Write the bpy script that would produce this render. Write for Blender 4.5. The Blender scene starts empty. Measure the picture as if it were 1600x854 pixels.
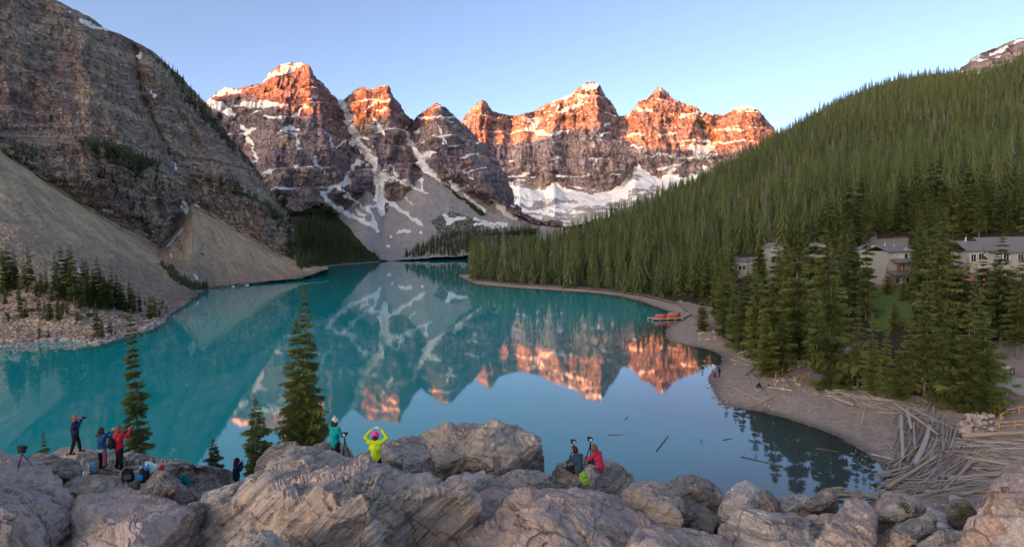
import bpy, bmesh, math, random
import numpy as np
from mathutils import Vector, Matrix
from mathutils.bvhtree import BVHTree

# ------------------------------------------------------------------ camera, sky, sun, exposure
S = bpy.context.scene
COL = S.collection
FPX, CX, CY, CAMH = 900.0, 800.0, 427.0, 24.0          # focal length and centre in photo pixels, eye height over the lake
PITCH, ROLL = math.atan(49.0/900.0), math.radians(1.2)
cam_f = np.array([0, math.cos(PITCH), -math.sin(PITCH)])
_r0 = np.array([1.0, 0, 0]); _u0 = np.cross(_r0, cam_f)
cam_r = math.cos(ROLL)*_r0 - math.sin(ROLL)*_u0
cam_u = math.sin(ROLL)*_r0 + math.cos(ROLL)*_u0
CAM = np.array([0.0, 0.0, CAMH])
cd = bpy.data.cameras.new('camera'); cam = bpy.data.objects.new('camera', cd); COL.objects.link(cam)
cam.matrix_world = Matrix(((cam_r[0], cam_u[0], -cam_f[0], 0), (cam_r[1], cam_u[1], -cam_f[1], 0),
                           (cam_r[2], cam_u[2], -cam_f[2], CAMH), (0, 0, 0, 1)))
cd.lens = 36.0*FPX/1600.0; cd.sensor_width = 36; cd.clip_start = 0.1; cd.clip_end = 60000
S.camera = cam

SUN_EL, SUN_HEAD = math.radians(5.0), math.radians(42.0)   # low sunrise behind the viewer's left shoulder
w = bpy.data.worlds.new('World'); S.world = w; w.use_nodes = True
sky = w.node_tree.nodes.new('ShaderNodeTexSky'); sky.sky_type = 'NISHITA'; sky.sun_disc = False
sky.sun_elevation = SUN_EL; sky.sun_rotation = math.pi + SUN_HEAD
sky.altitude = 1900; sky.air_density = 0.42; sky.dust_density = 10.0; sky.ozone_density = 0.5
bg = w.node_tree.nodes['Background']; bg.inputs[1].default_value = 0.15
tint = w.node_tree.nodes.new('ShaderNodeMix'); tint.data_type = 'RGBA'; tint.blend_type = 'MULTIPLY'; tint.inputs[0].default_value = 1
tint.inputs[7].default_value = (1.03, 0.98, 0.975, 1)      # the faint rose of a sunrise sky, the same all round
w.node_tree.links.new(sky.outputs[0], tint.inputs[6]); w.node_tree.links.new(tint.outputs[2], bg.inputs[0])
sd = bpy.data.lights.new('sun', 'SUN'); sun = bpy.data.objects.new('sun', sd); COL.objects.link(sun)
sd.energy = 3.7; sd.angle = math.radians(0.25); sd.color = (1.0, 0.215, 0.0)
SUNV = np.array([math.sin(SUN_HEAD)*math.cos(SUN_EL), math.cos(SUN_HEAD)*math.cos(SUN_EL), -math.sin(SUN_EL)])
sun.rotation_euler = Vector(SUNV).to_track_quat('-Z', 'Y').to_euler()
S.view_settings.view_transform = 'Standard'; S.view_settings.look = 'None'
S.view_settings.gamma = 1; S.view_settings.exposure = 2.1; S.view_settings.use_curve_mapping = False
S.cycles.max_bounces = 6; S.cycles.diffuse_bounces = 2; S.cycles.glossy_bounces = 3; S.cycles.transmission_bounces = 3
S.cycles.transparent_max_bounces = 4; S.cycles.caustics_reflective = False; S.cycles.caustics_refractive = False
S.cycles.sample_clamp_indirect = 4.0

# ------------------------------------------------------------------ projection helpers
def ray(px, py):
    px = np.asarray(px, float); py = np.asarray(py, float)
    return cam_f + ((px-CX)/FPX)[..., None]*cam_r + ((CY-py)/FPX)[..., None]*cam_u
def at_depth(px, py, D):
    d = ray(px, py); return CAM + d*(np.asarray(D, float)/d[..., 1])[..., None]
def at_z(px, py, z=0.0):
    d = ray(px, py); return CAM + d*((np.asarray(z)-CAMH)/d[..., 2])[..., None]
def to_px(P):
    q = np.asarray(P, float)-CAM; k = q@cam_f
    return CX+FPX*(q@cam_r)/k, CY-FPX*(q@cam_u)/k

# ------------------------------------------------------------------ noise
def _hash(ix, iy, iz, seed):
    h = (ix*np.uint32(374761393)) ^ (iy*np.uint32(668265263)) ^ (iz*np.uint32(2147483647-58)) ^ np.uint32(seed*1013904223 & 0xffffffff)
    h = (h ^ (h >> np.uint32(13)))*np.uint32(1274126177); h ^= h >> np.uint32(16)
    h = h*np.uint32(2246822519); h ^= h >> np.uint32(15)
    return h
def noise(p, seed=0):
    p = np.asarray(p, float); f = np.floor(p); u = p-f; i = f.astype(np.int64).astype(np.uint32)
    s = u*u*u*(u*(u*6-15)+10); out = 0
    for dx in (0, 1):
        wx = s[:, 0] if dx else 1-s[:, 0]
        for dy in (0, 1):
            wy = s[:, 1] if dy else 1-s[:, 1]
            for dz in (0, 1):
                wz = s[:, 2] if dz else 1-s[:, 2]
                h = _hash(i[:, 0]+np.uint32(dx), i[:, 1]+np.uint32(dy), i[:, 2]+np.uint32(dz), seed)
                gx = (h & np.uint32(1023)).astype(float)/511.5-1; gy = ((h >> np.uint32(10)) & np.uint32(1023)).astype(float)/511.5-1
                gz = ((h >> np.uint32(20)) & np.uint32(1023)).astype(float)/511.5-1
                out = out+wx*wy*wz*(gx*(u[:, 0]-dx)+gy*(u[:, 1]-dy)+gz*(u[:, 2]-dz))
    return out*1.4
def fbm(p, oct=4, seed=0, lac=2.03, gain=0.5):
    a, t, q = 1.0, 0, np.asarray(p, float)
    for k in range(oct):
        t = t+a*noise(q, seed+k); q = q*lac+17.3; a *= gain
    return t
def ridged(p, oct=4, seed=0, gain=0.5):
    a, t, q, n = 1.0, 0, np.asarray(p, float), 0
    for k in range(oct):
        t = t+a*(1-2*np.abs(noise(q, seed+k))); q = q*2.07+9.1; n += a; a *= gain
    return t/n
def sstep(a, b, x):
    t = np.clip((x-a)/(b-a), 0, 1); return t*t*(3-2*t)
def seg_dist(px, py, pts):                               # distance to a polyline and position along it, in photo pixels
    best = np.full(px.shape, 1e9); par = np.zeros(px.shape)
    for k in range(len(pts)-1):
        (x0, y0), (x1, y1) = pts[k][:2], pts[k+1][:2]
        dx, dy = x1-x0, y1-y0; t = np.clip(((px-x0)*dx+(py-y0)*dy)/(dx*dx+dy*dy+1e-9), 0, 1)
        d = np.hypot(px-x0-t*dx, py-y0-t*dy); m = d < best
        best = np.where(m, d, best); par = np.where(m, k+t, par)
    return best, par
def inside(px, py, poly):
    c = np.zeros(np.shape(px), bool); n = len(poly)
    for k in range(n):
        x0, y0 = poly[k][:2]; x1, y1 = poly[(k+1) % n][:2]
        m = ((y0 > py) != (y1 > py)) & (px < (x1-x0)*(py-y0)/((y1-y0) or 1e-9)+x0); c ^= m
    return c

# ------------------------------------------------------------------ mesh and object helpers
def mesh_np(name, V, F, attrs=None, smooth=True):
    V = np.asarray(V, np.float32); me = bpy.data.meshes.new(name)
    Fs = F if isinstance(F, (list, tuple)) else [F]
    Fs = [np.asarray(f, np.int32) for f in Fs if len(f)]
    me.vertices.add(len(V)); me.vertices.foreach_set('co', V.ravel())
    li = np.concatenate([f.ravel() for f in Fs]); tot = np.concatenate([np.full(len(f), f.shape[1], np.int32) for f in Fs])
    me.loops.add(len(li)); me.loops.foreach_set('vertex_index', li)
    me.polygons.add(len(tot)); me.polygons.foreach_set('loop_start', np.concatenate([[0], np.cumsum(tot)[:-1]]).astype(np.int32))
    me.update(calc_edges=True)
    me.polygons.foreach_set('use_smooth', np.full(len(tot), smooth))
    for k, v in (attrs or {}).items():
        a = me.attributes.new(k, 'FLOAT', 'POINT'); a.data.foreach_set('value', np.asarray(v, np.float32).ravel())
    me.validate(); return me
def link(name, me, mat=None, parent=None, loc=None, rz=None):
    o = bpy.data.objects.new(name, me); COL.objects.link(o)
    if mat is not None and me is not None and len(me.materials) == 0: me.materials.append(mat)
    if parent is not None: o.parent = parent
    if loc is not None: o.location = [float(c) for c in loc]
    if rz is not None: o.rotation_euler = (0, 0, rz)
    return o
def tag(o, label=None, cat=None, group=None, kind=None):
    if label: o['label'] = label
    if cat: o['category'] = cat
    if group: o['group'] = group
    if kind: o['kind'] = kind
    return o
def thing(name, label, cat, loc=(0, 0, 0), rz=0.0, group=None):
    o = bpy.data.objects.new(name, None); COL.objects.link(o); o.location = [float(c) for c in loc]
    o.rotation_euler = (0, 0, rz); o.empty_display_size = 0.1
    return tag(o, label, cat, group)
def copy_tree(o, parent=None):
    c = o.copy(); COL.objects.link(c)
    if parent is not None: c.parent = parent
    for ch in list(o.children): copy_tree(ch, c)
    return c
def grid_faces(nr, nc):
    i = np.arange(nr*nc).reshape(nr, nc)
    return np.stack([i[:-1, :-1].ravel(), i[:-1, 1:].ravel(), i[1:, 1:].ravel(), i[1:, :-1].ravel()], 1)
class MB:                                                # collects simple solids into one mesh
    def __init__(s): s.V, s.F, s.n = [], [], 0
    def add(s, V, F):
        s.V.append(np.asarray(V, float)); s.F += [tuple(int(i)+s.n for i in f) for f in F]; s.n += len(V); return s
    def box(s, c, size, rot=None, taper=1.0):
        x, y, z = [q/2 for q in size]; t = taper
        V = np.array([(-x, -y, -z), (x, -y, -z), (x, y, -z), (-x, y, -z), (-x*t, -y*t, z), (x*t, -y*t, z), (x*t, y*t, z), (-x*t, y*t, z)])
        if rot is not None: V = V@np.array(rot).T
        return s.add(V+np.array(c), [(3, 2, 1, 0), (4, 5, 6, 7), (0, 1, 5, 4), (1, 2, 6, 5), (2, 3, 7, 6), (3, 0, 4, 7)])
    def beam(s, a, b, w, h, up=(0, 0, 1)):               # a squared bar from a to b
        a, b = np.array(a, float), np.array(b, float); d = b-a; L = np.linalg.norm(d); d /= L
        x = np.cross(d, up); x /= np.linalg.norm(x); y = np.cross(x, d)
        return s.box((a+b)/2, (w, L, h), np.stack([x, d, y], 1))
    def tube(s, pts, rad, n=8, cap=True):
        pts = [np.array(p, float) for p in pts]; m = len(pts)
        rad = [rad]*m if np.isscalar(rad) else list(rad); V = []
        for k in range(m):
            d = pts[min(k+1, m-1)]-pts[max(k-1, 0)]; d /= np.linalg.norm(d)+1e-12
            x = np.cross(d, (0.31, 0.2, 0.93)); x /= np.linalg.norm(x); y = np.cross(d, x)
            for j in range(n):
                t = 2*math.pi*j/n; V.append(pts[k]+rad[k]*(math.cos(t)*x+math.sin(t)*y))
        F = [(k*n+j, k*n+(j+1) % n, (k+1)*n+(j+1) % n, (k+1)*n+j) for k in range(m-1) for j in range(n)]
        if cap: F += [tuple(range(n-1, -1, -1)), tuple(range((m-1)*n, m*n))]
        return s.add(V, F)
    def prism(s, poly, a, b):                            # polygon of 3-D points swept from offset a to offset b
        P = np.array(poly, float); n = len(P)
        V = np.concatenate([P+np.array(a), P+np.array(b)])
        F = [tuple(range(n-1, -1, -1)), tuple(range(n, 2*n))]+[(k, (k+1) % n, n+(k+1) % n, n+k) for k in range(n)]
        return s.add(V, F)
    def ball(s, c, r, nu=10, nv=7):
        r = np.array([r]*3 if np.isscalar(r) else r); V = [np.array(c)+r*(0, 0, -1)]
        for i in range(1, nv):
            p = -math.pi/2+math.pi*i/nv
            for j in range(nu):
                t = 2*math.pi*j/nu; V.append(np.array(c)+r*(math.cos(p)*math.cos(t), math.cos(p)*math.sin(t), math.sin(p)))
        V.append(np.array(c)+r*(0, 0, 1)); F = []
        for j in range(nu):
            F.append((0, 1+(j+1) % nu, 1+j)); F.append((len(V)-1, len(V)-1-nu+j, len(V)-1-nu+(j+1) % nu))
            for i in range(nv-2):
                a = 1+i*nu; F.append((a+j, a+(j+1) % nu, a+nu+(j+1) % nu, a+nu+j))
        return s.add(V, F)
    def mesh(s, name, smooth=False):
        me = bpy.data.meshes.new(name); me.from_pydata([tuple(v) for v in np.concatenate(s.V)], [], s.F)
        bm = bmesh.new(); bm.from_mesh(me); bmesh.ops.recalc_face_normals(bm, faces=bm.faces); bm.to_mesh(me); bm.free()
        me.polygons.foreach_set('use_smooth', [smooth]*len(me.polygons)); me.update(); return me
    def build(s, name, mat, parent=None, smooth=False, loc=None, rz=None):
        return link(name, s.mesh(name, smooth), mat, parent, loc, rz)

# ------------------------------------------------------------------ materials
class NT:
    def __init__(s, name):
        s.m = bpy.data.materials.new(name); s.m.use_nodes = True; s.t = s.m.node_tree
        s.b = s.t.nodes['Principled BSDF']; s.out = s.t.nodes['Material Output']
    def n(s, typ, ins=None, **props):
        x = s.t.nodes.new('ShaderNode'+typ)
        for k, v in props.items(): setattr(x, k, v)
        for k, v in (ins or {}).items(): s.set(x.inputs[k], v)
        return x
    def set(s, sock, v):
        if hasattr(v, 'is_output') or isinstance(v, bpy.types.NodeSocket): s.t.links.new(v, sock)
        elif isinstance(v, bpy.types.Node): s.t.links.new(v.outputs[0], sock)
        else:
            if isinstance(v, tuple) and len(v) == 3 and sock.type == 'RGBA': v = v+(1,)
            sock.default_value = v
    def attr(s, name): return s.n('Attribute', attribute_name=name).outputs['Fac']
    def pos(s): return s.n('NewGeometry').outputs['Position']
    def math(s, op, a, b=0.0, clamp=False):
        x = s.n('Math', {0: a, 1: b}, operation=op); x.use_clamp = clamp; return x.outputs[0]
    def vmul(s, v, k): return s.n('VectorMath', {0: v, 1: k}, operation='MULTIPLY').outputs[0]
    def noise(s, vec, scale, detail=4, rough=0.55, dist=0.0):
        return s.n('TexNoise', {'Vector': vec, 'Scale': scale, 'Detail': detail, 'Roughness': rough, 'Distortion': dist}).outputs[0]
    def voro(s, vec, scale, feature='F1', out=0):
        return s.n('TexVoronoi', {'Vector': vec, 'Scale': scale}, feature=feature).outputs[out]
    def ramp(s, fac, stops, interp='LINEAR'):
        x = s.n('ValToRGB', {0: fac}); e = x.color_ramp; e.interpolation = interp
        while len(e.elements) < len(stops): e.elements.new(0.5)
        for el, (p, c) in zip(e.elements, stops):
            el.position = p; el.color = (c[0], c[1], c[2], 1) if not np.isscalar(c) else (c, c, c, 1)
        return x.outputs[0]
    def remap(s, v, a, b, c=0.0, d=1.0):
        x = s.n('MapRange', {0: v, 1: a, 2: b, 3: c, 4: d}); x.clamp = True; return x.outputs[0]
    def mix(s, f, a, b, mode='MIX'):
        x = s.n('Mix', data_type='RGBA', blend_type=mode); s.set(x.inputs[0], f); s.set(x.inputs[6], a); s.set(x.inputs[7], b)
        return x.outputs[2]
    def bump(s, h, strength=0.5, dist=0.1, normal=None):
        x = s.n('Bump', {'Height': h, 'Strength': strength, 'Distance': dist})
        if normal is not None: s.set(x.inputs['Normal'], normal)
        return x.outputs[0]
    def done(s, col, rough=0.9, normal=None, spec=0.2, **kw):
        s.set(s.b.inputs['Base Color'], col); s.set(s.b.inputs['Roughness'], rough); s.set(s.b.inputs['Specular IOR Level'], spec)
        if normal is not None: s.set(s.b.inputs['Normal'], normal)
        for k, v in kw.items(): s.set(s.b.inputs[k.replace('_', ' ')], v)
        return s.m
def plain(name, col, rough=0.8, var=0.25, scale=8.0, spec=0.25, bump=0.0, **kw):
    m = NT(name); p = m.n('TexCoord').outputs['Object']; f = m.noise(p, scale, 5)
    c = m.mix(f, tuple(q*(1-var) for q in col), tuple(min(1, q*(1+var)) for q in col))
    return m.done(c, rough, m.bump(f, bump, 0.02) if bump else None, spec, **kw)
RNG = np.random.default_rng(11); random.seed(11)
# ================================================================== LARGE STRUCTURE: lake, shores, slopes, mountains
HITS = []                                                # terrain that things are set down on
def sheet(name, pxs, curves, rows, back=None, disp=None, offs=None, attr=None, mat=None, bvh=True, front_drop=0.0):
    """A slope surveyed along sight lines: each curve gives (photo x, photo y, distance) of one contour, near to far."""
    pxs = np.asarray(pxs, float); nc = len(pxs); R = []; Q = []
    C = []
    for c in curves:
        c = np.array(c, float); C.append((np.interp(pxs, c[:, 0], c[:, 1]), np.interp(pxs, c[:, 0], c[:, 2])))
    for k in range(len(C)-1):
        P0 = at_depth(pxs, *C[k]); P1 = at_depth(pxs, *C[k+1]); n = rows[k]
        for j in range(n+(k == len(C)-2)):
            t = j/n; R.append(P0*(1-t)+P1*t); Q.append(np.full(nc, k+t))
    P = np.array(R); q = np.array(Q)
    nr = len(P); qx, qy = to_px(P.reshape(-1, 3)); qx = qx.reshape(nr, nc); qy = qy.reshape(nr, nc)
    if offs is not None:                                 # nearer / farther along the sight line
        k = offs(P, qx, qy, q); d = P-CAM; P = CAM+d*(1+k/d[..., 1])[..., None]
    if disp is not None:
        du = np.gradient(P, axis=1); dv = np.gradient(P, axis=0); N = np.cross(du, dv); N /= np.linalg.norm(N, axis=2)[..., None]+1e-9
        a = disp(P.reshape(-1, 3), qx.ravel(), qy.ravel(), q.ravel()).reshape(nr, nc); P = P+N*a[..., None]
    A = attr(P.reshape(-1, 3), qx.ravel(), qy.ravel(), q.ravel()) if attr else {}
    extra = []
    if front_drop: extra.append(('f', front_drop))
    if back:
        top = P[-1]; d = (top-CAM); d[:, 2] = 0; d /= np.linalg.norm(d, axis=1)[:, None]
        B = [top+d*bd+np.array([0, 0, -bz]) for bd, bz in back]
        P = np.concatenate([P, np.array(B)]); A = {k: np.concatenate([v.reshape(nr, nc)]+[v.reshape(nr, nc)[-1:]]*len(B)).ravel() for k, v in A.items()}
    me = mesh_np(name, P.reshape(-1, 3), grid_faces(len(P), nc), A)
    o = link(name, me, mat); tag(o, kind='structure')
    if bvh:
        V = P.reshape(-1, 3); HITS.append(BVHTree.FromPolygons([tuple(v) for v in V], [tuple(f) for f in grid_faces(len(P), nc).tolist()]))
        o['_b'] = len(HITS)-1; del o['_b']
    return o
def hit(px, py, trees=None):
    d = ray(px, py); d = d/np.linalg.norm(d); best = None
    for t in (HITS if trees is None else trees):
        r = t.ray_cast(Vector(CAM), Vector(d))
        if r[0] is not None and (best is None or r[3] < best[3]): best = r
    return None if best is None else np.array(best[0])
def drop(x, y, top=400.0, trees=None):                   # ground height under a point
    best = None
    for t in (HITS if trees is None else trees):
        r = t.ray_cast(Vector((x, y, top)), Vector((0, 0, -1)))
        if r[0] is not None and (best is None or r[0].z > best): best = r[0].z
    return best

# ---------------------------------------------------------------- rock-face material shared by the mountains
def mountain_mat(name, dark, mid, warm, unit, band, talus=(0.20, 0.165, 0.135), snowcol=(0.92, 0.88, 0.84), orange=0.5, bump=1.0, fine=1.0):
    m = NT(name); p = m.pos(); u = 1.0/unit
    wob = m.noise(p, 0.05*u, 3)
    z = m.n('SeparateXYZ', {0: p}).outputs[2]
    zz = m.math('ADD', z, m.math('MULTIPLY', wob, 26*unit))
    pb = m.n('CombineXYZ', {0: m.math('MULTIPLY', wob, 0.7), 2: m.math('MULTIPLY', zz, band*u)}).outputs[0]
    bands = m.noise(pb, 1.0, 6, 0.75)
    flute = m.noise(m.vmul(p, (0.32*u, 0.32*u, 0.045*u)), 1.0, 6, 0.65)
    blot = m.noise(p, 0.028*u, 6, 0.62); fin = m.noise(p, 0.9*u*fine, 5, 0.7)
    c = m.mix(m.remap(blot, 0.33, 0.66), dark, mid)
    c = m.mix(m.math('MULTIPLY', m.remap(m.noise(m.vmul(p, (u*.03, u*.03, u*.06)), 1.0, 5, 0.6), 0.5, 0.68), orange), c, warm)
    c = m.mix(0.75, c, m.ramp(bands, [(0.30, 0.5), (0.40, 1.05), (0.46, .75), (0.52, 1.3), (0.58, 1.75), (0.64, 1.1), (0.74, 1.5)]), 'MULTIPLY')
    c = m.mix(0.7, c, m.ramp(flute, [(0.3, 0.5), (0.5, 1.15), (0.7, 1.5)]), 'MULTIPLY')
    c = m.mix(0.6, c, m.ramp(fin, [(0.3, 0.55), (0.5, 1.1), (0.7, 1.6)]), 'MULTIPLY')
    jp = m.n('VectorMath', {0: m.vmul(p, (.16*u, .16*u, .075*u)), 1: m.vmul(m.n('TexNoise', {'Vector': p, 'Scale': .2*u, 'Detail': 4}).outputs['Color'], (1.1, 1.1, .5))}, operation='ADD').outputs[0]
    joint = m.ramp(m.voro(jp, 1.0, 'DISTANCE_TO_EDGE'), [(0, 0), (.045, 1)]); bed = m.ramp(m.noise(m.n('CombineXYZ', {0: m.math('MULTIPLY', wob, .5), 2: m.math('MULTIPLY', zz, .55*u)}).outputs[0], 1.0, 3, .6), [(.40, 0), (.47, 1)])
    c = m.mix(m.math('MULTIPLY', m.math('SUBTRACT', 1.0, m.math('MULTIPLY', joint, m.math('ADD', m.math('MULTIPLY', bed, .6), .4))), .62), c, (.035, .03, .028))
    tf = m.math('ADD', m.attr('talus'), m.math('MULTIPLY', m.math('SUBTRACT', fin, 0.5), 0.5))
    tc = m.mix(m.noise(p, 0.12*u, 6, 0.7), tuple(t*0.72 for t in talus), tuple(t*1.25 for t in talus))
    tc = m.mix(m.remap(m.noise(p, 1.6*u*fine, 3, .7), 0.35, 0.7), tc, m.mix(0.5, tc, (0.33, 0.3, 0.27)))
    c = m.mix(m.remap(tf, 0.4, 0.6), c, tc)
    vf = m.math('ADD', m.attr('veg'), m.math('MULTIPLY', m.math('SUBTRACT', fin, 0.5), 1.2))
    c = m.mix(m.remap(vf, 0.4, 0.62), c, m.mix(fin, (0.022, 0.035, 0.014), (0.06, 0.075, 0.028)))
    sn = m.math('ADD', m.attr('snow'), m.math('ADD', m.math('MULTIPLY', m.math('SUBTRACT', fin, 0.5), 0.55), m.math('MULTIPLY', m.math('SUBTRACT', m.noise(p, 0.25*u, 5, .6), 0.5), 0.5)))
    nzn = m.n('SeparateXYZ', {0: m.n('NewGeometry').outputs['Normal']}).outputs[2]; wob2 = m.noise(p, .12*u, 4)
    pl_ = m.n('CombineXYZ', {0: m.math('MULTIPLY', m.n('SeparateXYZ', {0: p}).outputs[0], .10*u), 1: m.math('MULTIPLY', m.n('SeparateXYZ', {0: p}).outputs[1], .10*u), 2: m.math('MULTIPLY', m.math('ADD', z, m.math('MULTIPLY', wob2, 9*unit)), .42*u)}).outputs[0]
    led = m.noise(pl_, 1.0, 5, .7); fl = m.math('ADD', m.math('MULTIPLY', m.math('SUBTRACT', led, .5), 2.2), m.math('ADD', m.math('MULTIPLY', nzn, .45), m.math('MULTIPLY', m.math('SUBTRACT', m.noise(p, .035*u, 4), .5), 1.2)))
    sn = m.math('MAXIMUM', sn, m.math('ADD', fl, m.math('SUBTRACT', m.attr('fleck'), .5)))
    sf = m.remap(sn, 0.46, 0.54)
    c = m.mix(sf, c, snowcol)
    h = m.math('ADD', m.math('ADD', m.math('ADD', fin, m.math('MULTIPLY', joint, .8)), m.math('MULTIPLY', flute, 2.0)), m.math('MULTIPLY', bands, 1.2))
    h = m.math('MULTIPLY', h, m.math('SUBTRACT', 1.0, m.math('MULTIPLY', m.math('MAXIMUM', sf, m.remap(tf, .4, .6)), 0.8)))
    return m.done(c, 0.92, m.bump(h, bump, 2.2*unit), 0.1)

def strokes(qx, qy, lst, jit=2.0, seed=5, fall=1.6, wk=1.0):     # snow lying in gullies and on ledges
    j = np.stack([qx/9.0, qy/9.0, np.zeros_like(qx)], 1); dx = fbm(j, 3, seed)*jit*1.6; dy = fbm(j+40, 3, seed+9)*jit*1.2
    rg = fbm(np.stack([qx/3.2, qy/3.2, qx*0+3], 1), 3, seed+4)*.35; out = np.zeros(qx.shape)
    for st in lst:
        pts = [(a[0], a[1]) for a in st]; wd = np.array([a[2] for a in st], float)*wk
        d, t = seg_dist(qx+dx, qy+dy, pts); wv = np.interp(t, np.arange(len(wd)), wd)
        out = np.maximum(out, sstep(0, 1, 0.5+(wv-d)/(2*fall)+rg*(d < wv+4)))
    return out

def saw(t, b=.8): return np.where(t < b, t/b, (1-t)/(1-b))-.5     # cliff band then ledge
# ---------------------------------------------------------------- near range: the two nearer peaks and their scree
M1_RIDGE = [(300, 178, 1180), (322, 160, 1180), (335, 146, 1180), (352, 137, 1180), (372, 139, 1180), (392, 133, 1175), (408, 130, 1170), (425, 111, 1165), (440, 101, 1160), (455, 96, 1160), (468, 99, 1160), (483, 102, 1160), (490, 112, 1165), (494, 124, 1170), (503, 130, 1175),
            (516, 142, 1180), (527, 157, 1190), (537, 156, 1190), (546, 146, 1185), (556, 139, 1180), (566, 134, 1180), (574, 138, 1180), (584, 139, 1180), (594, 134, 1180), (606, 133, 1180), (611, 145, 1185), (620, 158, 1190), (634, 178, 1200), (648, 189, 1195), (654, 180, 1200), (662, 174, 1195), (672, 166, 1175), (682, 160, 1160), (692, 165, 1162), (703, 176, 1165), (716, 186, 1170),
            (735, 205, 1175), (752, 222, 1180), (770, 243, 1185), (786, 266, 1185), (797, 290, 1170), (802, 312, 1130), (812, 330, 1060), (840, 343, 1060), (880, 349, 1060)]
M1_TAL = [(300, 400, 900), (400, 396, 895), (448, 388, 890), (480, 378, 895), (505, 362, 915), (530, 340, 965), (548, 330, 975), (575, 300, 1000), (600, 335, 975), (620, 325, 990), (645, 295, 1000), (660, 275, 1000), (680, 282, 1000), (700, 292, 1000), (725, 305, 1000), (755, 318, 1000), (790, 330, 1000), (812, 338, 1000), (840, 348, 1000), (880, 353, 1000)]
M1_BASE = [(300, 420, 860), (450, 405, 850), (520, 403, 845), (600, 408, 838), (660, 404, 845), (735, 398, 860), (800, 388, 900), (880, 375, 960)]
def m1_offs(P, qx, qy, q):
    k = np.zeros(qx.shape); face = sstep(1.0, 1.2, q)*(1-sstep(1.92, 2.0, q)*0.4)
    for pts, wd, a in (([(488, 104), (497, 150), (503, 200), (520, 262), (545, 330)], 26, -62), ([(438, 135), (440, 190), (470, 260)], 26, -22), ([(407, 138), (398, 200), (430, 300)], 22, -16),
                       ([(606, 133), (612, 180), (640, 250), (630, 320)], 24, -48), ([(573, 137), (572, 190), (590, 250)], 18, -26), ([(683, 160), (706, 215), (745, 262), (770, 320)], 28, -62),
                       ([(786, 266), (792, 320)], 14, -26), ([(425, 235), (440, 290), (455, 330)], 34, -40)):
        d, t = seg_dist(qx, qy, pts); k += a*np.exp(-d/wd)
    for pts, wd, a in (([(538, 156), (546, 205), (570, 250), (592, 280), (598, 330)], 15, 46), ([(645, 190), (637, 225), (655, 270)], 16, 40), ([(372, 190), (392, 240)], 14, 16), ([(330, 165), (360, 200)], 16, 22)):
        d, t = seg_dist(qx, qy, pts); k += a*np.exp(-d/wd)
    ft = ridged(np.stack([P[..., 0].ravel()/34, P[..., 2].ravel()/150, P[..., 2].ravel()*0], 1), 4, 31).reshape(qx.shape)
    lg = ridged(np.stack([P[..., 0].ravel()/110, P[..., 2].ravel()/210, P[..., 2].ravel()*0+3], 1), 3, 77).reshape(qx.shape)
    f2 = ridged(np.stack([P[..., 0].ravel()/11, P[..., 2].ravel()/46, P[..., 2].ravel()*0+7], 1), 3, 91, .6).reshape(qx.shape)
    return k*face+face*(-(ft-.4)*20-(lg-.3)*40-(f2-.4)*7)
def m1_disp(P, qx, qy, q):
    face = sstep(0.95, 1.12, q); z = P[:, 2]+10*fbm(P/110, 3, 4)-.12*P[:, 0]
    terr = saw((z/10.5) % 1.0, .72)*2.4*(1+fbm(P/np.array([30, 30, 9]), 2, 44))+saw((z/34.0+.3) % 1.0, .82)*8.5*(1+.7*fbm(P/np.array([70, 70, 25]), 2, 45))
    r = fbm(P/np.array([9, 9, 5]), 5, 21, gain=.62)*2.2
    return face*(terr+r)*(1-0.5*sstep(1.95, 2.0, q))+(1-face)*(fbm(P/60, 4, 8)*4+fbm(P/9, 3, 3)*0.9)
Z2 = lambda pts: [(320+a/2.373, 60+b/2.373, w_/2.373) for a, b, w_ in pts]
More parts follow.
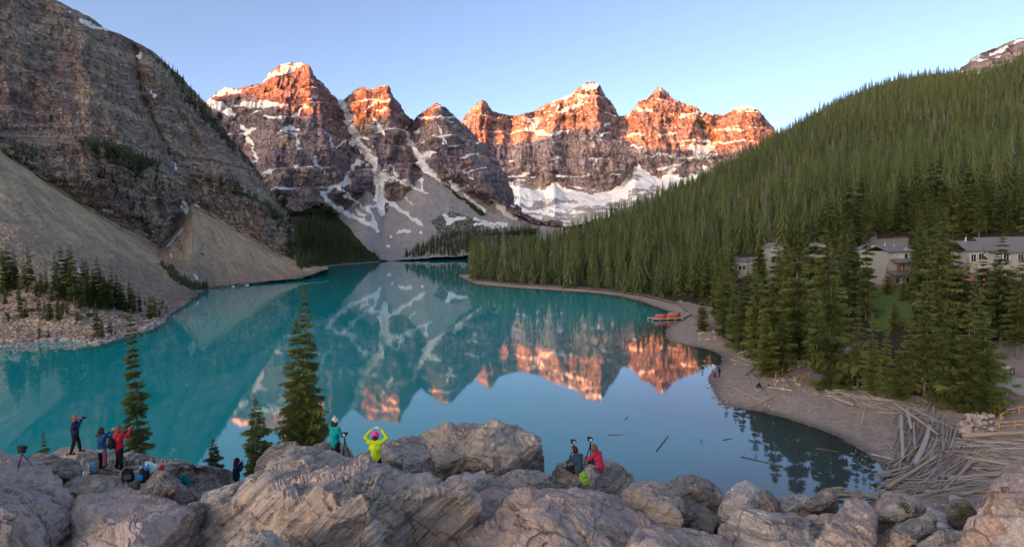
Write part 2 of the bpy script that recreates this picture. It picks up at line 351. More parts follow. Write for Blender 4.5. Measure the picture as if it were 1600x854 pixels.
M1_SNOW = [Z2(s) for s in (
    [(505, 228, 16), (530, 290, 17), (550, 345, 14), (582, 402, 14), (622, 452, 17), (640, 490, 19), (652, 540, 20), (648, 590, 20), (655, 640, 17), (650, 660, 5)],
    [(640, 500, 10), (700, 515, 9), (760, 545, 8), (820, 572, 3)], [(655, 590, 9), (720, 630, 8), (790, 680, 7), (805, 692, 3)], [(640, 620, 8), (605, 625, 7), (625, 680, 8), (642, 712, 5)],
    [(435, 575, 7), (480, 622, 9), (540, 655, 9), (600, 685, 8), (645, 712, 4)], [(600, 465, 5), (560, 460, 7), (535, 500, 10), (520, 540, 13), (470, 550, 9), (445, 575, 6)], [(500, 560, 4), (560, 600, 4), (600, 640, 3)],
    [(745, 330, 3), (752, 370, 7), (775, 405, 9), (800, 450, 15), (820, 480, 17), (850, 510, 10), (875, 530, 3)], [(800, 520, 7), (812, 575, 4)], [(820, 430, 16), (845, 420, 6)], [(690, 470, 4), (720, 520, 5), (770, 540, 4)],
    [(215, 160, 5), (250, 140, 11), (300, 118, 14), (345, 100, 11), (368, 100, 3)], [(20, 240, 10), (60, 255, 20), (105, 285, 8)], [(105, 250, 7), (180, 248, 11), (225, 240, 13), (300, 252, 5)], [(218, 287, 3), (270, 298, 5), (320, 290, 4), (365, 262, 3), (405, 245, 4)],
    [(380, 225, 5), (415, 216, 5)], [(285, 345, 11), (310, 332, 12), (345, 335, 6)], [(135, 322, 6), (160, 350, 12), (200, 330, 7)], [(160, 372, 9), (180, 402, 6), (192, 460, 3)], [(20, 215, 5), (75, 190, 9), (125, 195, 4)],
    [(335, 368, 4), (352, 400, 3)], [(465, 370, 6), (475, 400, 6)], [(545, 392, 12)]*2, [(590, 270, 4), (642, 232, 4)], [(628, 300, 4), (650, 335, 7), (668, 355, 6)], [(640, 268, 5), (680, 262, 4)], [(690, 225, 4), (650, 240, 3)], [(575, 380, 3), (610, 372, 3)],
    [(800, 302, 4), (860, 290, 4), (925, 292, 3)], [(780, 352, 4), (800, 348, 5)], [(905, 400, 4), (940, 396, 4)], [(945, 450, 3), (1010, 430, 3)], [(915, 530, 10), (935, 560, 8)], [(960, 490, 4), (995, 525, 4)], [(970, 545, 6), (940, 560, 5)],
    [(890, 655, 7), (905, 680, 14), (960, 668, 7)], [(960, 580, 5), (1040, 640, 5)], [(1060, 600, 7), (1110, 640, 11), (1150, 670, 8)], [(1000, 670, 5), (1120, 690, 6)], [(1040, 690, 3), (1090, 700, 3)], [(720, 718, 8), (760, 715, 7)], [(800, 720, 7)]*2, [(680, 770, 6)]*2, [(690, 732, 5)]*2,
    [(230, 500, 5), (290, 487, 4)], [(330, 470, 6), (340, 473, 3)], [(405, 440, 5), (420, 470, 5), (450, 500, 4)], [(485, 410, 5), (520, 380, 4)], [(740, 590, 3), (770, 615, 4)], [(1000, 690, 4), (1060, 686, 4)], [(890, 395, 4), (870, 330, 3)], [(595, 660, 4), (560, 640, 5)], [(575, 610, 4), (520, 585, 5)])]
def m1_attr(P, qx, qy, q):
    lz = ((P[:, 2]+10*fbm(P/110, 3, 4)-.12*P[:, 0])/34.0+.3) % 1.0; shelf = sstep(.80, .86, lz)*sstep(1.0, .95, lz)*sstep(-.05, .3, fbm(P/np.array([45, 45, 30]), 3, 66))
    tal = 1-sstep(0.97, 1.1, q+0.05*fbm(np.stack([qx/8, qy/8, qx*0], 1), 3, 6))
    sn = strokes(qx, qy, M1_SNOW, 2.4, 5, 1.5, .95)
    led = fbm(np.stack([P[:, 0]/26, P[:, 1]/60, P[:, 2]/7], 1), 4, 55); face = sstep(1.05, 1.2, q)
    sn = np.maximum(sn, face*np.maximum(sstep(0.42, 0.8, led)*0.62, shelf*.7))
    ve = np.zeros(len(P))
    for poly, s in (([(505, 315), (545, 355), (575, 392), (600, 408), (430, 425), (430, 325), (470, 330)], 1), ([(690, 287), (700, 290), (760, 335), (752, 338)], .9), ([(672, 345), (700, 330), (760, 345), (740, 365), (690, 372)], .55)):
        ve = np.maximum(ve, s*inside(qx+5*fbm(np.stack([qx/12, qy/12, qx*0], 1), 3, 2), qy, poly))
    return {'talus': tal, 'snow': sn, 'veg': ve, 'fleck': face*(.20+.12*sstep(300, 180, qy))+(1-face)*.10*(qy < 385)}
M_NEAR = mountain_mat('grey_banded_limestone', (0.222, 0.169, 0.189), (0.430, 0.317, 0.312), (0.550, 0.395, 0.266), 2.6, 0.13, talus=(0.407, 0.353, 0.323), orange=0.65)
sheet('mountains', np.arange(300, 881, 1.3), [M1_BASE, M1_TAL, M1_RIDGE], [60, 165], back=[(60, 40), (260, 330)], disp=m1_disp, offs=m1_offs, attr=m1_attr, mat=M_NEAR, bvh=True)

# ---------------------------------------------------------------- far range: the sunlit wall
M3_RIDGE = [(690, 215, 4300), (715, 196, 4300), (728, 180, 4300), (742, 165, 4300), (755, 156, 4300), (763, 164, 4300), (770, 174, 4300), (785, 178, 4300), (805, 181, 4300), (820, 176, 4300), (833, 175, 4300), (846, 167, 4280), (862, 160, 4280), (880, 151, 4260), (893, 146, 4250), (905, 137, 4250), (916, 130, 4250), (927, 129, 4250), (938, 134, 4260),
            (945, 148, 4280), (957, 163, 4300), (968, 180, 4320), (978, 181, 4340), (990, 170, 4340), (1000, 160, 4340), (1012, 153, 4340), (1020, 146, 4340), (1028, 137, 4340), (1034, 137, 4340), (1043, 144, 4340), (1050, 153, 4340), (1062, 158, 4350), (1075, 165, 4350), (1087, 166, 4350), (1096, 174, 4360), (1112, 177, 4370), (1128, 180, 4370), (1140, 175, 4370),
            (1152, 168, 4370), (1163, 165, 4370), (1178, 168, 4370), (1186, 172, 4380), (1192, 183, 4390), (1203, 193, 4400), (1214, 205, 4400), (1235, 232, 4420), (1270, 262, 4430)]
M3_BELT = [(690, 322, 3500), (770, 318, 3500), (800, 292, 3600), (812, 280, 3650), (830, 293, 3600), (850, 302, 3570), (866, 287, 3600), (882, 300, 3580), (905, 296, 3570), (930, 304, 3560), (955, 305, 3560), (975, 290, 3600), (992, 262, 3700), (1005, 268, 3700), (1025, 285, 3700), (1045, 278, 3700), (1070, 282, 3700), (1098, 262, 3800), (1120, 275, 3800), (1160, 262, 3800), (1215, 240, 3850), (1270, 285, 3850)]
M3_BASE = [(690, 385, 2800), (800, 372, 2800), (900, 350, 2800), (960, 335, 2800), (1100, 312, 2850), (1215, 280, 2900), (1270, 300, 2900)]
def m3_offs(P, qx, qy, q):
    k = np.zeros(qx.shape); face = sstep(1.0, 1.2, q)
    for pts, wd, a in (([(925, 129), (938, 190), (955, 250), (960, 300)], 30, -135), ([(755, 157), (748, 200), (760, 250)], 18, -130), ([(1033, 137), (1020, 180), (1012, 240)], 26, -110), ([(1160, 166), (1150, 215)], 24, -110), ([(870, 165), (860, 230), (880, 290)], 22, -110), ([(1090, 170), (1075, 215)], 18, -90), ([(820, 178), (815, 240)], 18, -80)):
        d, t = seg_dist(qx, qy, pts); k += a*np.exp(-d/wd)
    for pts, wd, a in (([(970, 182), (985, 230), (992, 265)], 20, 70), ([(1125, 182), (1098, 225), (1105, 265)], 22, 80), ([(800, 184), (790, 260)], 14, 90)):
        d, t = seg_dist(qx, qy, pts); k += a*np.exp(-d/wd)
    X, Z = P[..., 0].ravel(), P[..., 2].ravel()
    ft = ridged(np.stack([X/70, Z/330, X*0], 1), 4, 131).reshape(qx.shape); lg = ridged(np.stack([X/260, Z/560, X*0], 1), 3, 177).reshape(qx.shape)
    f2 = ridged(np.stack([X/34, Z/150, X*0+7], 1), 3, 191, .6).reshape(qx.shape)
    return face*(k-(ft-.4)*75-(lg-.3)*140-(f2-.4)*28)
def m3_disp(P, qx, qy, q):
    face = sstep(0.97, 1.1, q); z = P[:, 2]+30*fbm(P/360, 3, 4)
    terr = saw((z/36.0) % 1.0, .72)*9*(1+fbm(P/np.array([110, 110, 34]), 2, 44))+saw((z/118.0+.3) % 1.0, .82)*30*(1+.7*fbm(P/np.array([260, 260, 90]), 2, 45))
    return face*(terr+fbm(P/np.array([32, 32, 18]), 5, 21, gain=.62)*8)*(1-0.5*sstep(1.95, 2.0, q))+(1-face)*(fbm(P/160, 4, 8)*22+fbm(P/30, 3, 3)*3)
Z3 = lambda pts: [(800+a/2.373, 60+b/2.373, w_/2.373) for a, b, w_ in pts]
M3_SNOW = [Z3(s) for s in (
    [(-20, 545, 14), (60, 582, 20), (120, 578, 18), (160, 560, 22), (225, 580, 20), (300, 598, 18), (370, 588, 22), (430, 548, 18), (490, 535, 16), (560, 540, 15), (640, 530, 10), (735, 490, 8)], [(458, 465, 5), (480, 500, 12), (520, 530, 16), (560, 545, 14)], [(150, 540, 5), (165, 570, 26)], [(420, 520, 6), (410, 570, 20)], [(600, 480, 5), (580, 515, 14), (640, 530, 8)], [(715, 480, 8), (740, 505, 8)],
    [(665, 400, 5), (690, 415, 17), (735, 408, 14), (720, 390, 8)], [(62, 300, 10), (75, 330, 11), (100, 310, 6)], [(130, 290, 4), (190, 265, 6), (255, 243, 8)], [(0, 350, 6), (60, 335, 6), (130, 358, 5), (200, 345, 5)], [(0, 515, 6), (55, 503, 6)], [(340, 325, 5), (365, 318, 5)], [(310, 355, 4), (360, 350, 4)], [(430, 360, 4), (490, 356, 5)], [(550, 358, 3), (605, 353, 4)], [(470, 265, 8), (525, 272, 5)], [(620, 295, 5), (650, 292, 5)],
    [(690, 270, 6), (740, 280, 4)], [(825, 262, 5), (860, 255, 8), (900, 256, 6)], [(800, 342, 4), (850, 338, 4)], [(540, 485, 6), (610, 470, 6), (640, 460, 3)], [(560, 520, 5), (620, 505, 6)], [(680, 440, 5), (760, 430, 4)], [(300, 470, 3), (315, 445, 3)], [(165, 440, 5), (185, 440, 4)], [(270, 185, 12), (310, 175, 9)], [(240, 210, 6), (320, 215, 5)], [(550, 190, 5), (570, 192, 4)],
    [(0, 620, 9), (60, 640, 7), (150, 650, 7)], [(30, 600, 10), (70, 610, 9)], [(0, 660, 6), (40, 670, 7), (110, 665, 4)], [(180, 620, 8), (260, 615, 9), (340, 610, 8)], [(20, 690, 5), (80, 690, 4)], [(120, 630, 6), (200, 640, 5)], [(440, 400, 4), (480, 405, 4)], [(540, 425, 5), (600, 428, 4)], [(640, 395, 3), (600, 380, 3), (750, 380, 3), (790, 392, 3)])]
def m3_attr(P, qx, qy, q):
    lz = ((P[:, 2]+30*fbm(P/360, 3, 4))/118.0+.3) % 1.0; shelf = sstep(.80, .86, lz)*sstep(1.0, .95, lz)*sstep(-.1, .25, fbm(P/np.array([150, 150, 100]), 3, 66))
    tal = 1-sstep(0.95, 1.03, q)
    sn = strokes(qx, qy, M3_SNOW, 2.8, 15, 1.4, 1.0)
    led = fbm(np.stack([P[:, 0]/75, P[:, 1]/190, P[:, 2]/22], 1), 5, 155); face = sstep(1.02, 1.12, q)
    zone = np.exp(-((qx-885)/70)**2)*sstep(205, 165, qy)*0.34+0.15*np.exp(-((qx-1090)/60)**2)+0.06
    sn = np.maximum(sn, face*np.maximum(sstep(0.62-zone, 0.98-zone, led)*0.75, shelf*.7))
    sn = np.maximum(sn, (1-face)*sstep(-.2, 0.5, led+0.2)*0.56)
    return {'talus': tal, 'snow': sn, 'veg': np.zeros(len(P)), 'fleck': face*(.26+zone)}
M_FAR = mountain_mat('far_banded_limestone', (0.256, 0.196, 0.216), (0.446, 0.333, 0.332), (0.550, 0.402, 0.264), 8.5, 0.13, talus=(0.389, 0.341, 0.313), orange=0.5)
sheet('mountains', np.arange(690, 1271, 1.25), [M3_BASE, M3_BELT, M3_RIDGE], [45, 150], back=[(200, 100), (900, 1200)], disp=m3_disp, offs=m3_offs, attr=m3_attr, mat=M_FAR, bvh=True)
# the grey summit behind the wooded shoulder
sheet('mountains', np.arange(1470, 1741, 2.0), [[(1470, 160, 1150), (1740, 110, 1150)], [(1470, 130, 1300), (1507, 106, 1300), (1520, 93, 1300), (1540, 84, 1300), (1560, 76, 1300), (1580, 68, 1300), (1600, 62, 1300), (1660, 44, 1300), (1740, 38, 1300)]], [50], back=[(90, 40), (400, 500)],
      disp=lambda P, a, b, q: ridged(P/np.array([32, 32, 60]), 5, 3)*7+fbm(P/17, 4, 5)*3,
      attr=lambda P, a, b, q: {'talus': 0*a, 'veg': 0*a, 'snow': np.maximum(sstep(0.18, 0.6, fbm(np.stack([P[:, 0]/42, P[:, 1]/55, P[:, 2]/14], 1), 4, 15))*.7, strokes(a, b, [[(1510, 101, 2), (1530, 92, 2)], [(1545, 90, 2), (1575, 76, 2)], [(1585, 70, 2), (1620, 60, 2)]], 1.5, 8, 1.2))}, mat=M_FAR, bvh=False)

# ---------------------------------------------------------------- the great cliff and its scree on the left shore
CL_BASE = [(-150, 150, 300), (-60, 190, 315), (0, 233, 330), (60, 276, 345), (130, 322, 370), (200, 366, 395), (250, 391, 425), (272, 372, 452), (300, 320, 480), (322, 332, 482), (350, 350, 485), (400, 377, 495), (440, 402, 505), (462, 408, 515), (470, 412, 520), (490, 416, 530), (502, 419, 535)]
CL_LEDGE = [(-150, 120, 330), (0, 214, 352), (60, 224, 366), (130, 226, 385), (180, 236, 405), (230, 252, 440), (300, 272, 500), (350, 284, 510), (400, 312, 525), (440, 342, 535), (462, 378, 545), (470, 409, 530), (490, 415, 534), (502, 418, 536)]
CL_LEDGE2 = [(x, y-7, d+26 if x < 450 else d+4) for x, y, d in CL_LEDGE]
CL_RIDGE = [(-150, -260, 480), (0, -70, 500), (60, -18, 515), (85, -1, 520), (110, 11, 530), (130, 21, 535), (150, 34, 545), (170, 47, 550), (190, 55, 560), (215, 68, 575), (240, 82, 590), (265, 104, 605), (285, 122, 620), (300, 139, 630), (318, 158, 640), (330, 174, 645), (345, 194, 655), (360, 216, 662), (378, 236, 668), (395, 256, 672), (410, 278, 675), (422, 296, 675), (436, 316, 672), (446, 327, 668), (456, 344, 655), (461, 370, 620), (466, 402, 560), (478, 412, 535), (502, 417, 538)]
def cl_offs(P, qx, qy, q):
    k = np.zeros(qx.shape); f = sstep(0.0, 0.3, q)*(1-sstep(2.97, 3.0, q))
    for pts, wd, a in (([(210, 75), (222, 150), (250, 210), (275, 262)], 9, 16), ([(232, 110), (300, 190), (345, 280)], 22, -14), ([(110, 60), (150, 150), (200, 235)], 34, -14), ([(0, 60), (20, 180)], 30, -8), ([(300, 290), (285, 325)], 12, 10), ([(170, 120), (215, 235)], 10, 8), ([(255, 385), (285, 330)], 10, 12)):
        d, t = seg_dist(qx, qy, pts); k += a*np.exp(-d/wd)
    X, Z = (P[..., 0]*.8+P[..., 1]*.6).ravel(), P[..., 2].ravel()
    ft = ridged(np.stack([X/11, Z/60, X*0], 1), 4, 61).reshape(qx.shape); low = sstep(1.05, .95, q)
    lg = ridged(np.stack([X/60, Z/120, X*0], 1), 3, 71).reshape(qx.shape)
    f2 = ridged(np.stack([X/4.2, Z/24, X*0+2], 1), 3, 65, .6).reshape(qx.shape)
    return f*(k-(ft-.4)*(3.5+6.5*low)-(lg-.3)*16-(f2-.4)*(1+2.2*low))*sstep(500, 455, qx)
def cl_disp(P, qx, qy, q):
    z = P[:, 2]+6*fbm(P/50, 3, 4)+0.10*P[:, 0]
    terr = saw((z/4.4) % 1.0, .72)*1.0*(1+fbm(P/np.array([13, 13, 4]), 2, 44))+saw((z/14.5) % 1.0, .8)*3.0*(1+.7*fbm(P/np.array([30, 30, 11]), 2, 45))
    return (terr+fbm(P/np.array([4.5, 4.5, 2.4]), 5, 21, gain=.62)*1.0)*(1-0.5*sstep(2.94, 3.0, q))*sstep(500, 460, qx)
CL_SNOW = [[(125, 30, 2), (140, 38, 4), (152, 44, 2.5), (166, 48, 1.5)], [(219, 80, 1.6), (218, 92, 1.8)], [(236, 142, 1.5), (241, 152, 2)], [(270, 253, 1.5), (275, 262, 1.8)], [(286, 315, 3.5), (292, 328, 6), (298, 343, 4)], [(285, 357, 2), (275, 370, 2.4), (264, 384, 1.5)], [(165, 328, 3), (175, 331, 2)], [(108, 19, 1.5), (110, 21, 1.2)], [(305, 320, 1.6), (311, 323, 1.2)]]
def cl_attr(P, qx, qy, q):
    n = fbm(np.stack([qx/16, qy/16, qx*0], 1), 4, 3)
    ve = strokes(qx, qy, [[(130, 222, 9), (170, 230, 10), (215, 250, 11), (245, 256, 6)], [(205, 245, 10), (215, 270, 10)], [(285, 143, 4), (320, 180, 8), (345, 208, 8), (365, 228, 7)], [(230, 78, 3), (262, 106, 5), (300, 145, 4)], [(300, 148, 4), (330, 182, 5), (400, 262, 6), (430, 300, 6), (450, 330, 7)], [(310, 275, 5), (360, 287, 6), (420, 322, 7), (452, 350, 9)], [(230, 300, 5), (238, 310, 4)], [(20, 235, 6), (50, 245, 6)], [(205, 330, 6), (240, 365, 7)], [(452, 360, 6), (458, 400, 7)]], 7, 8, 6)*0.62
    return {'talus': sstep(0.12, 0.0, q)+0*n, 'snow': strokes(qx, qy, CL_SNOW, 1.5, 4, 1.2), 'veg': ve+0.08*n}
M_CLIFF = mountain_mat('brown_layered_cliff_rock', (0.309, 0.204, 0.167), (0.520, 0.396, 0.292), (0.520, 0.396, 0.230), 1.0, 0.22, talus=(0.520, 0.396, 0.292), orange=0.7)
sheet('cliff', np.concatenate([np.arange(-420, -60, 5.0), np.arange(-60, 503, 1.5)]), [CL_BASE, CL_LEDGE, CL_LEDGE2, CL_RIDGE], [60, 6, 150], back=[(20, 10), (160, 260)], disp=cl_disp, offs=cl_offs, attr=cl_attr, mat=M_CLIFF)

def shore(lst, z=0.0):
    out = []
    for x, y in lst: out.append((x, y, float(at_z(np.array(float(x)), np.array(float(y)), z)[1])))
    return out
L_SHORE = shore([(-150, 552), (-60, 549), (0, 546), (60, 544), (120, 545), (155, 542), (185, 533), (215, 524), (240, 515), (258, 504), (262, 494), (280, 482), (303, 470), (316, 459), (335, 452), (365, 449), (400, 445), (440, 441), (470, 438), (486, 434), (500, 427), (512, 423)], -0.25)
L_BANK = [(x, y-(9 if x < 150 else 8 if x < 300 else 3 if x < 480 else 1.5), d*1.035+1.2) for x, y, d in L_SHORE]
L_BENCH = [(-150, 452, 185), (0, 447, 190), (60, 448, 195), (120, 447, 205), (180, 452, 225), (230, 460, 245), (262, 466, 260), (290, 464, 292), (316, 455, 325), (335, 448, 348), (365, 444, 360), (400, 441, 374), (440, 436.5, 393), (470, 433, 408), (486, 429, 428), (500, 423, 452), (512, 420, 480)]
L_TOP = [(x, y-2, d+4) for x, y, d in CL_BASE]+[(512, 417, 560)]
def ls_disp(P, qx, qy, q):
    a = sstep(0.4, 1.2, q)
    return fbm(P/22, 4, 9)*(0.3+1.6*a)*sstep(3.0, 2.8, q)+fbm(P/3.2, 4, 19)*(0.32+.15*a)*(q > .2)
def ls_attr(P, qx, qy, q):
    n = fbm(np.stack([qx/22, qy/14, qx*0], 1), 4, 3); n2 = fbm(P/6, 4, 33)
    bench = sstep(1.0, 1.4, q)*sstep(2.15, 1.9, q)*(qx < 260)
    ve = bench*(0.35+0.5*n)+strokes(qx, qy, [[(254, 412, 4), (275, 432, 5), (300, 446, 6), (322, 450, 5)]], 4, 3, 3)*.8+strokes(qx, qy, [[(262, 385, 5), (275, 372, 6), (285, 395, 5)], [(308, 370, 3), (318, 395, 6)]], 6, 3, 5)*.5
    fine = sstep(2.05, 2.5, q+0.15*n)
    dk = strokes(qx, qy, [[(170, 408, 9), (215, 430, 12), (262, 452, 14), (300, 462, 8)], [(258, 398, 6), (300, 430, 7), (330, 445, 6)]], 8, 6, 8)
    ca = np.where(qx < 262, (qy-.74*qx)/9.0, 40+np.arctan2(qx-298, qy-300)*26); cb = np.hypot(qx-298, qy-300)/55
    run = fbm(np.stack([ca, cb, qx*0], 1), 4, 51)+.7*fbm(np.stack([ca*2.7, cb*1.6, qx*0], 1), 3, 53)+.5*fbm(P/3.0, 3, 57)
    return {'run': run, 'veg': ve, 'fine': np.clip(fine-dk+.35*run*(q > 1.9)*sstep(.05, .5, run), 0, 1), 'snow': strokes(qx, qy, [[(91, 407, 2.5), (98, 414, 3)], [(122, 421, 2), (126, 428, 2.5)], [(262, 384, 1.5), (284, 358, 2)], [(303, 428, 1.6), (308, 436, 2)], [(267, 398, 1.2), (268, 402, 1.2)]], 1, 8, 1)}
def scree_mat():
    m = NT('loose_scree'); p = m.pos(); vo = m.voro(p, 0.75, 'F1', 1); hue = m.n('SeparateColor', {0: vo}).outputs[0]
    vo2 = m.n('SeparateColor', {0: m.voro(p, 1.7, 'F1', 1)}).outputs[0]; n = m.noise(p, 0.10, 6, .65); f = m.attr('fine')
    rub = m.mix(hue, (0.202, 0.135, 0.095), (0.541, 0.432, 0.302)); rub = m.mix(m.math('MULTIPLY', n, .7), rub, (0.433, 0.270, 0.176))
    gr = m.mix(n, (0.447, 0.261, 0.148), (0.541, 0.400, 0.218)); gr = m.mix(m.math('MULTIPLY', m.remap(vo2, .2, 1), .45), gr, (0.541, 0.432, 0.310))
    gr = m.mix(0.5, gr, m.ramp(m.noise(m.vmul(p, (.12, .12, .02)), 1.0, 5, .6), [(.3, .7), (.7, 1.25)]), 'MULTIPLY')
    gr = m.mix(.85, gr, m.ramp(m.math('ADD', m.math('MULTIPLY', m.attr('run'), .5), .5), [(.15, .7), (.42, .93), (.55, 1.05), (.85, 1.3)]), 'MULTIPLY')
    c = m.mix(f, rub, gr)
    v = m.remap(m.math('ADD', m.attr('veg'), m.math('MULTIPLY', m.math('SUBTRACT', m.noise(p, .5, 5, .7), .5), 1.2)), .4, .6)
    c = m.mix(v, c, m.mix(m.noise(p, 1.5, 4), (0.035, 0.04, 0.016), (0.10, 0.085, 0.04)))
    c = m.mix(m.remap(m.math('ADD', m.attr('snow'), m.math('MULTIPLY', m.math('SUBTRACT', m.noise(p, .5, 4), .5), .6)), .45, .55), c, (.92, .88, .84))
    h = m.math('MULTIPLY', m.math('ADD', m.voro(p, 0.75), m.math('MULTIPLY', m.voro(p, 1.7), .5)), m.remap(f, 0, 1, 1.0, .35))
    return m.done(c, .95, m.bump(h, 1.0, .9), .1)
M_SCREE = scree_mat()
sheet('hillside', np.concatenate([np.arange(-420, -60, 5.0), np.arange(-60, 513, 1.6)]), [L_SHORE, L_BANK, L_BENCH, L_TOP], [10, 50, 110], disp=ls_disp, attr=ls_attr, mat=M_SCREE)

# ---------------------------------------------------------------- wooded end of the lake
FV_SHORE = shore([(430, 428), (470, 424), (500, 418), (530, 414), (560, 411.5), (600, 408), (630, 406.5), (660, 404.5), (700, 403), (735, 401.5), (780, 400), (840, 398)], -0.2)
FV_MID = [(430, 402, 760), (480, 404, 770), (530, 406, 790), (560, 404, 810), (600, 404, 850), (640, 395, 880), (680, 378, 900), (720, 367, 910), (760, 366, 915), (800, 363, 930), (840, 360, 950)]
FV_TOP = [(430, 340, 830), (470, 338, 830), (510, 348, 830), (540, 370, 835), (570, 392, 845), (600, 403.5, 860), (640, 392, 895), (680, 374, 925), (720, 363, 940), (760, 362, 950), (800, 359, 960), (840, 356, 970)]
def ground_mat(name, a, b, extra=True):
    m = NT(name); p = m.pos(); n = m.noise(p, .35, 6, .65); c = m.mix(n, a, b)
    if extra:
        g = m.remap(m.math('ADD', m.attr('lawn'), m.math('MULTIPLY', m.math('SUBTRACT', n, .5), .5)), .4, .6)
        c = m.mix(g, c, m.mix(m.noise(p, 1.2, 5, .7), (0.07, 0.13, 0.028), (0.15, 0.20, 0.055)))
        e = m.remap(m.math('ADD', m.attr('earth'), m.math('MULTIPLY', m.math('SUBTRACT', m.noise(p, .8, 5), .5), .6)), .4, .6)
        c = m.mix(e, c, m.mix(m.noise(p, 2.5, 6, .7), (0.196, 0.154, 0.127), (0.340, 0.288, 0.253)))
    return m.done(c, .95, m.bump(m.noise(p, 2.0, 6, .7), .6, .3), .1)
M_FLOOR = ground_mat('forest_floor', (0.03, 0.028, 0.016), (0.075, 0.06, 0.035))
sheet('valley_floor', np.arange(430, 841, 4.0), [FV_SHORE, FV_MID, FV_TOP], [14, 10], back=[(40, 40)], disp=lambda P, a, b, q: fbm(P/30, 3, 2)*1.5*(q > .3), attr=lambda P, a, b, q: {'lawn': 0*a, 'earth': sstep(.25, .1, q)}, mat=M_FLOOR)

# ---------------------------------------------------------------- wooded hill on the right
H0 = shore([(735, 436), (800, 443), (900, 449), (960, 454), (1010, 462), (1060, 474), (1090, 499), (1130, 530), (1180, 560), (1230, 585), (1300, 606), (1400, 622), (1480, 636), (1560, 648), (1640, 655), (1760, 660)], 1.2)
H1 = [(735, 427, 392), (800, 430, 365), (900, 433, 335), (960, 438, 305), (1010, 444, 275), (1060, 452, 232), (1090, 470, 195), (1130, 488, 165), (1180, 502, 140), (1230, 515, 124), (1300, 522, 112), (1400, 514, 101), (1480, 535, 92), (1560, 558, 86), (1640, 562, 85), (1760, 565, 85)]
H2 = [(735, 417, 420), (800, 416, 425), (900, 415, 420), (1000, 415, 345), (1060, 414, 300), (1120, 410, 262), (1180, 405, 230), (1240, 399, 208), (1300, 394, 190), (1400, 387, 172), (1480, 384, 165), (1560, 384, 160), (1640, 384, 160), (1760, 384, 160)]
H3 = [(735, 410, 450), (800, 410, 460), (900, 388, 500), (1000, 352, 540), (1060, 332, 560), (1180, 300, 560), (1300, 266, 560), (1400, 250, 560), (1560, 228, 560), (1760, 205, 560)]
H4 = [(735, 409, 480), (770, 409, 500), (800, 405, 520), (850, 388, 550), (900, 368, 600), (1000, 324, 730), (1100, 278, 860), (1200, 222, 1000), (1250, 192, 1060), (1300, 164, 1120), (1350, 142, 1170), (1400, 125, 1220), (1470, 115, 1260), (1505, 117, 1250), (1530, 117, 1180), (1560, 107, 1090), (1600, 90, 1000), (1680, 62, 950), (1760, 38, 900)]
LAWN = [(1335, 400), (1360, 395), (1425, 392), (1432, 430), (1425, 470), (1432, 505), (1390, 520), (1362, 515), (1345, 470)]
EARTH = [[(1540, 545), (1600, 520), (1700, 500), (1700, 680), (1560, 660), (1530, 600)], [(1190, 560), (1275, 562), (1290, 590), (1200, 600)], [(1060, 470), (1120, 480), (1130, 520), (1100, 540), (1050, 490)], [(1310, 530), (1345, 535), (1345, 565), (1310, 560)], [(1340, 372), (1420, 372), (1420, 392), (1340, 392)]]
def hr_attr(P, qx, qy, q):
    ea = np.zeros(len(qx)); j = 6*fbm(np.stack([qx/14, qy/14, qx*0], 1), 3, 2)
    for e in EARTH: ea = np.maximum(ea, inside(qx+j, qy+j, e)*1.0)
    return {'lawn': inside(qx+j*.5, qy, LAWN)*1.0, 'earth': np.maximum(ea, sstep(.12, .03, q))}
sheet('wooded_hill', np.arange(735, 2101, 3.5), [H0, H1, H2, H3, H4], [20, 26, 40, 60], back=[(80, 30), (400, 300)], disp=lambda P, a, b, q: fbm(P/40, 3, 2)*1.6*sstep(0.1, 1, q)*sstep(4, 3.6, q)+fbm(P/5, 3, 4)*.12, attr=hr_attr, mat=M_FLOOR)
HILL = [HITS[-1]]
# ---------------------------------------------------------------- right-hand beach: a world-space sheet that rises from the waterline
R_LINE = [(716, 431), (728, 437), (745, 444), (800, 449), (860, 453), (920, 457), (965, 462), (1000, 470), (1030, 481), (1058, 492), (1066, 500), (1050, 507), (1040, 516), (1041, 528), (1052, 536), (1085, 541), (1112, 547), (1127, 556), (1128, 566), (1114, 578), (1106, 590), (1112, 606), (1121, 620), (1124, 632), (1150, 637), (1190, 643), (1235, 655), (1275, 668), (1310, 682), (1345, 703), (1372, 722), (1392, 741), (1394, 757), (1380, 770), (1355, 782), (1300, 800)]
SH = np.array([at_z(np.array(float(a)), np.array(float(b)))[:2] for a, b in R_LINE])
POLY = np.concatenate([SH, [[30, 20], [420, 20], [600, 430], [-40, 430]]])
def shore_s(X, Y):                                       # metres inland of the waterline (negative in the lake)
    d, _ = seg_dist(X, Y, [tuple(p) for p in SH]); return np.where(inside(X, Y, [tuple(p) for p in POLY]), d, -d)
gy = np.concatenate([np.arange(38, 110, .8), np.arange(110, 200, 1.5), np.arange(200, 432, 3.0)])
gu = np.concatenate([np.linspace(-0.16, 0.98, 420), np.linspace(0.99, 1.7, 60)])
GX = gu[None, :]*gy[:, None]; GY = np.repeat(gy[:, None], len(gu), 1); fx, fy = GX.ravel(), GY.ravel()
s_ = shore_s(fx, fy); P2 = np.stack([fx, fy, fx*0], 1)
z_ = np.where(s_ > 0, np.minimum(0.085*s_, 0.45+0.028*s_), 0.10*s_); z_ = np.clip(z_, -1.6, 1.25)+fbm(P2/3.0, 3, 5)*.05*np.clip(.5+s_*.3, 0, 1)+fbm(P2/.9, 3, 7)*.03
z_ = np.where(s_ < -6, -1.6, z_)
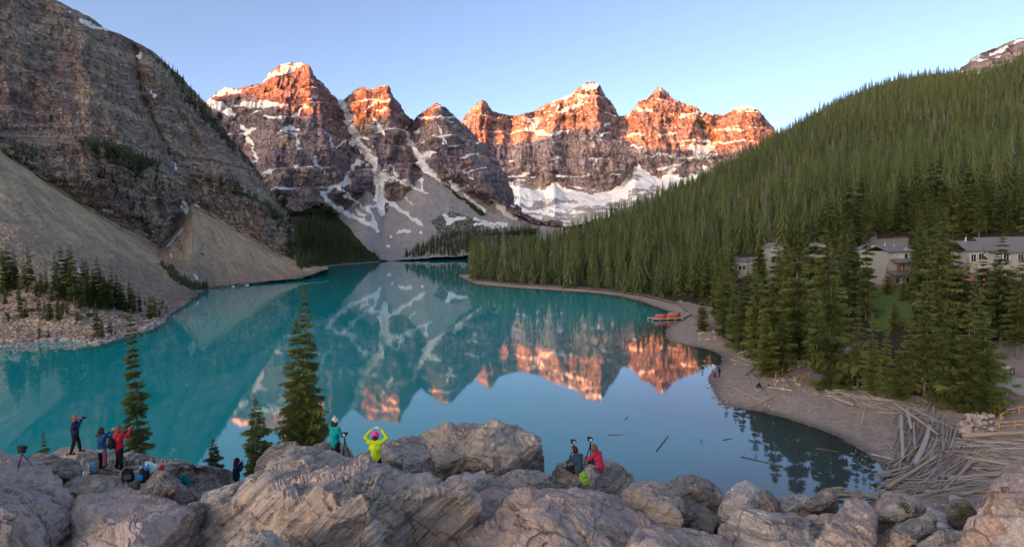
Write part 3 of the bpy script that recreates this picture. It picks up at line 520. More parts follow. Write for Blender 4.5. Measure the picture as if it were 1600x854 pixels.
def beach_mat():
    m = NT('gravel_beach'); p = m.pos(); z = m.n('SeparateXYZ', {0: p}).outputs[2]; n = m.noise(p, .3, 6, .65); v = m.n('SeparateColor', {0: m.voro(p, 3.2, 'F1', 1)}).outputs[0]
    v2 = m.n('SeparateColor', {0: m.voro(p, 1.1, 'F1', 1)}).outputs[1]
    c = m.mix(n, (0.287, 0.215, 0.162), (0.464, 0.360, 0.281)); c = m.mix(m.math('MULTIPLY', v, .45), c, (0.512, 0.441, 0.367)); c = m.mix(m.math('MULTIPLY', m.remap(v2, .5, 1), .5), c, (0.232, 0.186, 0.151))
    wet = m.remap(m.math('ADD', z, m.math('MULTIPLY', n, .06)), 0.03, 0.22)
    c = m.mix(wet, m.mix(0.62, c, (0.035, 0.03, 0.026)), c)
    return m.done(c, m.remap(wet, 0, 1, .5, .95), m.bump(m.math('ADD', m.voro(p, 3.2), m.noise(p, 6, 5, .7)), .8, .16), .2)
bme = mesh_np('beach', np.stack([fx, fy, z_], 1), grid_faces(*GX.shape)); tag(link('beach', bme, beach_mat()), kind='structure')
HITS.append(BVHTree.FromPolygons([tuple(v) for v in np.stack([fx, fy, z_], 1)], [tuple(f) for f in grid_faces(*GX.shape).tolist()])); BEACH = [HITS[-1]]

# ---------------------------------------------------------------- the lake
ly = np.concatenate([np.arange(8, 120, 1.5), np.arange(120, 300, 5), np.arange(300, 1000, 25.0)]); lu = np.linspace(-1.8, 1.7, 380)
LX = lu[None, :]*ly[:, None]; LY = np.repeat(ly[:, None], len(lu), 1)
ds = -shore_s(LX.ravel(), LY.ravel())
ls = np.array([at_z(np.array(float(a)), np.array(float(b)))[:2] for a, b in [(-150, 552), (0, 546), (150, 543), (240, 515), (262, 494), (316, 459), (400, 445), (486, 434)]])
dl, _ = seg_dist(LX.ravel(), LY.ravel(), [tuple(p) for p in ls])
def water_mat():
    m = NT('glacial_water'); p = m.pos(); mu = m.attr('shallow'); de = m.attr('bed')
    c = m.mix(m.noise(p, .012, 3), (0.0, 0.30, 0.305), (0.0, 0.355, 0.35))
    c = m.mix(mu, c, (0.060, 0.085, 0.078)); c = m.mix(de, c, (0.04, 0.036, 0.028))
    w1 = m.noise(m.vmul(p, (.35, 1.0, 1.0)), 1.1, 3, .5); w2 = m.noise(m.vmul(p, (.3, 1.0, 1.0)), .22, 2, .5)
    calm = m.remap(m.noise(p, .02, 3), .35, .65, .35, 1.0)
    nrm = m.bump(m.math('ADD', m.math('MULTIPLY', w1, .05), m.math('MULTIPLY', w2, .16)), m.math('MULTIPLY', calm, .10), .12)
    return m.done(c, 0.03, nrm, .5, IOR=1.62)
lme = mesh_np('lake', np.stack([LX.ravel(), LY.ravel(), LX.ravel()*0], 1), grid_faces(*LX.shape),
              {'shallow': np.clip(np.exp(-np.clip(ds, 0, None)/34.0)*np.clip((190-LY.ravel())/60, 0, 1)*1.1+np.exp(-np.clip(ds, 0, None)/6.0)*.5, 0, 1), 'bed': np.maximum(np.exp(-np.clip(ds-.3, 0, None)/2.2)*.8, np.exp(-np.clip(dl-1, 0, None)/1.6)*.6)})
tag(link('lake', lme, water_mat()), kind='structure')
# ground under everything, out to the horizon
gm = ground_mat('valley_ground', (0.05, 0.05, 0.03), (0.11, 0.10, 0.06), False)
tag(link('ground', mesh_np('ground', [(-30000, -30000, -6), (30000, -30000, -6), (30000, 30000, -6), (-30000, 30000, -6)], np.array([[0, 1, 2, 3]])), gm), kind='structure')

# ---------------------------------------------------------------- unseen range behind the viewer, its crest shaped to shade all but the summits
TERM = [[(318, 170), (345, 150), (372, 146), (400, 150), (425, 160), (450, 172), (470, 182), (500, 188), (520, 190), (545, 182), (570, 184), (600, 182), (625, 186), (655, 190), (690, 196), (714, 200)],
        [(728, 206), (745, 222), (770, 226), (800, 226), (840, 216), (870, 206), (895, 200), (925, 202), (960, 205), (985, 222), (1010, 230), (1060, 233), (1110, 236), (1150, 234), (1190, 226), (1215, 222)]]
LB = 4500.0; sh_, ch_, te_ = math.sin(SUN_HEAD), math.cos(SUN_HEAD), math.tan(SUN_EL); pairs = []
for ln in TERM:
    a = np.array(ln, float)
    for x in np.arange(a[0, 0], a[-1, 0], 2.0):
        h = hit(x, np.interp(x, a[:, 0], a[:, 1]))
        if h is None: continue
        s = h[0]*ch_-h[1]*sh_; r = h[0]*sh_+h[1]*ch_; pairs.append((s, h[2]+(r+LB)*te_))
pairs = np.array(sorted(pairs)); sb = np.arange(-4300, 2601, 12.0); zc = np.full(len(sb), np.nan)
for k, s in enumerate(sb):
    m_ = np.abs(pairs[:, 0]-s) < 14
    if m_.any(): zc[k] = np.median(pairs[m_, 1])
ok = ~np.isnan(zc); zc = np.interp(sb, sb[ok], zc[ok])
need = np.interp(sb, [-860, -845, -600, -420, -300, 100, 300, 900, 2600], [0, 310, 310, 360, 450, 480, 440, 330, 250])+(np.interp(sb, [-900, -600, -400, -200, 150, 300, 2600], [330, 450, 1000, 1650, 1650, 1500, 1500])+LB)*te_
zc = np.where(sb > -850, np.maximum(zc, np.minimum(zc[np.argmin(abs(sb+870))]+(sb+850)*3.0, need)), zc)
ker = np.ones(3)/3; zc = np.convolve(np.pad(zc, 1, 'edge'), ker, 'valid')
prof = [(-LB-2600, -6, 0), (-LB-1300, .5, 40), (-LB-420, .82, 25), (-LB, 1.0, 0), (-LB+130, .75, 12), (-LB+420, .32, 25), (-LB+760, -6, 0)]
Pm = []
for r, f, am in prof:
    hh = np.where(np.full(len(sb), f) > 0, zc*f, -8.0); q3 = np.stack([sb/180, np.full(len(sb), r/200), sb*0], 1); hh = hh+am*fbm(q3, 4, 3)
    Pm.append(np.stack([sb*ch_+r*sh_, -sb*sh_+r*ch_, hh], 1))
Pm = np.array(Pm); nb = Pm.shape[0]*Pm.shape[1]
tag(link('mountains', mesh_np('mountains', Pm.reshape(-1, 3), grid_faces(Pm.shape[0], Pm.shape[1]), {'talus': np.zeros(nb), 'snow': np.zeros(nb), 'veg': np.zeros(nb)}), M_FAR), kind='structure')  # out of view; profile fitted to cast the shade line

# ================================================================== TREES
def leaf_mat(name, a, b, per_object=True, thin=.3):
    m = NT(name); p = m.n('TexCoord').outputs['Object']
    r = m.n('ObjectInfo').outputs['Random'] if per_object else m.attr('tint')
    f = m.math('ADD', m.math('MULTIPLY', r, .65), m.math('MULTIPLY', m.attr('spray'), .5), True)
    c = m.mix(f, a, b)
    if not per_object: c = m.mix(m.math('LESS_THAN', r, -.5), c, (.20, .175, .15))
    c = m.mix(m.math('MULTIPLY', m.remap(m.noise(p, 2.0, 3), .5, .75), .35), c, (b[0]*1.35, b[1]*1.15, b[2]))
    m.done(c, .75, None, .15); tr = m.n('BsdfTranslucent', {'Color': m.mix(.5, c, m.mix(1.0, c, (1.5, 1.5, .9), 'MULTIPLY'))}); mx = m.n('MixShader', {0: thin, 1: m.b.outputs[0], 2: tr.outputs[0]}); m.t.links.new(mx.outputs[0], m.out.inputs[0]); return m.m
M_NEEDLE = leaf_mat('spruce_needles', (0.055, 0.088, 0.032), (0.225, 0.25, 0.075))
M_NEEDLE_F = leaf_mat('spruce_needles_forest', (0.020, 0.040, 0.020), (0.150, 0.178, 0.062), False, .12)
M_NEEDLE_B = leaf_mat('spruce_needles_bright', (0.10, 0.13, 0.035), (0.22, 0.235, 0.06))
M_BARK = plain('spruce_bark', (0.19, 0.145, 0.11), .95, .4, 6, .1)

def crown_mesh(seed, H, R, base, whorls, nb, pairs, slim=1.0, gap=0.0, droop=0.42, sparse=0.0):
    """A spruce crown: whorls of drooping boughs, each a stem blade with rows of needle sprays."""
    g = np.random.default_rng(seed); V, F, sp = [], [], []
    def tri(a, b, c, s):
        k = len(V); V.extend((a, b, c)); F.append((k, k+1, k+2)); sp.extend((s, s, s))
    lop = g.uniform(.8, 1.15, 8)
    for i in range(whorls):
        t = (i+g.uniform(-.7, .7))/whorls; t = min(max(t, 0), .985); z = base+(H-base)*t**0.93
        prof = (1-t)**0.82*(0.72+.28*min(1, t*7)); L0 = (R*slim*prof+0.07*R)*math.exp(g.normal(0, .16))
        for j in range(nb):
            if g.random() < sparse: continue
            az = 2*math.pi*(j+g.uniform(-.45, .45))/nb+i*2.4; L = L0*g.uniform(.62, 1.18)*lop[int(az/(2*math.pi)*8) % 8]
            if g.random() < gap: L *= g.uniform(.3, .6)
            o = np.array((math.cos(az), math.sin(az), 0)); sd_ = np.array((-o[1], o[0], 0)); s0 = g.random()
            dz = droop*g.uniform(.7, 1.3)*(1-.55*t); wd = L*(g.uniform(.12, .20) if pairs < 7 else g.uniform(.05, .09))+.02*R
            def pt(u): return np.array((0, 0, z))+o*L*u+np.array((0, 0, -L*dz*u+L*.22*u*u*u))
            tri(pt(.02)+(0, 0, .03*R), pt(.62)-sd_*wd*.5-(0, 0, wd*.25), pt(.62)+sd_*wd*.5-(0, 0, wd*.25), s0)
            tri(pt(.45)-sd_*wd*.55, pt(1.0), pt(.45)+sd_*wd*.55, min(1, s0*.6+.5))
            for q in range(pairs):
                u = .25+.62*(q+g.uniform(0, .6))/max(pairs, 1); l = L*(.46-.30*u)*g.uniform(.75, 1.3)+.015*R; b = pt(u); e = L*(.10 if pairs < 7 else .06)
                for sg in (-1, 1):
                    tip = b+sd_*sg*l+o*l*.65-np.array((0, 0, l*g.uniform(.12, .5)))
                    tri(b-o*e, tip, b+o*e+(0, 0, e*.3), min(1, s0*.7+g.uniform(0, .45)))
                    if pairs > 3:
                        tip2 = b+sd_*sg*l*.4+o*l*.2-np.array((0, 0, l*g.uniform(.55, .95)))
                        tri(b-o*e*.8, tip2, b+o*e*.8, s0*.5)
    tri((-.03*R, 0, H*.93), (0, 0, H*1.015), (.03*R, 0, H*.93), .7); tri((0, -.03*R, H*.93), (0, 0, H*1.015), (0, .03*R, H*.93), .7)
    return mesh_np('crown', np.array(V), np.array(F), {'spray': np.array(sp)}, smooth=False)
def trunk_mesh(H, r, base, seed, stubs=10):
    g = np.random.default_rng(seed); mb = MB(); w_ = g.uniform(-.01, .01, (6, 2))*H
    pts = [(w_[k, 0]*(k > 0)*.5, w_[k, 1]*(k > 0)*.5, -.4 if k == 0 else H*.96*k/5) for k in range(6)]
    mb.tube(pts, [r*1.25, r*.85, r*.66, r*.46, r*.26, r*.06], 7)
    for k in range(stubs):
        z = base*g.uniform(.25, 1.1)+.1; a = g.uniform(0, 6.28); l = r*g.uniform(2, 6)
        mb.tube([(0, 0, z), (math.cos(a)*l, math.sin(a)*l, z-l*.25)], [r*.16, r*.05], 4)
    return mb.mesh('trunk', True)
VAR = []                                                  # unit-height models: (crown, trunk)
for k in range(7):
    VAR.append((crown_mesh(100+k, 1.0, [.155, .13, .145, .12, .165, .11, .14][k], [.07, .05, .12, .09, .04, .16, .06][k], [32, 34, 30, 35, 32, 30, 36][k], 9, 5, 1.12, .12+.03*k, [.42, .5, .36, .55, .4, .45, .5][k]),
                trunk_mesh(1.0, .0125, [.07, .05, .12, .09, .04, .16, .06][k], 50+k, 6)))
FINE = []
for k in range(4):
    FINE.append((crown_mesh(300+k, 1.0, [.17, .15, .18, .14][k], [.03, .04, .02, .05][k], 46, 10, 7, 1.0, .22, [.42, .48, .38, .5][k]), trunk_mesh(1.0, .012, .04, 70+k, 6)))
for c, t in VAR+FINE: c.materials.append(M_NEEDLE); t.materials.append(M_BARK)
NTREE = [0]
def spruce(P, H, label, group=None, v=None, wide=1.0, rz=None, fine=False, bright=False, cat='tree', lean=0.0):
    g = RNG; L = FINE if fine else VAR; c, t = L[(int(g.integers(len(L))) if v is None else v) % len(L)]
    e = thing('spruce_tree', label, cat, (P[0], P[1], P[2]-.1), g.uniform(0, 6.28) if rz is None else rz, group); e.scale = (H*wide, H*wide, H)
    if lean: e.rotation_euler[1] = lean
    link('trunk', t, None, e); o = link('crown', c, None, e); NTREE[0] += 1
    if bright: o.material_slots[0].link = 'OBJECT'; o.material_slots[0].material = M_NEEDLE_B
    return e
def px_tree(bx, by, ty, label, group=None, trees=None, sink=0.0, **kw):
    """A tree whose foot stands on the ground seen at (bx, by) and whose tip reaches the height of ty."""
    P = hit(bx, by, trees)
    if P is None: return None
    d = P[1]; top = at_depth(np.array(float(bx)), np.array(float(ty)), d); return spruce(P, float(top[2]-P[2]), label, group, **kw)

# --- trees on the near shore of the right bank, one by one
G_SHORE = 'spruces along the beach and driftwood'
SHORE_T = [(1097, 517, 453, 'lone small spruce on the gravel behind the canoe dock', dict(v=0)), (1125, 503, 456, 'slim spruce just inland of the lone small spruce by the dock', dict(v=1)),
 (1160, 552, 428, 'spruce beside the green bush above the small bay of the beach', dict(v=2)), (1178, 560, 440, 'dense spruce next to the pile of bleached branches on the beach', dict(v=4)),
 (1197, 588, 476, 'bright green pointed spruce at the top of the rail fence', dict(v=0, bright=True)), (1222, 580, 466, 'bushy spruce standing just above the wooden rail fence', dict(v=4)),
 (1245, 560, 345, 'very tall spruce rising over the rail fence on the beach', dict(v=0, wide=1.05)), (1212, 555, 372, 'tall dark spruce in front of the half hidden grey cabin', dict(v=2)),
 (1296, 606, 386, 'broad tall spruce at the end of the gravel path by the beach', dict(v=4, wide=1.12)), (1272, 575, 430, 'dark spruce tucked behind the broad tall spruce on the beach', dict(v=3)),
 (1318, 604, 545, 'little bright spruce at the foot of the broad tall spruce', dict(v=0, bright=True, wide=1.3)), (1340, 605, 470, 'narrow spruce at the upper edge of the driftwood, beside the low bushes', dict(v=5)),
 (1362, 613, 486, 'spruce at the upper edge of the driftwood, second from the low bushes', dict(v=1)), (1384, 621, 498, 'spruce above the driftwood with a narrow drooping crown', dict(v=3)),
 (1404, 622, 540, 'short spruce in the middle of the row above the driftwood', dict(v=0, wide=1.2)), (1420, 618, 476, 'spruce rising behind the short spruce above the driftwood', dict(v=2)),
 (1445, 618, 420, 'tallest spruce of the row above the driftwood', dict(v=5, wide=1.15)), (1462, 625, 508, 'spruce leaning against the tallest one above the driftwood', dict(v=1)),
 (1489, 633, 482, 'leafy spruce between the driftwood and the heap of round stones', dict(v=4)), (1512, 640, 470, 'full dark spruce next to the heap of round stones', dict(v=4)), (1537, 643, 483, 'full spruce nearest to the sandy path and heap of stones', dict(v=0, wide=1.2)),
 (1467, 520, 318, 'tall ragged spruce between the lawn cabin and the lodge', dict(v=2, wide=1.05)), (1440, 505, 352, 'tall spruce hiding one side of the lawn cabin', dict(v=1, wide=.9)), (1487, 500, 340, 'tall spruce in front of the lodge roof', dict(v=3, wide=1.1)),
 (1353, 500, 346, 'slender spruce standing at the edge of the lawn by the pale green barn', dict(v=3, wide=.9)), (1330, 470, 340, 'dark spruce beside the pale green barn', dict(v=1)), (1398, 512, 463, 'small dark spruce growing on the lawn', dict(v=0, wide=1.25)),
 (1386, 460, 412, 'tiny spruce on the lawn beside the cabin porch', dict(v=2, wide=1.1)), (1590, 560, 398, 'pale loose spruce beside the lodge at the picture edge', dict(v=5, bright=True, wide=1.2)), (1562, 540, 362, 'dark blue green spruce in front of the lodge windows', dict(v=2, wide=1.05)),
 (1523, 528, 405, 'thin pale spruce in front of the orange lodge posts', dict(v=5, wide=.9)), (1540, 520, 432, 'yellowish spruce below the orange lodge gable', dict(v=0, bright=True)), (1272, 500, 335, 'tall spruce in front of the small blue windowed cabin', dict(v=0)), (1556, 512, 392, 'dark spruce hiding the middle of the lodge wall', dict(v=0)), (1510, 508, 402, 'slim spruce before the sloping lodge roof', dict(v=1, wide=.85)), (1578, 530, 408, 'green spruce standing close to the lodge posts', dict(v=4, wide=.9)), (1412, 470, 425, 'small spruce at the corner of the lawn cabin', dict(v=2)), (1376, 440, 392, 'young spruce against the blank wall of the pale green barn', dict(v=5)), (1496, 515, 388, 'spruce screening the left corner of the lodge', dict(v=3)), (1534, 515, 384, 'full spruce standing before the lodge window', dict(v=6, wide=.9)), (1388, 432, 384, 'slim spruce between the pale green barn and the lawn cabin', dict(v=1, wide=.8)), (1602, 520, 380, 'dark spruce at the far end of the lodge', dict(v=2)), (1290, 515, 350, 'yellow tipped spruce beside the small blue windowed cabin', dict(v=4, bright=True)),
 (1180, 500, 408, 'spruce in front of the hidden white cabin wall', dict(v=1)), (1145, 500, 425, 'spruce standing over the stone bank near the canoe dock', dict(v=3))]
for bx, by, ty, lab, kw in SHORE_T: px_tree(bx, by, ty, lab, G_SHORE, HILL+BEACH, **kw)

# --- spruces on the rubble bench across the water
G_LEFT = 'spruces on the rubble bench below the scree'
LT = [(4, 415, 383), (16, 452, 378), (26, 452, 385), (48, 455, 378), (66, 458, 420), (73, 458, 418), (88, 455, 393), (100, 470, 381), (112, 470, 378), (117, 478, 382), (131, 465, 400), (138, 470, 402), (148, 475, 410), (155, 480, 398), (165, 480, 425), (176, 478, 412), (184, 483, 422), (204, 485, 436), (210, 488, 445), (218, 487, 450), (227, 478, 460), (236, 498, 457), (242, 495, 460), (250, 495, 478), (32, 498, 448), (40, 495, 470), (62, 490, 456), (70, 490, 465), (78, 498, 462), (97, 495, 468), (105, 492, 470), (152, 529, 466), (160, 527, 490), (173, 525, 490), (180, 522, 508), (62, 527, 500), (77, 527, 510), (38, 456, 400), (8, 475, 445), (128, 482, 440), (170, 482, 440), (144, 480, 430), (196, 487, 455), (57, 462, 430), (122, 500, 480), (92, 499, 462), (323, 448, 432), (10, 455, 395), (160, 478, 415), (190, 484, 435), (172, 484, 430), (136, 478, 425), (150, 482, 420), (108, 468, 395), (82, 470, 440), (30, 470, 440), (90, 490, 465)]
LEFT_L = {(152, 529, 466): 'tall spruce standing alone close to the waterline of the rubble shore', (62, 527, 500): 'tiny isolated spruce low on the rubble shore', (323, 448, 432): 'single small spruce at the tip of the rubble shore below the scree', (48, 455, 378): 'tall narrow spruce at the front of the rubble bench, apart from the clump'}
for bx, by, ty in LT:
    wd = RNG.uniform(.75, 1.05); hpx = by-ty; sz = 'tall' if hpx > 62 else 'middling' if hpx > 38 else 'small'; sl = 'narrow' if wd < .88 else 'bushy'
    zone = 'at the outer end of the rubble bench' if bx < 40 else 'on the open front of the rubble bench' if bx < 90 and by > 465 else 'among the loose group on the rubble bench' if bx < 96 else 'in the thick clump on the rubble bench' if bx < 165 and by < 490 else 'on the slope close above the waterline' if by > 490 and bx < 200 else 'at the thinning end of the clump toward the ravine'
    lb = LEFT_L.get((bx, by, ty), 'dark %s %s spruce %s' % (sz, sl, zone)); px_tree(bx+RNG.uniform(-1, 1), by, ty, lb, G_LEFT, None, v=int(RNG.integers(7)), wide=wd)
# --- foreground trees growing up from behind the ledge
def near_tree(px, D, ty, H, label, v, wide, **kw):
    top = at_depth(np.array(float(px)), np.array(float(ty)), D); return spruce((top[0], top[1], top[2]-H+.1), H, label, None, v=v, wide=wide, fine=True, **kw)
near_tree(204, 29.5, 478, 8.8, 'thin tall spruce with sparse branches behind the women on the ledge', 1, .62)
near_tree(462, 28.0, 492, 8.8, 'large dense spruce in front of the lake by the white hatted person', 0, 1.0, bright=True)
near_tree(474, 29.4, 438, 10.9, 'tall narrow spruce close behind the large dense spruce', 1, .66)
near_tree(398, 26.5, 616, 5.6, 'dark short spruce between the ledge and the big layered boulder', 2, .98)
near_tree(332, 27.0, 682, 3.4, 'tiny spruce tip showing above the edge of the ledge', 2, 1.05)
near_tree(67, 26.0, 672, 3.2, 'tiny spruce tip beside the dark rock near the camera tripod', 3, .85)

# --- everything else: the hill forest as far as it can be told apart, then the mass behind it
def lod_tree(g, H, R, base, lay, nb):
    V, F = [], []
    for i in range(lay):
        t = i/lay; z = base+(1-base)*t; L = R*((1-t)**.85*.9+.05); dz = .75*(1-base)/lay+.3*L
        for j in range(nb):
            a = 2*math.pi*(j+g.uniform(-.4, .4))/nb+i*1.9; l = L*g.uniform(.65, 1.2); w_ = 2.6/nb
            k = len(V); zz = z-dz*g.uniform(.7, 1.2)
            V += [(0, 0, z+.10*(1-base)), (l*math.cos(a-w_*.5), l*math.sin(a-w_*.5), zz), (l*1.12*math.cos(a), l*1.12*math.sin(a), zz+.01), (l*math.cos(a+w_*.5), l*math.sin(a+w_*.5), zz)]
            F += [(k, k+1, k+2), (k, k+2, k+3)]
    k = len(V); V += [(-.012, 0, .9), (.012, 0, .9), (0, 0, 1.03)]; F.append((k, k+1, k+2)); nleaf = len(F)
    for a in (0, 2.1, 4.2): V.append((.011*math.cos(a), .011*math.sin(a), -.03))
    V.append((0, 0, .8)); k += 3; F += [(k, k+1, k+3), (k+1, k+2, k+3), (k+2, k, k+3)]
    return np.array(V), np.array(F), nleaf
gl = np.random.default_rng(5)
LOD1 = [lod_tree(gl, 1, [.15, .125, .14, .11, .16][k], [.08, .05, .14, .06, .1][k], 11, 7) for k in range(5)]
LOD2 = [lod_tree(gl, 1, [.17, .14, .155, .13, .175][k], .04, 7, 6) for k in range(5)]
pts = []
def scatter(n, pxr, t_of, accept, hgt, D0):
    pass
NOTREE = LAWN+[(1340, 372)]
def blocked(qx, qy):
    b = inside(qx, qy, LAWN) | inside(qx, qy, [(1345, 372), (1425, 370), (1432, 395), (1340, 402)]) | inside(qx, qy, [(1480, 376), (1800, 372), (1800, 470), (1485, 470)]) | inside(qx, qy, [(1546, 540), (1800, 500), (1800, 680), (1550, 660)])
    b |= inside(qx, qy, [(1188, 575), (1275, 562), (1292, 600), (1200, 605)]) | inside(qx, qy, [(1310, 530), (1345, 535), (1345, 565), (1310, 560)]) | inside(qx, qy, [(1060, 460), (1118, 478), (1128, 530), (1050, 520)]) | inside(qx, qy, [(1145, 398), (1186, 398), (1186, 440), (1145, 440)]) | inside(qx, qy, [(1200, 395), (1222, 395), (1222, 450), (1200, 450)])
    b |= inside(qx, qy, [(1352, 398), (1430, 398), (1436, 640), (1350, 640)]) | inside(qx, qy, [(1484, 460), (1600, 460), (1600, 545), (1484, 545)]) | inside(qx, qy, [(1148, 420), (1168, 420), (1170, 500), (1146, 500)]) | inside(qx, qy, [(1276, 392), (1290, 392), (1290, 440), (1274, 440)])
    return b
cand = []
g = np.random.default_rng(21); cell = {}
Xr = g.uniform(-150, 1250, 260000); Yr = g.uniform(60, 1350, 260000)
o_ = np.argsort(Yr); kept = []
for x, y in zip(Xr[o_], Yr[o_]):
    a = 800+900*x/y
    if a < 730 or a > 1665: continue
    mind = 4.1+.0032*y; c = (int(x//6), int(y//6)); near = False
    for i in (-1, 0, 1):
        for j in (-1, 0, 1):
            for (u, v) in cell.get((c[0]+i, c[1]+j), ()):
                if (u-x)**2+(v-y)**2 < mind*mind: near = True
    if near: continue
    cell.setdefault(c, []).append((x, y)); kept.append((x, y))
kept = np.array(kept); zs = np.array([drop(x, y, 700, HILL) or -99 for x, y in kept]); m_ = zs > 1.0; kept, zs = kept[m_], zs[m_]
P3 = np.stack([kept[:, 0], kept[:, 1], zs], 1); qx, qy = to_px(P3)
m_ = (~blocked(qx, qy)) & (qx > 728) & (qx < 1660) & (g.random(len(qx)) < np.where(P3[:, 1] < 130, .55, .97)); P3, qx, qy = P3[m_], qx[m_], qy[m_]
gap = fbm(P3/np.array([38, 38, 400]), 3, 61); m_ = gap > -.62; P3, qx, qy = P3[m_], qx[m_], qy[m_]
vis = np.array([(lambda h: h is None or np.linalg.norm(h-CAM) > np.linalg.norm(p-CAM)-60)(hit(a, b-8, HILL)) for a, b, p in zip(qx, qy, P3)])
P3, qx, qy = P3[vis], qx[vis], qy[vis]
Hh = g.normal(16.5, 3.8, len(P3)).clip(9, 27)*np.interp(P3[:, 1], [70, 160, 300, 700, 1300], [.72, .85, 1.15, 1.0, .92])
Hh *= np.where(g.random(len(Hh)) < .22, g.uniform(.45, .75, len(Hh)), 1.0)
depth = P3[:, 1]; order = np.argsort(depth)
NFOR = 300-NTREE[0]
# the trees that show largest: the front row of the point, the row round the bay and those nearest the cabins
front = order[:NFOR]
GRP = [(0, 'spruces crowding the wooded point', 'tall spruce in the dense front ranks above the far curve of the beach'), (1060, 'spruces behind the canoe dock', 'spruce in the thick stand on the slope behind the canoe dock'), (1189, 'spruces between the cabins and the beach', 'spruce in the stand between the hidden cabins and the beach'), (1341, 'spruces around the lawn and the lodge', 'spruce in the stand around the lawn cabins and the lodge')]
MARK = [(900, 'the middle of the wooded point'), (990, 'the inner end of the wooded point'), (1058, 'the canoe dock'), (1097, 'the lone small spruce by the dock'), (1140, 'the round green bush'), (1165, 'the narrow white cabin'), (1213, 'the tall grey cabin'), (1250, 'the rail fence by the path'), (1283, 'the blue windowed cabin'), (1320, 'the near wall of the pale green barn'), (1362, 'the pale green barn'), (1410, 'the lawn cabin'), (1455, 'the gap between the lawn cabin and the lodge'), (1505, 'the long roofed cabin'), (1545, 'the lodge'), (1600, 'the far end of the lodge')]
for i in front:
    gi = [q for q in GRP if qx[i] >= q[0]][-1]; mk = min(MARK, key=lambda q: abs(q[0]-qx[i]))[1]; wd = RNG.uniform(.85, 1.1)
    sz = 'towering' if Hh[i] > 19.5 else 'tall' if Hh[i] > 15.5 else 'middling' if Hh[i] > 11.5 else 'small'; sl = 'slender' if wd < .93 else 'full' if wd > 1.03 else 'shapely'
    spruce(P3[i], Hh[i], '%s %s spruce %s %s' % (sz, sl, 'rising behind' if depth[i] > 132 else 'growing below', mk), gi[1], wide=wd)
rest = order[NFOR:]
print('TREES single', NTREE[0], 'mass', len(rest))
FV, FF, TI, SP, MI = [], [], [], [], []; off = 0
def add_mass(P, H, lod, tint, gg):
    global off
    V, F, nl = lod[int(gg.integers(5))]; a = gg.uniform(0, 6.28); c, s = math.cos(a), math.sin(a); wv = H*gg.uniform(.85, 1.2)
    W = np.stack([(V[:, 0]*c-V[:, 1]*s)*wv, (V[:, 0]*s+V[:, 1]*c)*wv, V[:, 2]*H], 1)+P
    FV.append(W); FF.append(F+off); TI.append(np.full(len(V), tint)); SP.append(np.repeat(gg.random(len(V)//4+1), 4)[:len(V)]); MI.append(np.arange(len(F)) >= nl); off += len(V)
for i in rest: add_mass(P3[i]-(0, 0, .2), Hh[i], LOD1 if depth[i] < 330 else LOD2, -1.0 if g.random() < .025 else float(np.clip(g.beta(1.3, 1.6)+.25*fbm(P3[i:i+1]/60, 3, 3)[0], 0, 1)), g)
# the wooded end of the lake, ledges of the cliff and the shelf above the ravine
def px_mass(poly, n, hm, D_max=None, trees=None, tint=(0, 1)):
    a = np.array(poly); k = 0
    for _ in range(n*6):
        if k >= n: break
        x, y = g.uniform(a[:, 0].min(), a[:, 0].max()), g.uniform(a[:, 1].min(), a[:, 1].max())
        if not inside(np.array([x]), np.array([y]), poly)[0]: continue
        h = hit(x, y, trees)
        if h is None: continue
        add_mass(h-(0, 0, .4), hm*g.uniform(.6, 1.3), LOD2, g.uniform(*tint), g); k += 1
px_mass([(458, 352), (505, 330), (545, 372), (575, 396), (600, 404), (560, 409), (500, 416), (466, 421)], 900, 10.5, tint=(0, .5))
px_mass([(630, 402), (640, 394), (680, 374), (722, 362), (842, 356), (842, 392), (735, 400)], 900, 11, tint=(0, .5))
px_mass([(125, 222), (170, 224), (215, 240), (250, 252), (225, 268), (160, 245)], 90, 7, tint=(.1, .6)); px_mass([(200, 245), (222, 250), (222, 272), (203, 278)], 25, 7)
px_mass([(225, 74), (262, 100), (300, 137), (330, 172), (345, 196), (325, 185), (290, 150), (255, 108)], 120, 6.5, tint=(0, .5)); px_mass([(268, 145), (290, 150), (350, 200), (400, 260), (430, 300), (452, 335), (440, 335), (395, 275), (330, 200)], 220, 6.5, tint=(0, .4))
px_mass([(310, 270), (360, 283), (420, 318), (455, 350), (455, 362), (400, 330), (330, 290)], 110, 6.5, tint=(0, .5)); px_mass([(450, 350), (460, 372), (463, 404), (448, 400)], 40, 7, tint=(0, .4)); px_mass([(252, 409), (272, 422), (300, 442), (320, 448), (312, 455), (285, 448), (262, 430)], 110, 3.2, tint=(.3, .9)); px_mass([(20, 228), (60, 240), (56, 252), (22, 245)], 16, 6)
px_mass([(195, 325), (212, 340), (245, 372), (238, 376), (200, 345)], 22, 5, tint=(.2, .6))
fm = mesh_np('spruce_forest', np.concatenate(FV), np.concatenate(FF), {'tint': np.concatenate(TI), 'spray': np.concatenate(SP)}, smooth=False)
fm.materials.append(M_NEEDLE_F); fm.materials.append(M_BARK); fm.polygons.foreach_set('material_index', np.concatenate(MI).astype(np.int32))
tag(link('spruce_forest', fm), 'dense spruce forest covering the wooded hillside and the far end of the lake', 'forest', kind='stuff')
print('FOREST tris', len(fm.polygons))
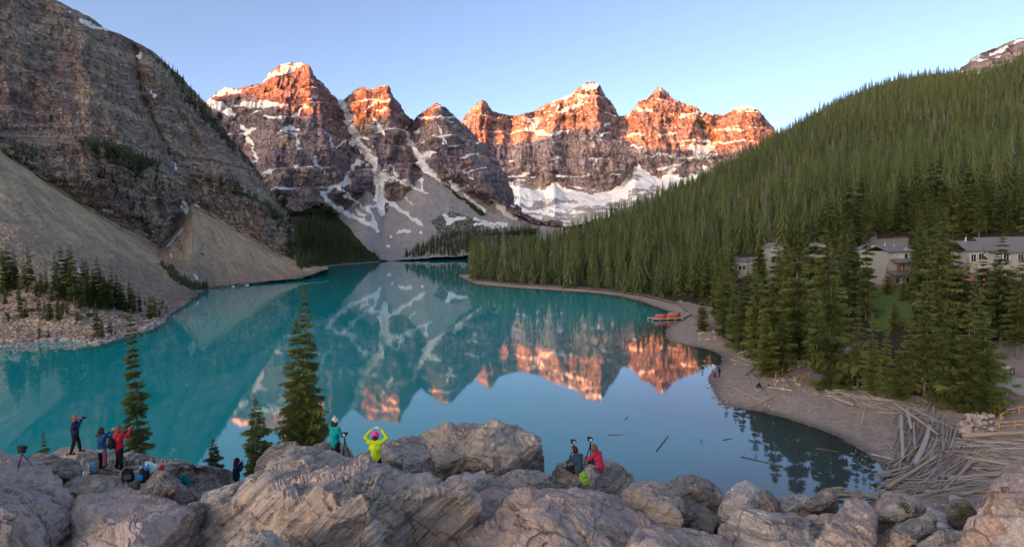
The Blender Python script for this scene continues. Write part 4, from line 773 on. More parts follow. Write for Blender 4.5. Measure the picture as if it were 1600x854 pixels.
# ================================================================== ROCKPILE IN FRONT
def boulder_mat(name, a, b, c, lichen=(0.30, 0.31, 0.22), lf=0.35, strata=(0.3, 0.15, 1.0), ss=1.0, speck=1.0):
    """a, b: main tones; c: patches; layered along the direction strata"""
    m = NT(name); p = m.pos(); d = np.array(strata, float); d /= np.linalg.norm(d)
    wob = m.noise(p, 1.1, 4); al = m.n('VectorMath', {0: p, 1: tuple(d)}, operation='DOT_PRODUCT').outputs['Value']
    u = m.math('ADD', al, m.math('MULTIPLY', wob, .35)); e1 = np.cross(d, (0, 0.2, 1.0)); e1 /= np.linalg.norm(e1)
    al2 = m.n('VectorMath', {0: p, 1: tuple(e1)}, operation='DOT_PRODUCT').outputs['Value']
    sv = m.n('CombineXYZ', {0: m.math('MULTIPLY', u, 9.0), 1: m.math('MULTIPLY', al2, .8), 2: m.math('MULTIPLY', wob, 1.2)}).outputs[0]
    lay = m.noise(sv, 1.0, 6, .68); big = m.noise(p, .55, 5, .6); mid = m.noise(p, 3.2, 6, .68); fin = m.noise(p, 22, 4, .75)
    col = m.mix(m.remap(big, .35, .65), a, b); col = m.mix(m.remap(m.math('ADD', mid, m.math('MULTIPLY', big, .3)), .58, .78), col, c)
    col = m.mix(ss, col, m.ramp(lay, [(.28, .5), (.42, .95), (.5, 1.2), (.62, 1.5), (.75, .9)]), 'MULTIPLY')
    col = m.mix(.7*speck, col, m.ramp(fin, [(.3, .5), (.48, 1.0), (.55, 1.0), (.72, 1.6)]), 'MULTIPLY')
    lich = m.math('MULTIPLY', m.remap(m.noise(p, 4.6, 5, .75), .56, .66), m.remap(m.noise(p, .9, 3), .42, .6)); col = m.mix(m.math('MULTIPLY', lich, lf), col, lichen)
    pl = m.math('MULTIPLY', m.remap(m.noise(p, 13, 4, .7), .62, .68), m.remap(m.noise(p, 1.7, 2), .5, .65)); col = m.mix(m.math('MULTIPLY', pl, .6), col, (.46, .42, .37))
    crack = m.ramp(m.voro(m.n('VectorMath', {0: p, 1: m.vmul(m.n('TexNoise', {'Vector': p, 'Scale': 2.0, 'Detail': 4}).outputs['Color'], (.5, .5, .5))}, operation='ADD').outputs[0], .42, 'DISTANCE_TO_EDGE'), [(0.0, 0.0), (.014, 1.0)])
    col = m.mix(m.math('MULTIPLY', m.math('SUBTRACT', 1.0, crack), .55), col, (.05, .042, .036))
    h = m.math('ADD', m.math('ADD', m.math('MULTIPLY', lay, 1.3*ss), m.math('MULTIPLY', mid, 1.0)), m.math('ADD', m.math('MULTIPLY', fin, .3), m.math('MULTIPLY', crack, .25)))
    return m.done(col, .9, m.bump(h, .95, .085), .15)
SL = (0.50, -0.28, 0.82)
R_TAN = boulder_mat('tan_layered_quartzite', (0.432, 0.358, 0.304), (0.362, 0.314, 0.283), (0.479, 0.367, 0.258), strata=(-0.62, 0.20, 0.72), ss=1.0)
R_PINK = boulder_mat('pink_quartzite', (0.461, 0.358, 0.319), (0.376, 0.319, 0.304), (0.489, 0.377, 0.278), (0.36, 0.34, 0.28), .5, (0.8, 0.3, 0.5), .55)
R_GREY = boulder_mat('grey_quartzite', (0.398, 0.331, 0.266), (0.489, 0.396, 0.302), (0.324, 0.278, 0.238), strata=(0.15, .25, 1), ss=.6)
R_DARK = boulder_mat('dark_slaty_rock', (0.281, 0.234, 0.196), (0.398, 0.308, 0.238), (0.221, 0.190, 0.168), strata=(-0.5, .1, .85), ss=.9)
R_PALE = boulder_mat('pale_grey_rock', (0.520, 0.440, 0.380), (0.519, 0.434, 0.354), (0.393, 0.344, 0.299), (0.42, 0.42, 0.36), .6, (0.1, .3, 1), .8)
R_RUST = boulder_mat('lichen_stained_rock', (0.520, 0.344, 0.231), (0.471, 0.329, 0.272), (0.520, 0.440, 0.380), (0.42, 0.43, 0.38), .8, (0.75, -.2, .6), .5, 1.2)
ROCKS = []
def boulder(label, pts, dt, db, mat, thick=None, seed=1, nm='boulder', rough=1.0, strata=None, samp=None, flat=10.0, lat=0.0):
    P = np.array(pts, float); P = P.mean(0)+(P-P.mean(0))*(1.10 if dt < 15.5 else 1.05); c = (P.min(0)+P.max(0))/2*.4+P.mean(0)*.6; n = len(P)
    size = max(np.ptp(P[:, 0]), np.ptp(P[:, 1])); Dm = 2/(1/dt+1/db); sz = size/900*Dm
    T = thick if thick else .34*min(np.ptp(P[:, 0]), np.ptp(P[:, 1])*1.9)/900*Dm
    m = samp or int(np.clip(size*1.05, 70, 330)); th = np.linspace(0, 2*np.pi, m, endpoint=False); Rr = np.zeros(m)
    for k in range(n):
        a, b = P[k]-c, P[(k+1) % n]-c; e = b-a
        den = np.cos(th)*e[1]-np.sin(th)*e[0]; den = np.where(abs(den) < 1e-9, 1e-9, den)
        t = (a[0]*e[1]-a[1]*e[0])/den; s = np.where(abs(e[0]) > abs(e[1]), (t*np.cos(th)-a[0])/(e[0] if abs(e[0]) > 1e-9 else 1e-9), (t*np.sin(th)-a[1])/(e[1] if abs(e[1]) > 1e-9 else 1e-9))
        ok = (t > 0) & (s >= -1e-6) & (s <= 1+1e-6); Rr = np.where(ok & (t > Rr), t, Rr)
    kk = max(1, m//170); ker = np.ones(2*kk+1)/(2*kk+1); Rr = np.convolve(np.concatenate([Rr[-kk:], Rr, Rr[:kk]]), ker, 'valid')
    Rr = Rr*(1+.05*fbm(np.stack([np.cos(th)*2.2, np.sin(th)*2.2, th*0+seed], 1), 3, seed)+.02*fbm(np.stack([np.cos(th)*9, np.sin(th)*9, th*0+seed], 1), 2, seed+2))
    nf = int(np.clip(size/2.6, 26, 120)); rho = np.concatenate([np.linspace(0, 1, nf)[1:]**.85, [.985, .93, .82, .6, .3]]); fr = np.concatenate([np.ones(nf-1), np.zeros(5)])
    RX = c[0]+np.cos(th)[None]*Rr[None]*rho[:, None]; RY = c[1]+np.sin(th)[None]*Rr[None]*rho[:, None]
    y0, y1 = P[:, 1].min(), P[:, 1].max(); D = 1/(1/dt+(1/db-1/dt)*np.clip((RY-y0)/(y1-y0), -.1, 1.1)); D = D*(1+lat*(RX-c[0])/size)
    sag = np.where(fr[:, None] > 0, T*(1-np.sqrt(np.clip(1-rho[:, None]**flat, 0, 1))), T*(1.0+.25*np.arange(-nf+2, 6)[:, None].clip(0)))
    V = at_depth(RX, RY, D+sag); V[nf-1:, :, 2] -= (T*.35*np.arange(1, 6))[:, None]
    gp = np.random.default_rng(seed*13+5)                # broad split faces
    Cc = V[:nf].reshape(-1, 3).mean(0); view = (CAM-Cc)/np.linalg.norm(CAM-Cc)
    rd = V-CAM; rd /= np.linalg.norm(rd, axis=2)[..., None]
    for _ in range(15):
        nrm = gp.normal(size=3)*.9+view*.8+np.array([0, 0, .2]); nrm /= np.linalg.norm(nrm); hgt = (V-Cc)@nrm; q9 = np.quantile(hgt[:nf], gp.uniform(.55, .92)); cs = np.clip(-(rd@nrm), .42, 1)
        V = V+(np.clip(np.clip(hgt-q9, 0, None)/cs, 0, .5*T+.15*sz)*.9)[..., None]*rd
    # surface relief
    du = np.roll(V, -1, 1)-np.roll(V, 1, 1); dv = np.gradient(V, axis=0); N = np.cross(dv, du); N /= np.linalg.norm(N, axis=2)[..., None]+1e-9
    tc = CAM-V; N *= np.where((N*tc).sum(2)[nf//2].mean() < 0, -1, 1)
    Q = V.reshape(-1, 3); s1 = sz
    a = fbm(Q/(.42*s1), 3, seed)*.022*s1-(ridged(Q/(.22*s1), 3, seed+7)-.45)*.014*s1*rough+fbm(Q/.22, 4, seed+3, gain=.62)*.024*rough+fbm(Q/.06, 2, seed+31)*.009*rough
    fc = fbm(Q/(.30*s1)+5, 2, seed+11); a += np.floor(fc*3.5)/3.5*.075*s1*rough
    if strata is None: strata = ((gp.normal()*.35, gp.normal()*.35-.2, 1), [(.16*s1, .022*s1), (.05*s1, .006*s1)])
    if strata is not None:
        d = np.array(strata[0], float); d /= np.linalg.norm(d); t = (Q@d+.18*fbm(Q/1.3, 3, seed+5))
        for per, am in strata[1]:
            w = (t/per) % 1.0; a += am*(sstep(0, .78, w)-sstep(.78, 1, w)-.4)*(1+.8*noise(Q/1.5, seed+9))
    edge = np.where(fr > 0, 1-.5*sstep(.9, 1, rho), .4)[:, None]; V = V+N*(a.reshape(V.shape[:2])*edge)[..., None]
    nr = V.shape[0]; ctr = at_depth(c[0], c[1], 1/(1/dt+(1/db-1/dt)*(c[1]-y0)/(y1-y0)))[None]; ctr = (V[0].mean(0))[None]
    Vb = np.concatenate([V.reshape(-1, 3), ctr, V[-1].mean(0)[None]]); i = np.arange(nr*m).reshape(nr, m); j = np.roll(i, -1, 1)
    Fq = np.stack([i[:-1].ravel(), i[1:].ravel(), j[1:].ravel(), j[:-1].ravel()], 1)
    Ft = np.concatenate([np.stack([np.full(m, nr*m), i[0], j[0]], 1), np.stack([np.full(m, nr*m+1), j[-1], i[-1]], 1)])
    me = mesh_np(nm, Vb, [Fq, Ft], None, False); o = link(nm, me, mat); tag(o, label, 'boulder')
    t = BVHTree.FromPolygons([tuple(v) for v in Vb], [tuple(f) for f in Fq.tolist()]+[tuple(f) for f in Ft.tolist()]); ROCKS.append(t); return o
# the ground that carries them
tops = np.array([(-150, 752), (60, 752), (120, 742), (250, 752), (360, 762), (420, 752), (500, 738), (560, 745), (650, 752), (850, 760), (990, 782), (1050, 790), (1130, 806), (1200, 815), (1280, 800), (1350, 792), (1400, 788), (1500, 780), (1750, 765)], float)
pxs = np.arange(-420, 2101, 3.0); ty = np.interp(pxs, tops[:, 0], tops[:, 1]); dtp = np.interp(pxs, [-150, 0, 900, 1100, 1250, 1400, 1750], [24, 24, 23, 19, 20, 24, 24])
rows = []
for k in range(60):
    t = k/59; rows.append(at_depth(pxs, ty*t+1250*(1-t), 1/((1/4.6)*(1-t)+t/dtp)))
top_ = rows[-1].copy()
for dy, dz in ((.8, -.7), (2, -2.2), (4.5, -5.5), (8.5, -11), (14, -17), (20, -22), (24, -27)):
    r = top_.copy(); r[:, 1] += dy; r[:, 0] *= 1+dy/30; r[:, 2] = np.maximum(top_[:, 2]+dz, -3); rows.append(r)
G = np.array(rows); Gf = G.reshape(-1, 3); nz = fbm(Gf/1.6, 4, 91)*.20+np.floor(fbm(Gf/.9, 2, 92)*4)/4*.16+fbm(Gf/.25, 3, 93)*.03; Gf = Gf+np.stack([nz*0, nz*0, nz-.15], 1)
tag(link('rocky_ground', mesh_np('rocky_ground', Gf, grid_faces(G.shape[0], G.shape[1])), R_DARK), kind='structure')
GROUND = BVHTree.FromPolygons([tuple(v) for v in Gf], [tuple(f) for f in grid_faces(G.shape[0], G.shape[1]).tolist()])

boulder('broad flat ledge of grey rock that the three standing women share', [(62, 735), (75, 716), (98, 702), (122, 700), (150, 703), (225, 712), (300, 722), (350, 733), (362, 742), (352, 752), (338, 770), (300, 785), (250, 790), (200, 785), (150, 780), (110, 770), (80, 750)], 22.5, 15.5, R_GREY, 1.5, 3, strata=((.1, .2, 1), [(.35, .05)]), flat=13.0)
boulder('small grey rock at the edge of the ledge by the camera tripod', [(-40, 725), (-20, 705), (0, 700), (12, 712), (20, 725), (10, 740), (-30, 745)], 20, 17, R_GREY, None, 41)
boulder('dark cracked rock beside the small tripod', [(36, 722), (58, 708), (80, 710), (98, 716), (120, 722), (126, 736), (105, 748), (70, 742), (42, 735)], 20, 17.5, R_DARK, None, 42, strata=((.1, .2, 1), [(.22, .05)]))
boulder('long dark slab standing in for the rock shadow under the ledge', [(82, 742), (100, 734), (122, 726), (126, 733), (108, 744), (92, 752)], 17.5, 16, R_DARK, .3, 43)  # dark shape put where the rock slab only casts a shadow
boulder('low brown slab jutting from the ledge near the blue backpack', [(90, 768), (110, 748), (150, 742), (200, 748), (215, 760), (190, 775), (150, 785), (110, 785)], 16.5, 14, R_GREY, .5, 44, strata=((.2, .2, 1), [(.2, .05)]))
boulder('huge pinkish weathered boulder carrying the small camera tripod', [(-220, 900), (-200, 760), (-80, 722), (0, 718), (30, 720), (62, 730), (85, 752), (104, 782), (116, 815), (124, 870), (125, 930), (-100, 960)], 15.0, 7.5, R_PINK, 2.2, 5, strata=((.88, .35, .25), [(.30, .03), (.09, .012)]))
boulder('smooth flat topped purple pink boulder below the backpacks', [(118, 800), (128, 782), (148, 770), (185, 767), (230, 772), (268, 786), (297, 800), (306, 815), (302, 845), (310, 890), (250, 930), (160, 930), (122, 890)], 14.2, 8.6, R_PINK, 1.6, 6, rough=.7, flat=13.0)
boulder('upright wedge of brown rock next to the black daypacks', [(218, 772), (228, 750), (240, 732), (247, 727), (262, 740), (285, 758), (306, 775), (304, 790), (280, 792), (250, 788)], 15.2, 14, R_DARK, .7, 7, strata=((-.7, .1, .7), [(.16, .05)]))
boulder('small brown stone in the gap beside the purple pink boulder', [(290, 800), (296, 786), (310, 784), (318, 796), (314, 812), (298, 815)], 14, 13, R_DARK, None, 45)
boulder('pale grey knobbly boulder beside the layered boulder', [(308, 795), (318, 772), (345, 762), (372, 754), (392, 756), (388, 772), (362, 790), (340, 808), (318, 815), (310, 808)], 15.0, 12.6, R_PALE, .8, 8)
boulder('giant layered tan boulder with slanting ridges', [(296, 900), (302, 850), (308, 822), (345, 795), (385, 762), (428, 728), (466, 708), (500, 708), (545, 722), (590, 735), (645, 748), (700, 762), (722, 772), (732, 788), (724, 808), (706, 835), (688, 860), (675, 930), (480, 960), (330, 950)], 13.8, 6.6, R_TAN, 1.6, 9, strata=((-.62, .20, .72), [(.62, .10), (.21, .045), (.08, .018)]), flat=13.0)
boulder('low rounded grey stone in front of the layered boulder', [(352, 905), (350, 868), (365, 842), (392, 830), (420, 830), (440, 842), (450, 862), (448, 905)], 8.6, 7.2, R_GREY, .6, 10)
boulder('large mauve boulder with a cracked face in the middle of the rockpile', [(672, 950), (690, 880), (706, 845), (728, 815), (742, 786), (775, 772), (830, 768), (900, 770), (955, 778), (985, 796), (1002, 822), (1000, 850), (990, 900), (985, 950)], 13.2, 7.6, R_PINK, 1.6, 12, strata=((.3, .5, .8), [(.5, .05), (.15, .02)]), flat=13.0)
boulder('round brown boulder behind the layered boulder by the dense spruce', [(398, 738), (404, 718), (420, 700), (442, 690), (462, 693), (480, 702), (490, 715), (470, 728), (430, 740)], 20.5, 18.0, R_DARK, 1.0, 13)
boulder('dark overhanging slab where the white hatted person stands', [(462, 722), (475, 706), (500, 694), (522, 690), (545, 700), (552, 715), (530, 728), (490, 732)], 20.5, 18.5, R_DARK, .9, 14)
boulder('grey rounded boulder beside the neon jacketed person', [(548, 738), (556, 715), (580, 700), (612, 688), (642, 680), (662, 684), (672, 712), (682, 742), (660, 758), (610, 756), (570, 752)], 18.8, 16.4, R_GREY, 1.1, 15, strata=((.6, .2, .6), [(.3, .04)]))
boulder('great grey boulder on the shore, tallest of the rockpile rim', [(640, 740), (648, 705), (662, 678), (690, 667), (730, 661), (775, 662), (808, 668), (832, 682), (845, 702), (849, 722), (843, 738), (800, 746), (745, 752), (690, 755)], 21.5, 18.3, R_GREY, 2.0, 16, strata=((-.5, .1, .8), [(.5, .07), (.17, .02)]))
boulder('low grey stone hiding the legs of the neon jacketed person', [(568, 752), (574, 734), (590, 722), (604, 722), (620, 736), (628, 754), (600, 764)], 16.4, 15.6, R_GREY, .5, 17)
boulder('boulder that the seated pair rest on', [(862, 748), (872, 726), (890, 717), (930, 716), (962, 722), (985, 740), (992, 756), (985, 775), (930, 782), (880, 776)], 20.6, 17.6, R_GREY, 1.2, 18, flat=13.0)
boulder('thin dark slab lying beside the green bag', [(868, 752), (876, 746), (900, 752), (924, 760), (928, 768), (905, 770), (880, 764)], 17.6, 16.8, R_DARK, .25, 19)
boulder('jumbled grey rock between the rim boulder and the seated pair', [(770, 772), (775, 748), (800, 735), (838, 735), (862, 742), (872, 758), (868, 778), (820, 788)], 17.6, 15.0, R_GREY, .8, 20)
boulder('square grey block below the rim boulder', [(690, 768), (698, 748), (730, 738), (765, 742), (780, 755), (775, 775), (735, 782), (705, 780)], 17, 15.2, R_PALE, .7, 21)
boulder('rounded brown boulder right of the seated pair, on the waterline', [(1035, 772), (1042, 756), (1058, 746), (1082, 743), (1106, 750), (1124, 764), (1130, 782), (1110, 795), (1070, 795), (1045, 788)], 17.8, 15.6, R_DARK, 1.0, 22)
boulder('grey speckled boulder between the seated pair and the slab stack', [(968, 800), (975, 772), (995, 755), (1025, 752), (1050, 762), (1090, 778), (1120, 795), (1128, 815), (1110, 832), (1050, 838), (1000, 832)], 15.4, 12.0, R_GREY, 1.2, 23, strata=((.2, .4, .9), [(.3, .04)]))
boulder('lichen spotted knob of rock beside the slab stack', [(1122, 800), (1132, 775), (1148, 758), (1165, 752), (1184, 760), (1195, 775), (1202, 792), (1190, 812), (1155, 820), (1130, 815)], 15.6, 13.4, R_PALE, .8, 24)
boulder('dark split stone behind the slab stack', [(1180, 785), (1188, 768), (1202, 766), (1212, 780), (1228, 800), (1215, 808), (1192, 805)], 15.4, 14, R_DARK, .5, 25, strata=((.9, .1, .2), [(.12, .05)]))
boulder('yellowish slanting boulder at the water above the slab stack', [(1200, 800), (1212, 776), (1240, 772), (1268, 776), (1278, 790), (1262, 812), (1230, 818)], 16, 14, R_PALE, .7, 26)
boulder('stack of pale slabs with stepped edges', [(1126, 880), (1128, 838), (1140, 812), (1155, 800), (1185, 800), (1230, 806), (1262, 818), (1270, 835), (1275, 860), (1265, 900), (1180, 915)], 12.6, 9.2, R_PALE, 1.0, 27, strata=((.08, .25, 1), [(.34, .12), (.12, .03)]))
boulder('tilted brown slab leaning over the water beside the stranded logs', [(1238, 815), (1252, 795), (1272, 775), (1290, 762), (1304, 764), (1310, 778), (1295, 792), (1265, 806), (1250, 818)], 15.6, 14, R_DARK, .45, 28, strata=((-.3, .2, .9), [(.14, .05)]))
boulder('long grey slab lying flat under the tilted brown slab', [(1240, 820), (1255, 806), (1290, 802), (1330, 806), (1345, 812), (1320, 824), (1275, 826)], 13.6, 12.6, R_PALE, .35, 29)
boulder('pink and green streaked slab standing in the rubble', [(1262, 905), (1272, 862), (1290, 830), (1312, 800), (1330, 784), (1352, 786), (1366, 800), (1368, 835), (1360, 880), (1350, 915)], 11.6, 8.4, R_PINK, .7, 30, strata=((.9, .1, .4), [(.2, .04)]))
boulder('purple edged boulder against the lower edge of the log jam', [(1366, 800), (1376, 778), (1384, 768), (1412, 772), (1435, 780), (1446, 795), (1425, 806), (1390, 812)], 15.0, 13.4, R_PINK, .6, 31)
boulder('yellow green lichened slab with sharp edges in the rubble', [(1372, 812), (1384, 790), (1412, 784), (1428, 790), (1424, 804), (1398, 818)], 13.2, 12.0, R_PALE, .4, 32)
boulder('long sloping grey slab in the rubble', [(1358, 875), (1372, 842), (1405, 820), (1450, 802), (1462, 810), (1450, 832), (1420, 850), (1390, 885)], 11.6, 9.4, R_GREY, .6, 33, strata=((.2, .3, .9), [(.2, .05)]))
boulder('dark capped slab at the log jam below the orange boulder', [(1478, 795), (1488, 782), (1510, 778), (1532, 782), (1528, 794), (1500, 800)], 14.6, 13.4, R_DARK, .4, 34)
boulder('flat grey stone at the lower edge of the rubble', [(1425, 900), (1436, 850), (1462, 835), (1500, 830), (1525, 838), (1510, 868), (1490, 905)], 10.4, 8.2, R_GREY, .6, 35)
boulder('huge rust coloured lichened boulder at the frame edge', [(1478, 930), (1492, 880), (1506, 842), (1528, 808), (1550, 772), (1574, 742), (1600, 722), (1660, 700), (1780, 700), (1850, 800), (1820, 960), (1600, 980)], 8.8, 5.2, R_RUST, 1.6, 36, flat=13.0)
boulder('mauve cracked boulder at the bottom of the rockpile', [(978, 920), (985, 858), (1000, 828), (1030, 822), (1075, 828), (1120, 840), (1136, 862), (1140, 920), (1060, 950)], 10.0, 7.8, R_PINK, .9, 37, strata=((.5, .4, .7), [(.4, .04)]))

# loose rubble between the boulders: angular stones, each its own object
def stone_mesh(seed, sub=2, name='stone'):
    g = np.random.default_rng(seed); bm = bmesh.new(); bmesh.ops.create_icosphere(bm, subdivisions=sub+1, radius=1)
    V = np.array([v.co[:] for v in bm.verts]); sc = g.uniform(.75, 1.15, 3)*(1, .85, .62)
    for _ in range(11):
        n = g.normal(size=3); n /= np.linalg.norm(n); d = g.uniform(.45, .8); k = V@n; V = V-np.clip(k-d, 0, None)[:, None]*n
    V += fbm(V*2.1+seed, 3, seed)[:, None]*V*.09; V *= sc
    for v, c in zip(bm.verts, V): v.co = c
    me = bpy.data.meshes.new(name); bm.to_mesh(me); bm.free(); me.polygons.foreach_set('use_smooth', [False]*len(me.polygons)); return me
def slot_mat(me, mat): c = me.copy(); c.materials.clear(); c.materials.append(mat); return c
ST = [stone_mesh(500+k, 2) for k in range(8)]; STM = [[slot_mat(m_, R) for m_ in ST] for R in (R_GREY, R_PALE, R_DARK, R_PINK)]
for v_ in STM:
    for m_ in v_: m_.polygons.foreach_set('use_smooth', [True]*len(m_.polygons))
RUB = [([(600, 762), (770, 740), (790, 775), (740, 790), (640, 770)], 20, (.12, .42), 'loose stone in the gap below the rim boulder', 'loose stones below the rim boulder'), ([(850, 765), (990, 765), (985, 790), (860, 785)], 14, (.12, .45), 'loose stone below the boulder of the seated pair', 'loose stones below the seated pair'),
       ([(1120, 800), (1250, 800), (1290, 850), (1130, 850)], 10, (.12, .4), 'loose stone around the stack of pale slabs', 'loose stones around the slab stack'), ([(1255, 800), (1520, 785), (1500, 854), (1260, 854)], 64, (.13, .42), 'loose stone in the rubble beside the log jam', 'loose stones in the rubble by the log jam'),
       ([(85, 745), (220, 768), (310, 795), (310, 815), (290, 800), (130, 790), (100, 770)], 18, (.10, .36), 'loose stone in the crevice below the ledge', 'loose stones in the crevice below the ledge'), ([(1200, 770), (1420, 770), (1420, 800), (1200, 800)], 16, (.25, .6), 'loose stone at the waterline by the stranded logs', 'loose stones at the waterline'),
       ([(360, 740), (400, 735), (400, 755), (360, 760)], 5, (.2, .4), 'loose stone at the end of the ledge', 'loose stones at the ledge end'), ([(960, 770), (1130, 790), (1130, 850), (980, 850)], 10, (.12, .4), 'loose stone around the mauve cracked boulder', 'loose stones around the mauve boulder')]
gs = np.random.default_rng(77)
for poly, n, (a, b), lab, grp in RUB:
    A = np.array(poly); k = 0; tr = 0
    while k < n and tr < n*8:
        tr += 1; x, y = gs.uniform(A[:, 0].min(), A[:, 0].max()), gs.uniform(A[:, 1].min(), A[:, 1].max())
        if not inside(np.array([x]), np.array([y]), poly)[0]: continue
        h = hit(x, y, [GROUND])
        if h is None: continue
        s = gs.uniform(a, b)*(.7+.6*gs.random()); o = link('stone', STM[int(gs.choice(4, p=[.4, .25, .2, .15]))][int(gs.integers(8))], None, None, h+(0, 0, s*.12)); k += 1
        o.scale = (s*gs.uniform(.8, 1.4), s*gs.uniform(.8, 1.2), s*gs.uniform(.6, 1.0)); o.rotation_euler = (gs.uniform(-.4, .4), gs.uniform(-.4, .4), gs.uniform(0, 6.28)); tag(o, lab, 'stone', grp)
LOW = [stone_mesh(560+k, 1) for k in range(4)]
SV, SF, so = [], [], 0
for poly, n, (a, b), lab, grp in RUB:
    A = np.array(poly); k = 0; tr = 0
    while k < n*9 and tr < n*60:
        tr += 1; x, y = gs.uniform(A[:, 0].min(), A[:, 0].max()), gs.uniform(A[:, 1].min(), A[:, 1].max())
        if not inside(np.array([x]), np.array([y]), poly)[0]: continue
        h = hit(x, y, [GROUND])
        if h is None: continue
        m_ = LOW[int(gs.integers(4))]; V = np.empty(len(m_.vertices)*3, np.float32); m_.vertices.foreach_get('co', V); V = V.reshape(-1, 3); F = np.empty(len(m_.loops), np.int32); m_.loops.foreach_get('vertex_index', F)
        s = gs.uniform(.04, .17); q = gs.uniform(0, 6.28); V = np.stack([V[:, 0]*math.cos(q)-V[:, 1]*math.sin(q), V[:, 0]*math.sin(q)+V[:, 1]*math.cos(q), V[:, 2]*gs.uniform(.6, 1)], 1)*s+h
        SV.append(V); SF.append(F.reshape(-1, 3)+so); so += len(V); k += 1
tag(link('rubble', mesh_np('rubble', np.concatenate(SV), np.concatenate(SF)), R_PALE), 'small broken stones filling the gaps of the rockpile', 'rubble', kind='stuff')
def ledge(px, py): return hit(px, py, ROCKS+[GROUND])
# ================================================================== SHORE THINGS: logs, stones, fences, dock, houses
LAND = HILL+BEACH
def wood_mat(name, a, b):
    m = NT(name); p = m.n('TexCoord').outputs['Object']; r = m.n('ObjectInfo').outputs['Random']
    g = m.noise(m.vmul(p, (.6, 9, 9)), 1.5, 5, .65); c = m.mix(m.math('ADD', m.math('MULTIPLY', r, .6), m.math('MULTIPLY', g, .45), True), a, b)
    c = m.mix(.6, c, m.ramp(g, [(.35, .55), (.5, 1.0), (.65, 1.25)]), 'MULTIPLY')
    return m.done(c, .85, m.bump(g, .5, .03), .2)
W_LOG = wood_mat('weathered_driftwood', (0.27, 0.22, 0.175), (0.46, 0.385, 0.32)); W_PALE = wood_mat('bleached_driftwood', (0.40, 0.36, 0.32), (0.54, 0.48, 0.42)); W_TAN = wood_mat('tan_driftwood', (0.38, 0.275, 0.185), (0.48, 0.36, 0.25)); W_WET = wood_mat('waterlogged_wood', (0.15, 0.12, 0.09), (0.26, 0.20, 0.15))
LM = {}
def log_mesh(k, mat):
    key = (k, mat.name)
    if key not in LM:
        g = np.random.default_rng(900+k); mb = MB(); n = 6; bend = g.normal(0, .012, (n, 2)); bend[0] = bend[-1] = 0
        pts = [(-.5+i/(n-1), bend[i, 0], bend[i, 1]) for i in range(n)]; tp = g.uniform(.55, .85)
        mb.tube([(a, b, c) for a, b, c in pts], [1.0*(1-(1-tp)*i/(n-1)) for i in range(n)], 8)
        V = np.concatenate(mb.V); V2 = V.copy(); 
        me = mb.mesh('driftwood_log', True); me.materials.append(mat); LM[key] = (me, pts)
    return LM[key][0]
def log_unit(k, mat):                                    # unit length, unit radius kept separate by scaling y and z
    key = ('u', k, mat.name)
    if key not in LM:
        g = np.random.default_rng(900+k); n = 7; V, F = [], []; tp = g.uniform(.5, .9); b1, b2 = g.normal(0, .5, 2)
        for i in range(n):
            t = i/(n-1); r = (1-(1-tp)*t)*(1+g.normal(0, .05)); s = math.sin(math.pi*t)
            for j in range(8): a = 2*math.pi*j/8; V.append((t-.5, r*math.cos(a)*(1+g.normal(0, .05))+b1*s, r*math.sin(a)+b2*s*.5))
        F = [(i*8+j, i*8+(j+1) % 8, (i+1)*8+(j+1) % 8, (i+1)*8+j) for i in range(n-1) for j in range(8)]+[tuple(range(7, -1, -1)), tuple(range((n-1)*8, n*8))]
        for q in range(int(g.integers(0, 4))):           # broken branch stubs
            t = g.uniform(.2, .9); a = g.uniform(0, 6.28); k0 = len(V); o = np.array((t-.5, math.cos(a)*.8, math.sin(a)*.8)); e = o+(.01, math.cos(a)*2.2, math.sin(a)*2.2)
            for P_, rr in ((o, .35), (e, .15)):
                for j in range(4): b = 1.57*j; V.append(P_+np.array((math.cos(b)*rr*.02, -math.sin(a)*math.sin(b)*rr, math.cos(a)*math.sin(b)*rr)))
            F += [(k0+j, k0+(j+1) % 4, k0+4+(j+1) % 4, k0+4+j) for j in range(4)]+[(k0+4, k0+5, k0+6, k0+7)]
        bm = MB(); bm.add(np.array(V), F); me = bm.mesh('driftwood_log', True); me.materials.append(mat); LM[key] = me
    return LM[key]
def log(a, b, r, mat, label, group=None, k=0, name='driftwood_log', cat='log'):
    a, b = Vector(a), Vector(b); d = b-a; o = link(name, log_unit(k, mat)); o.location = (a+b)/2
    o.rotation_mode = 'QUATERNION'; o.rotation_quaternion = d.to_track_quat('X', 'Z'); o.scale = (d.length, r, r); return tag(o, label, cat, group)
def pxlog(x0, y0, x1, y1, r, mat, label, group=None, z0=0., z1=0., k=0, **kw):
    a, b = hit(x0, y0, LAND), hit(x1, y1, LAND); r = r*.82
    if a is None or b is None: return None
    # keep the pair on the beach even when one end would look past its crest
    return log(a+(0, 0, r*.7+z0), b+(0, 0, r*.7+z1), r, mat, label, group, k, **kw)
gw = np.random.default_rng(41)
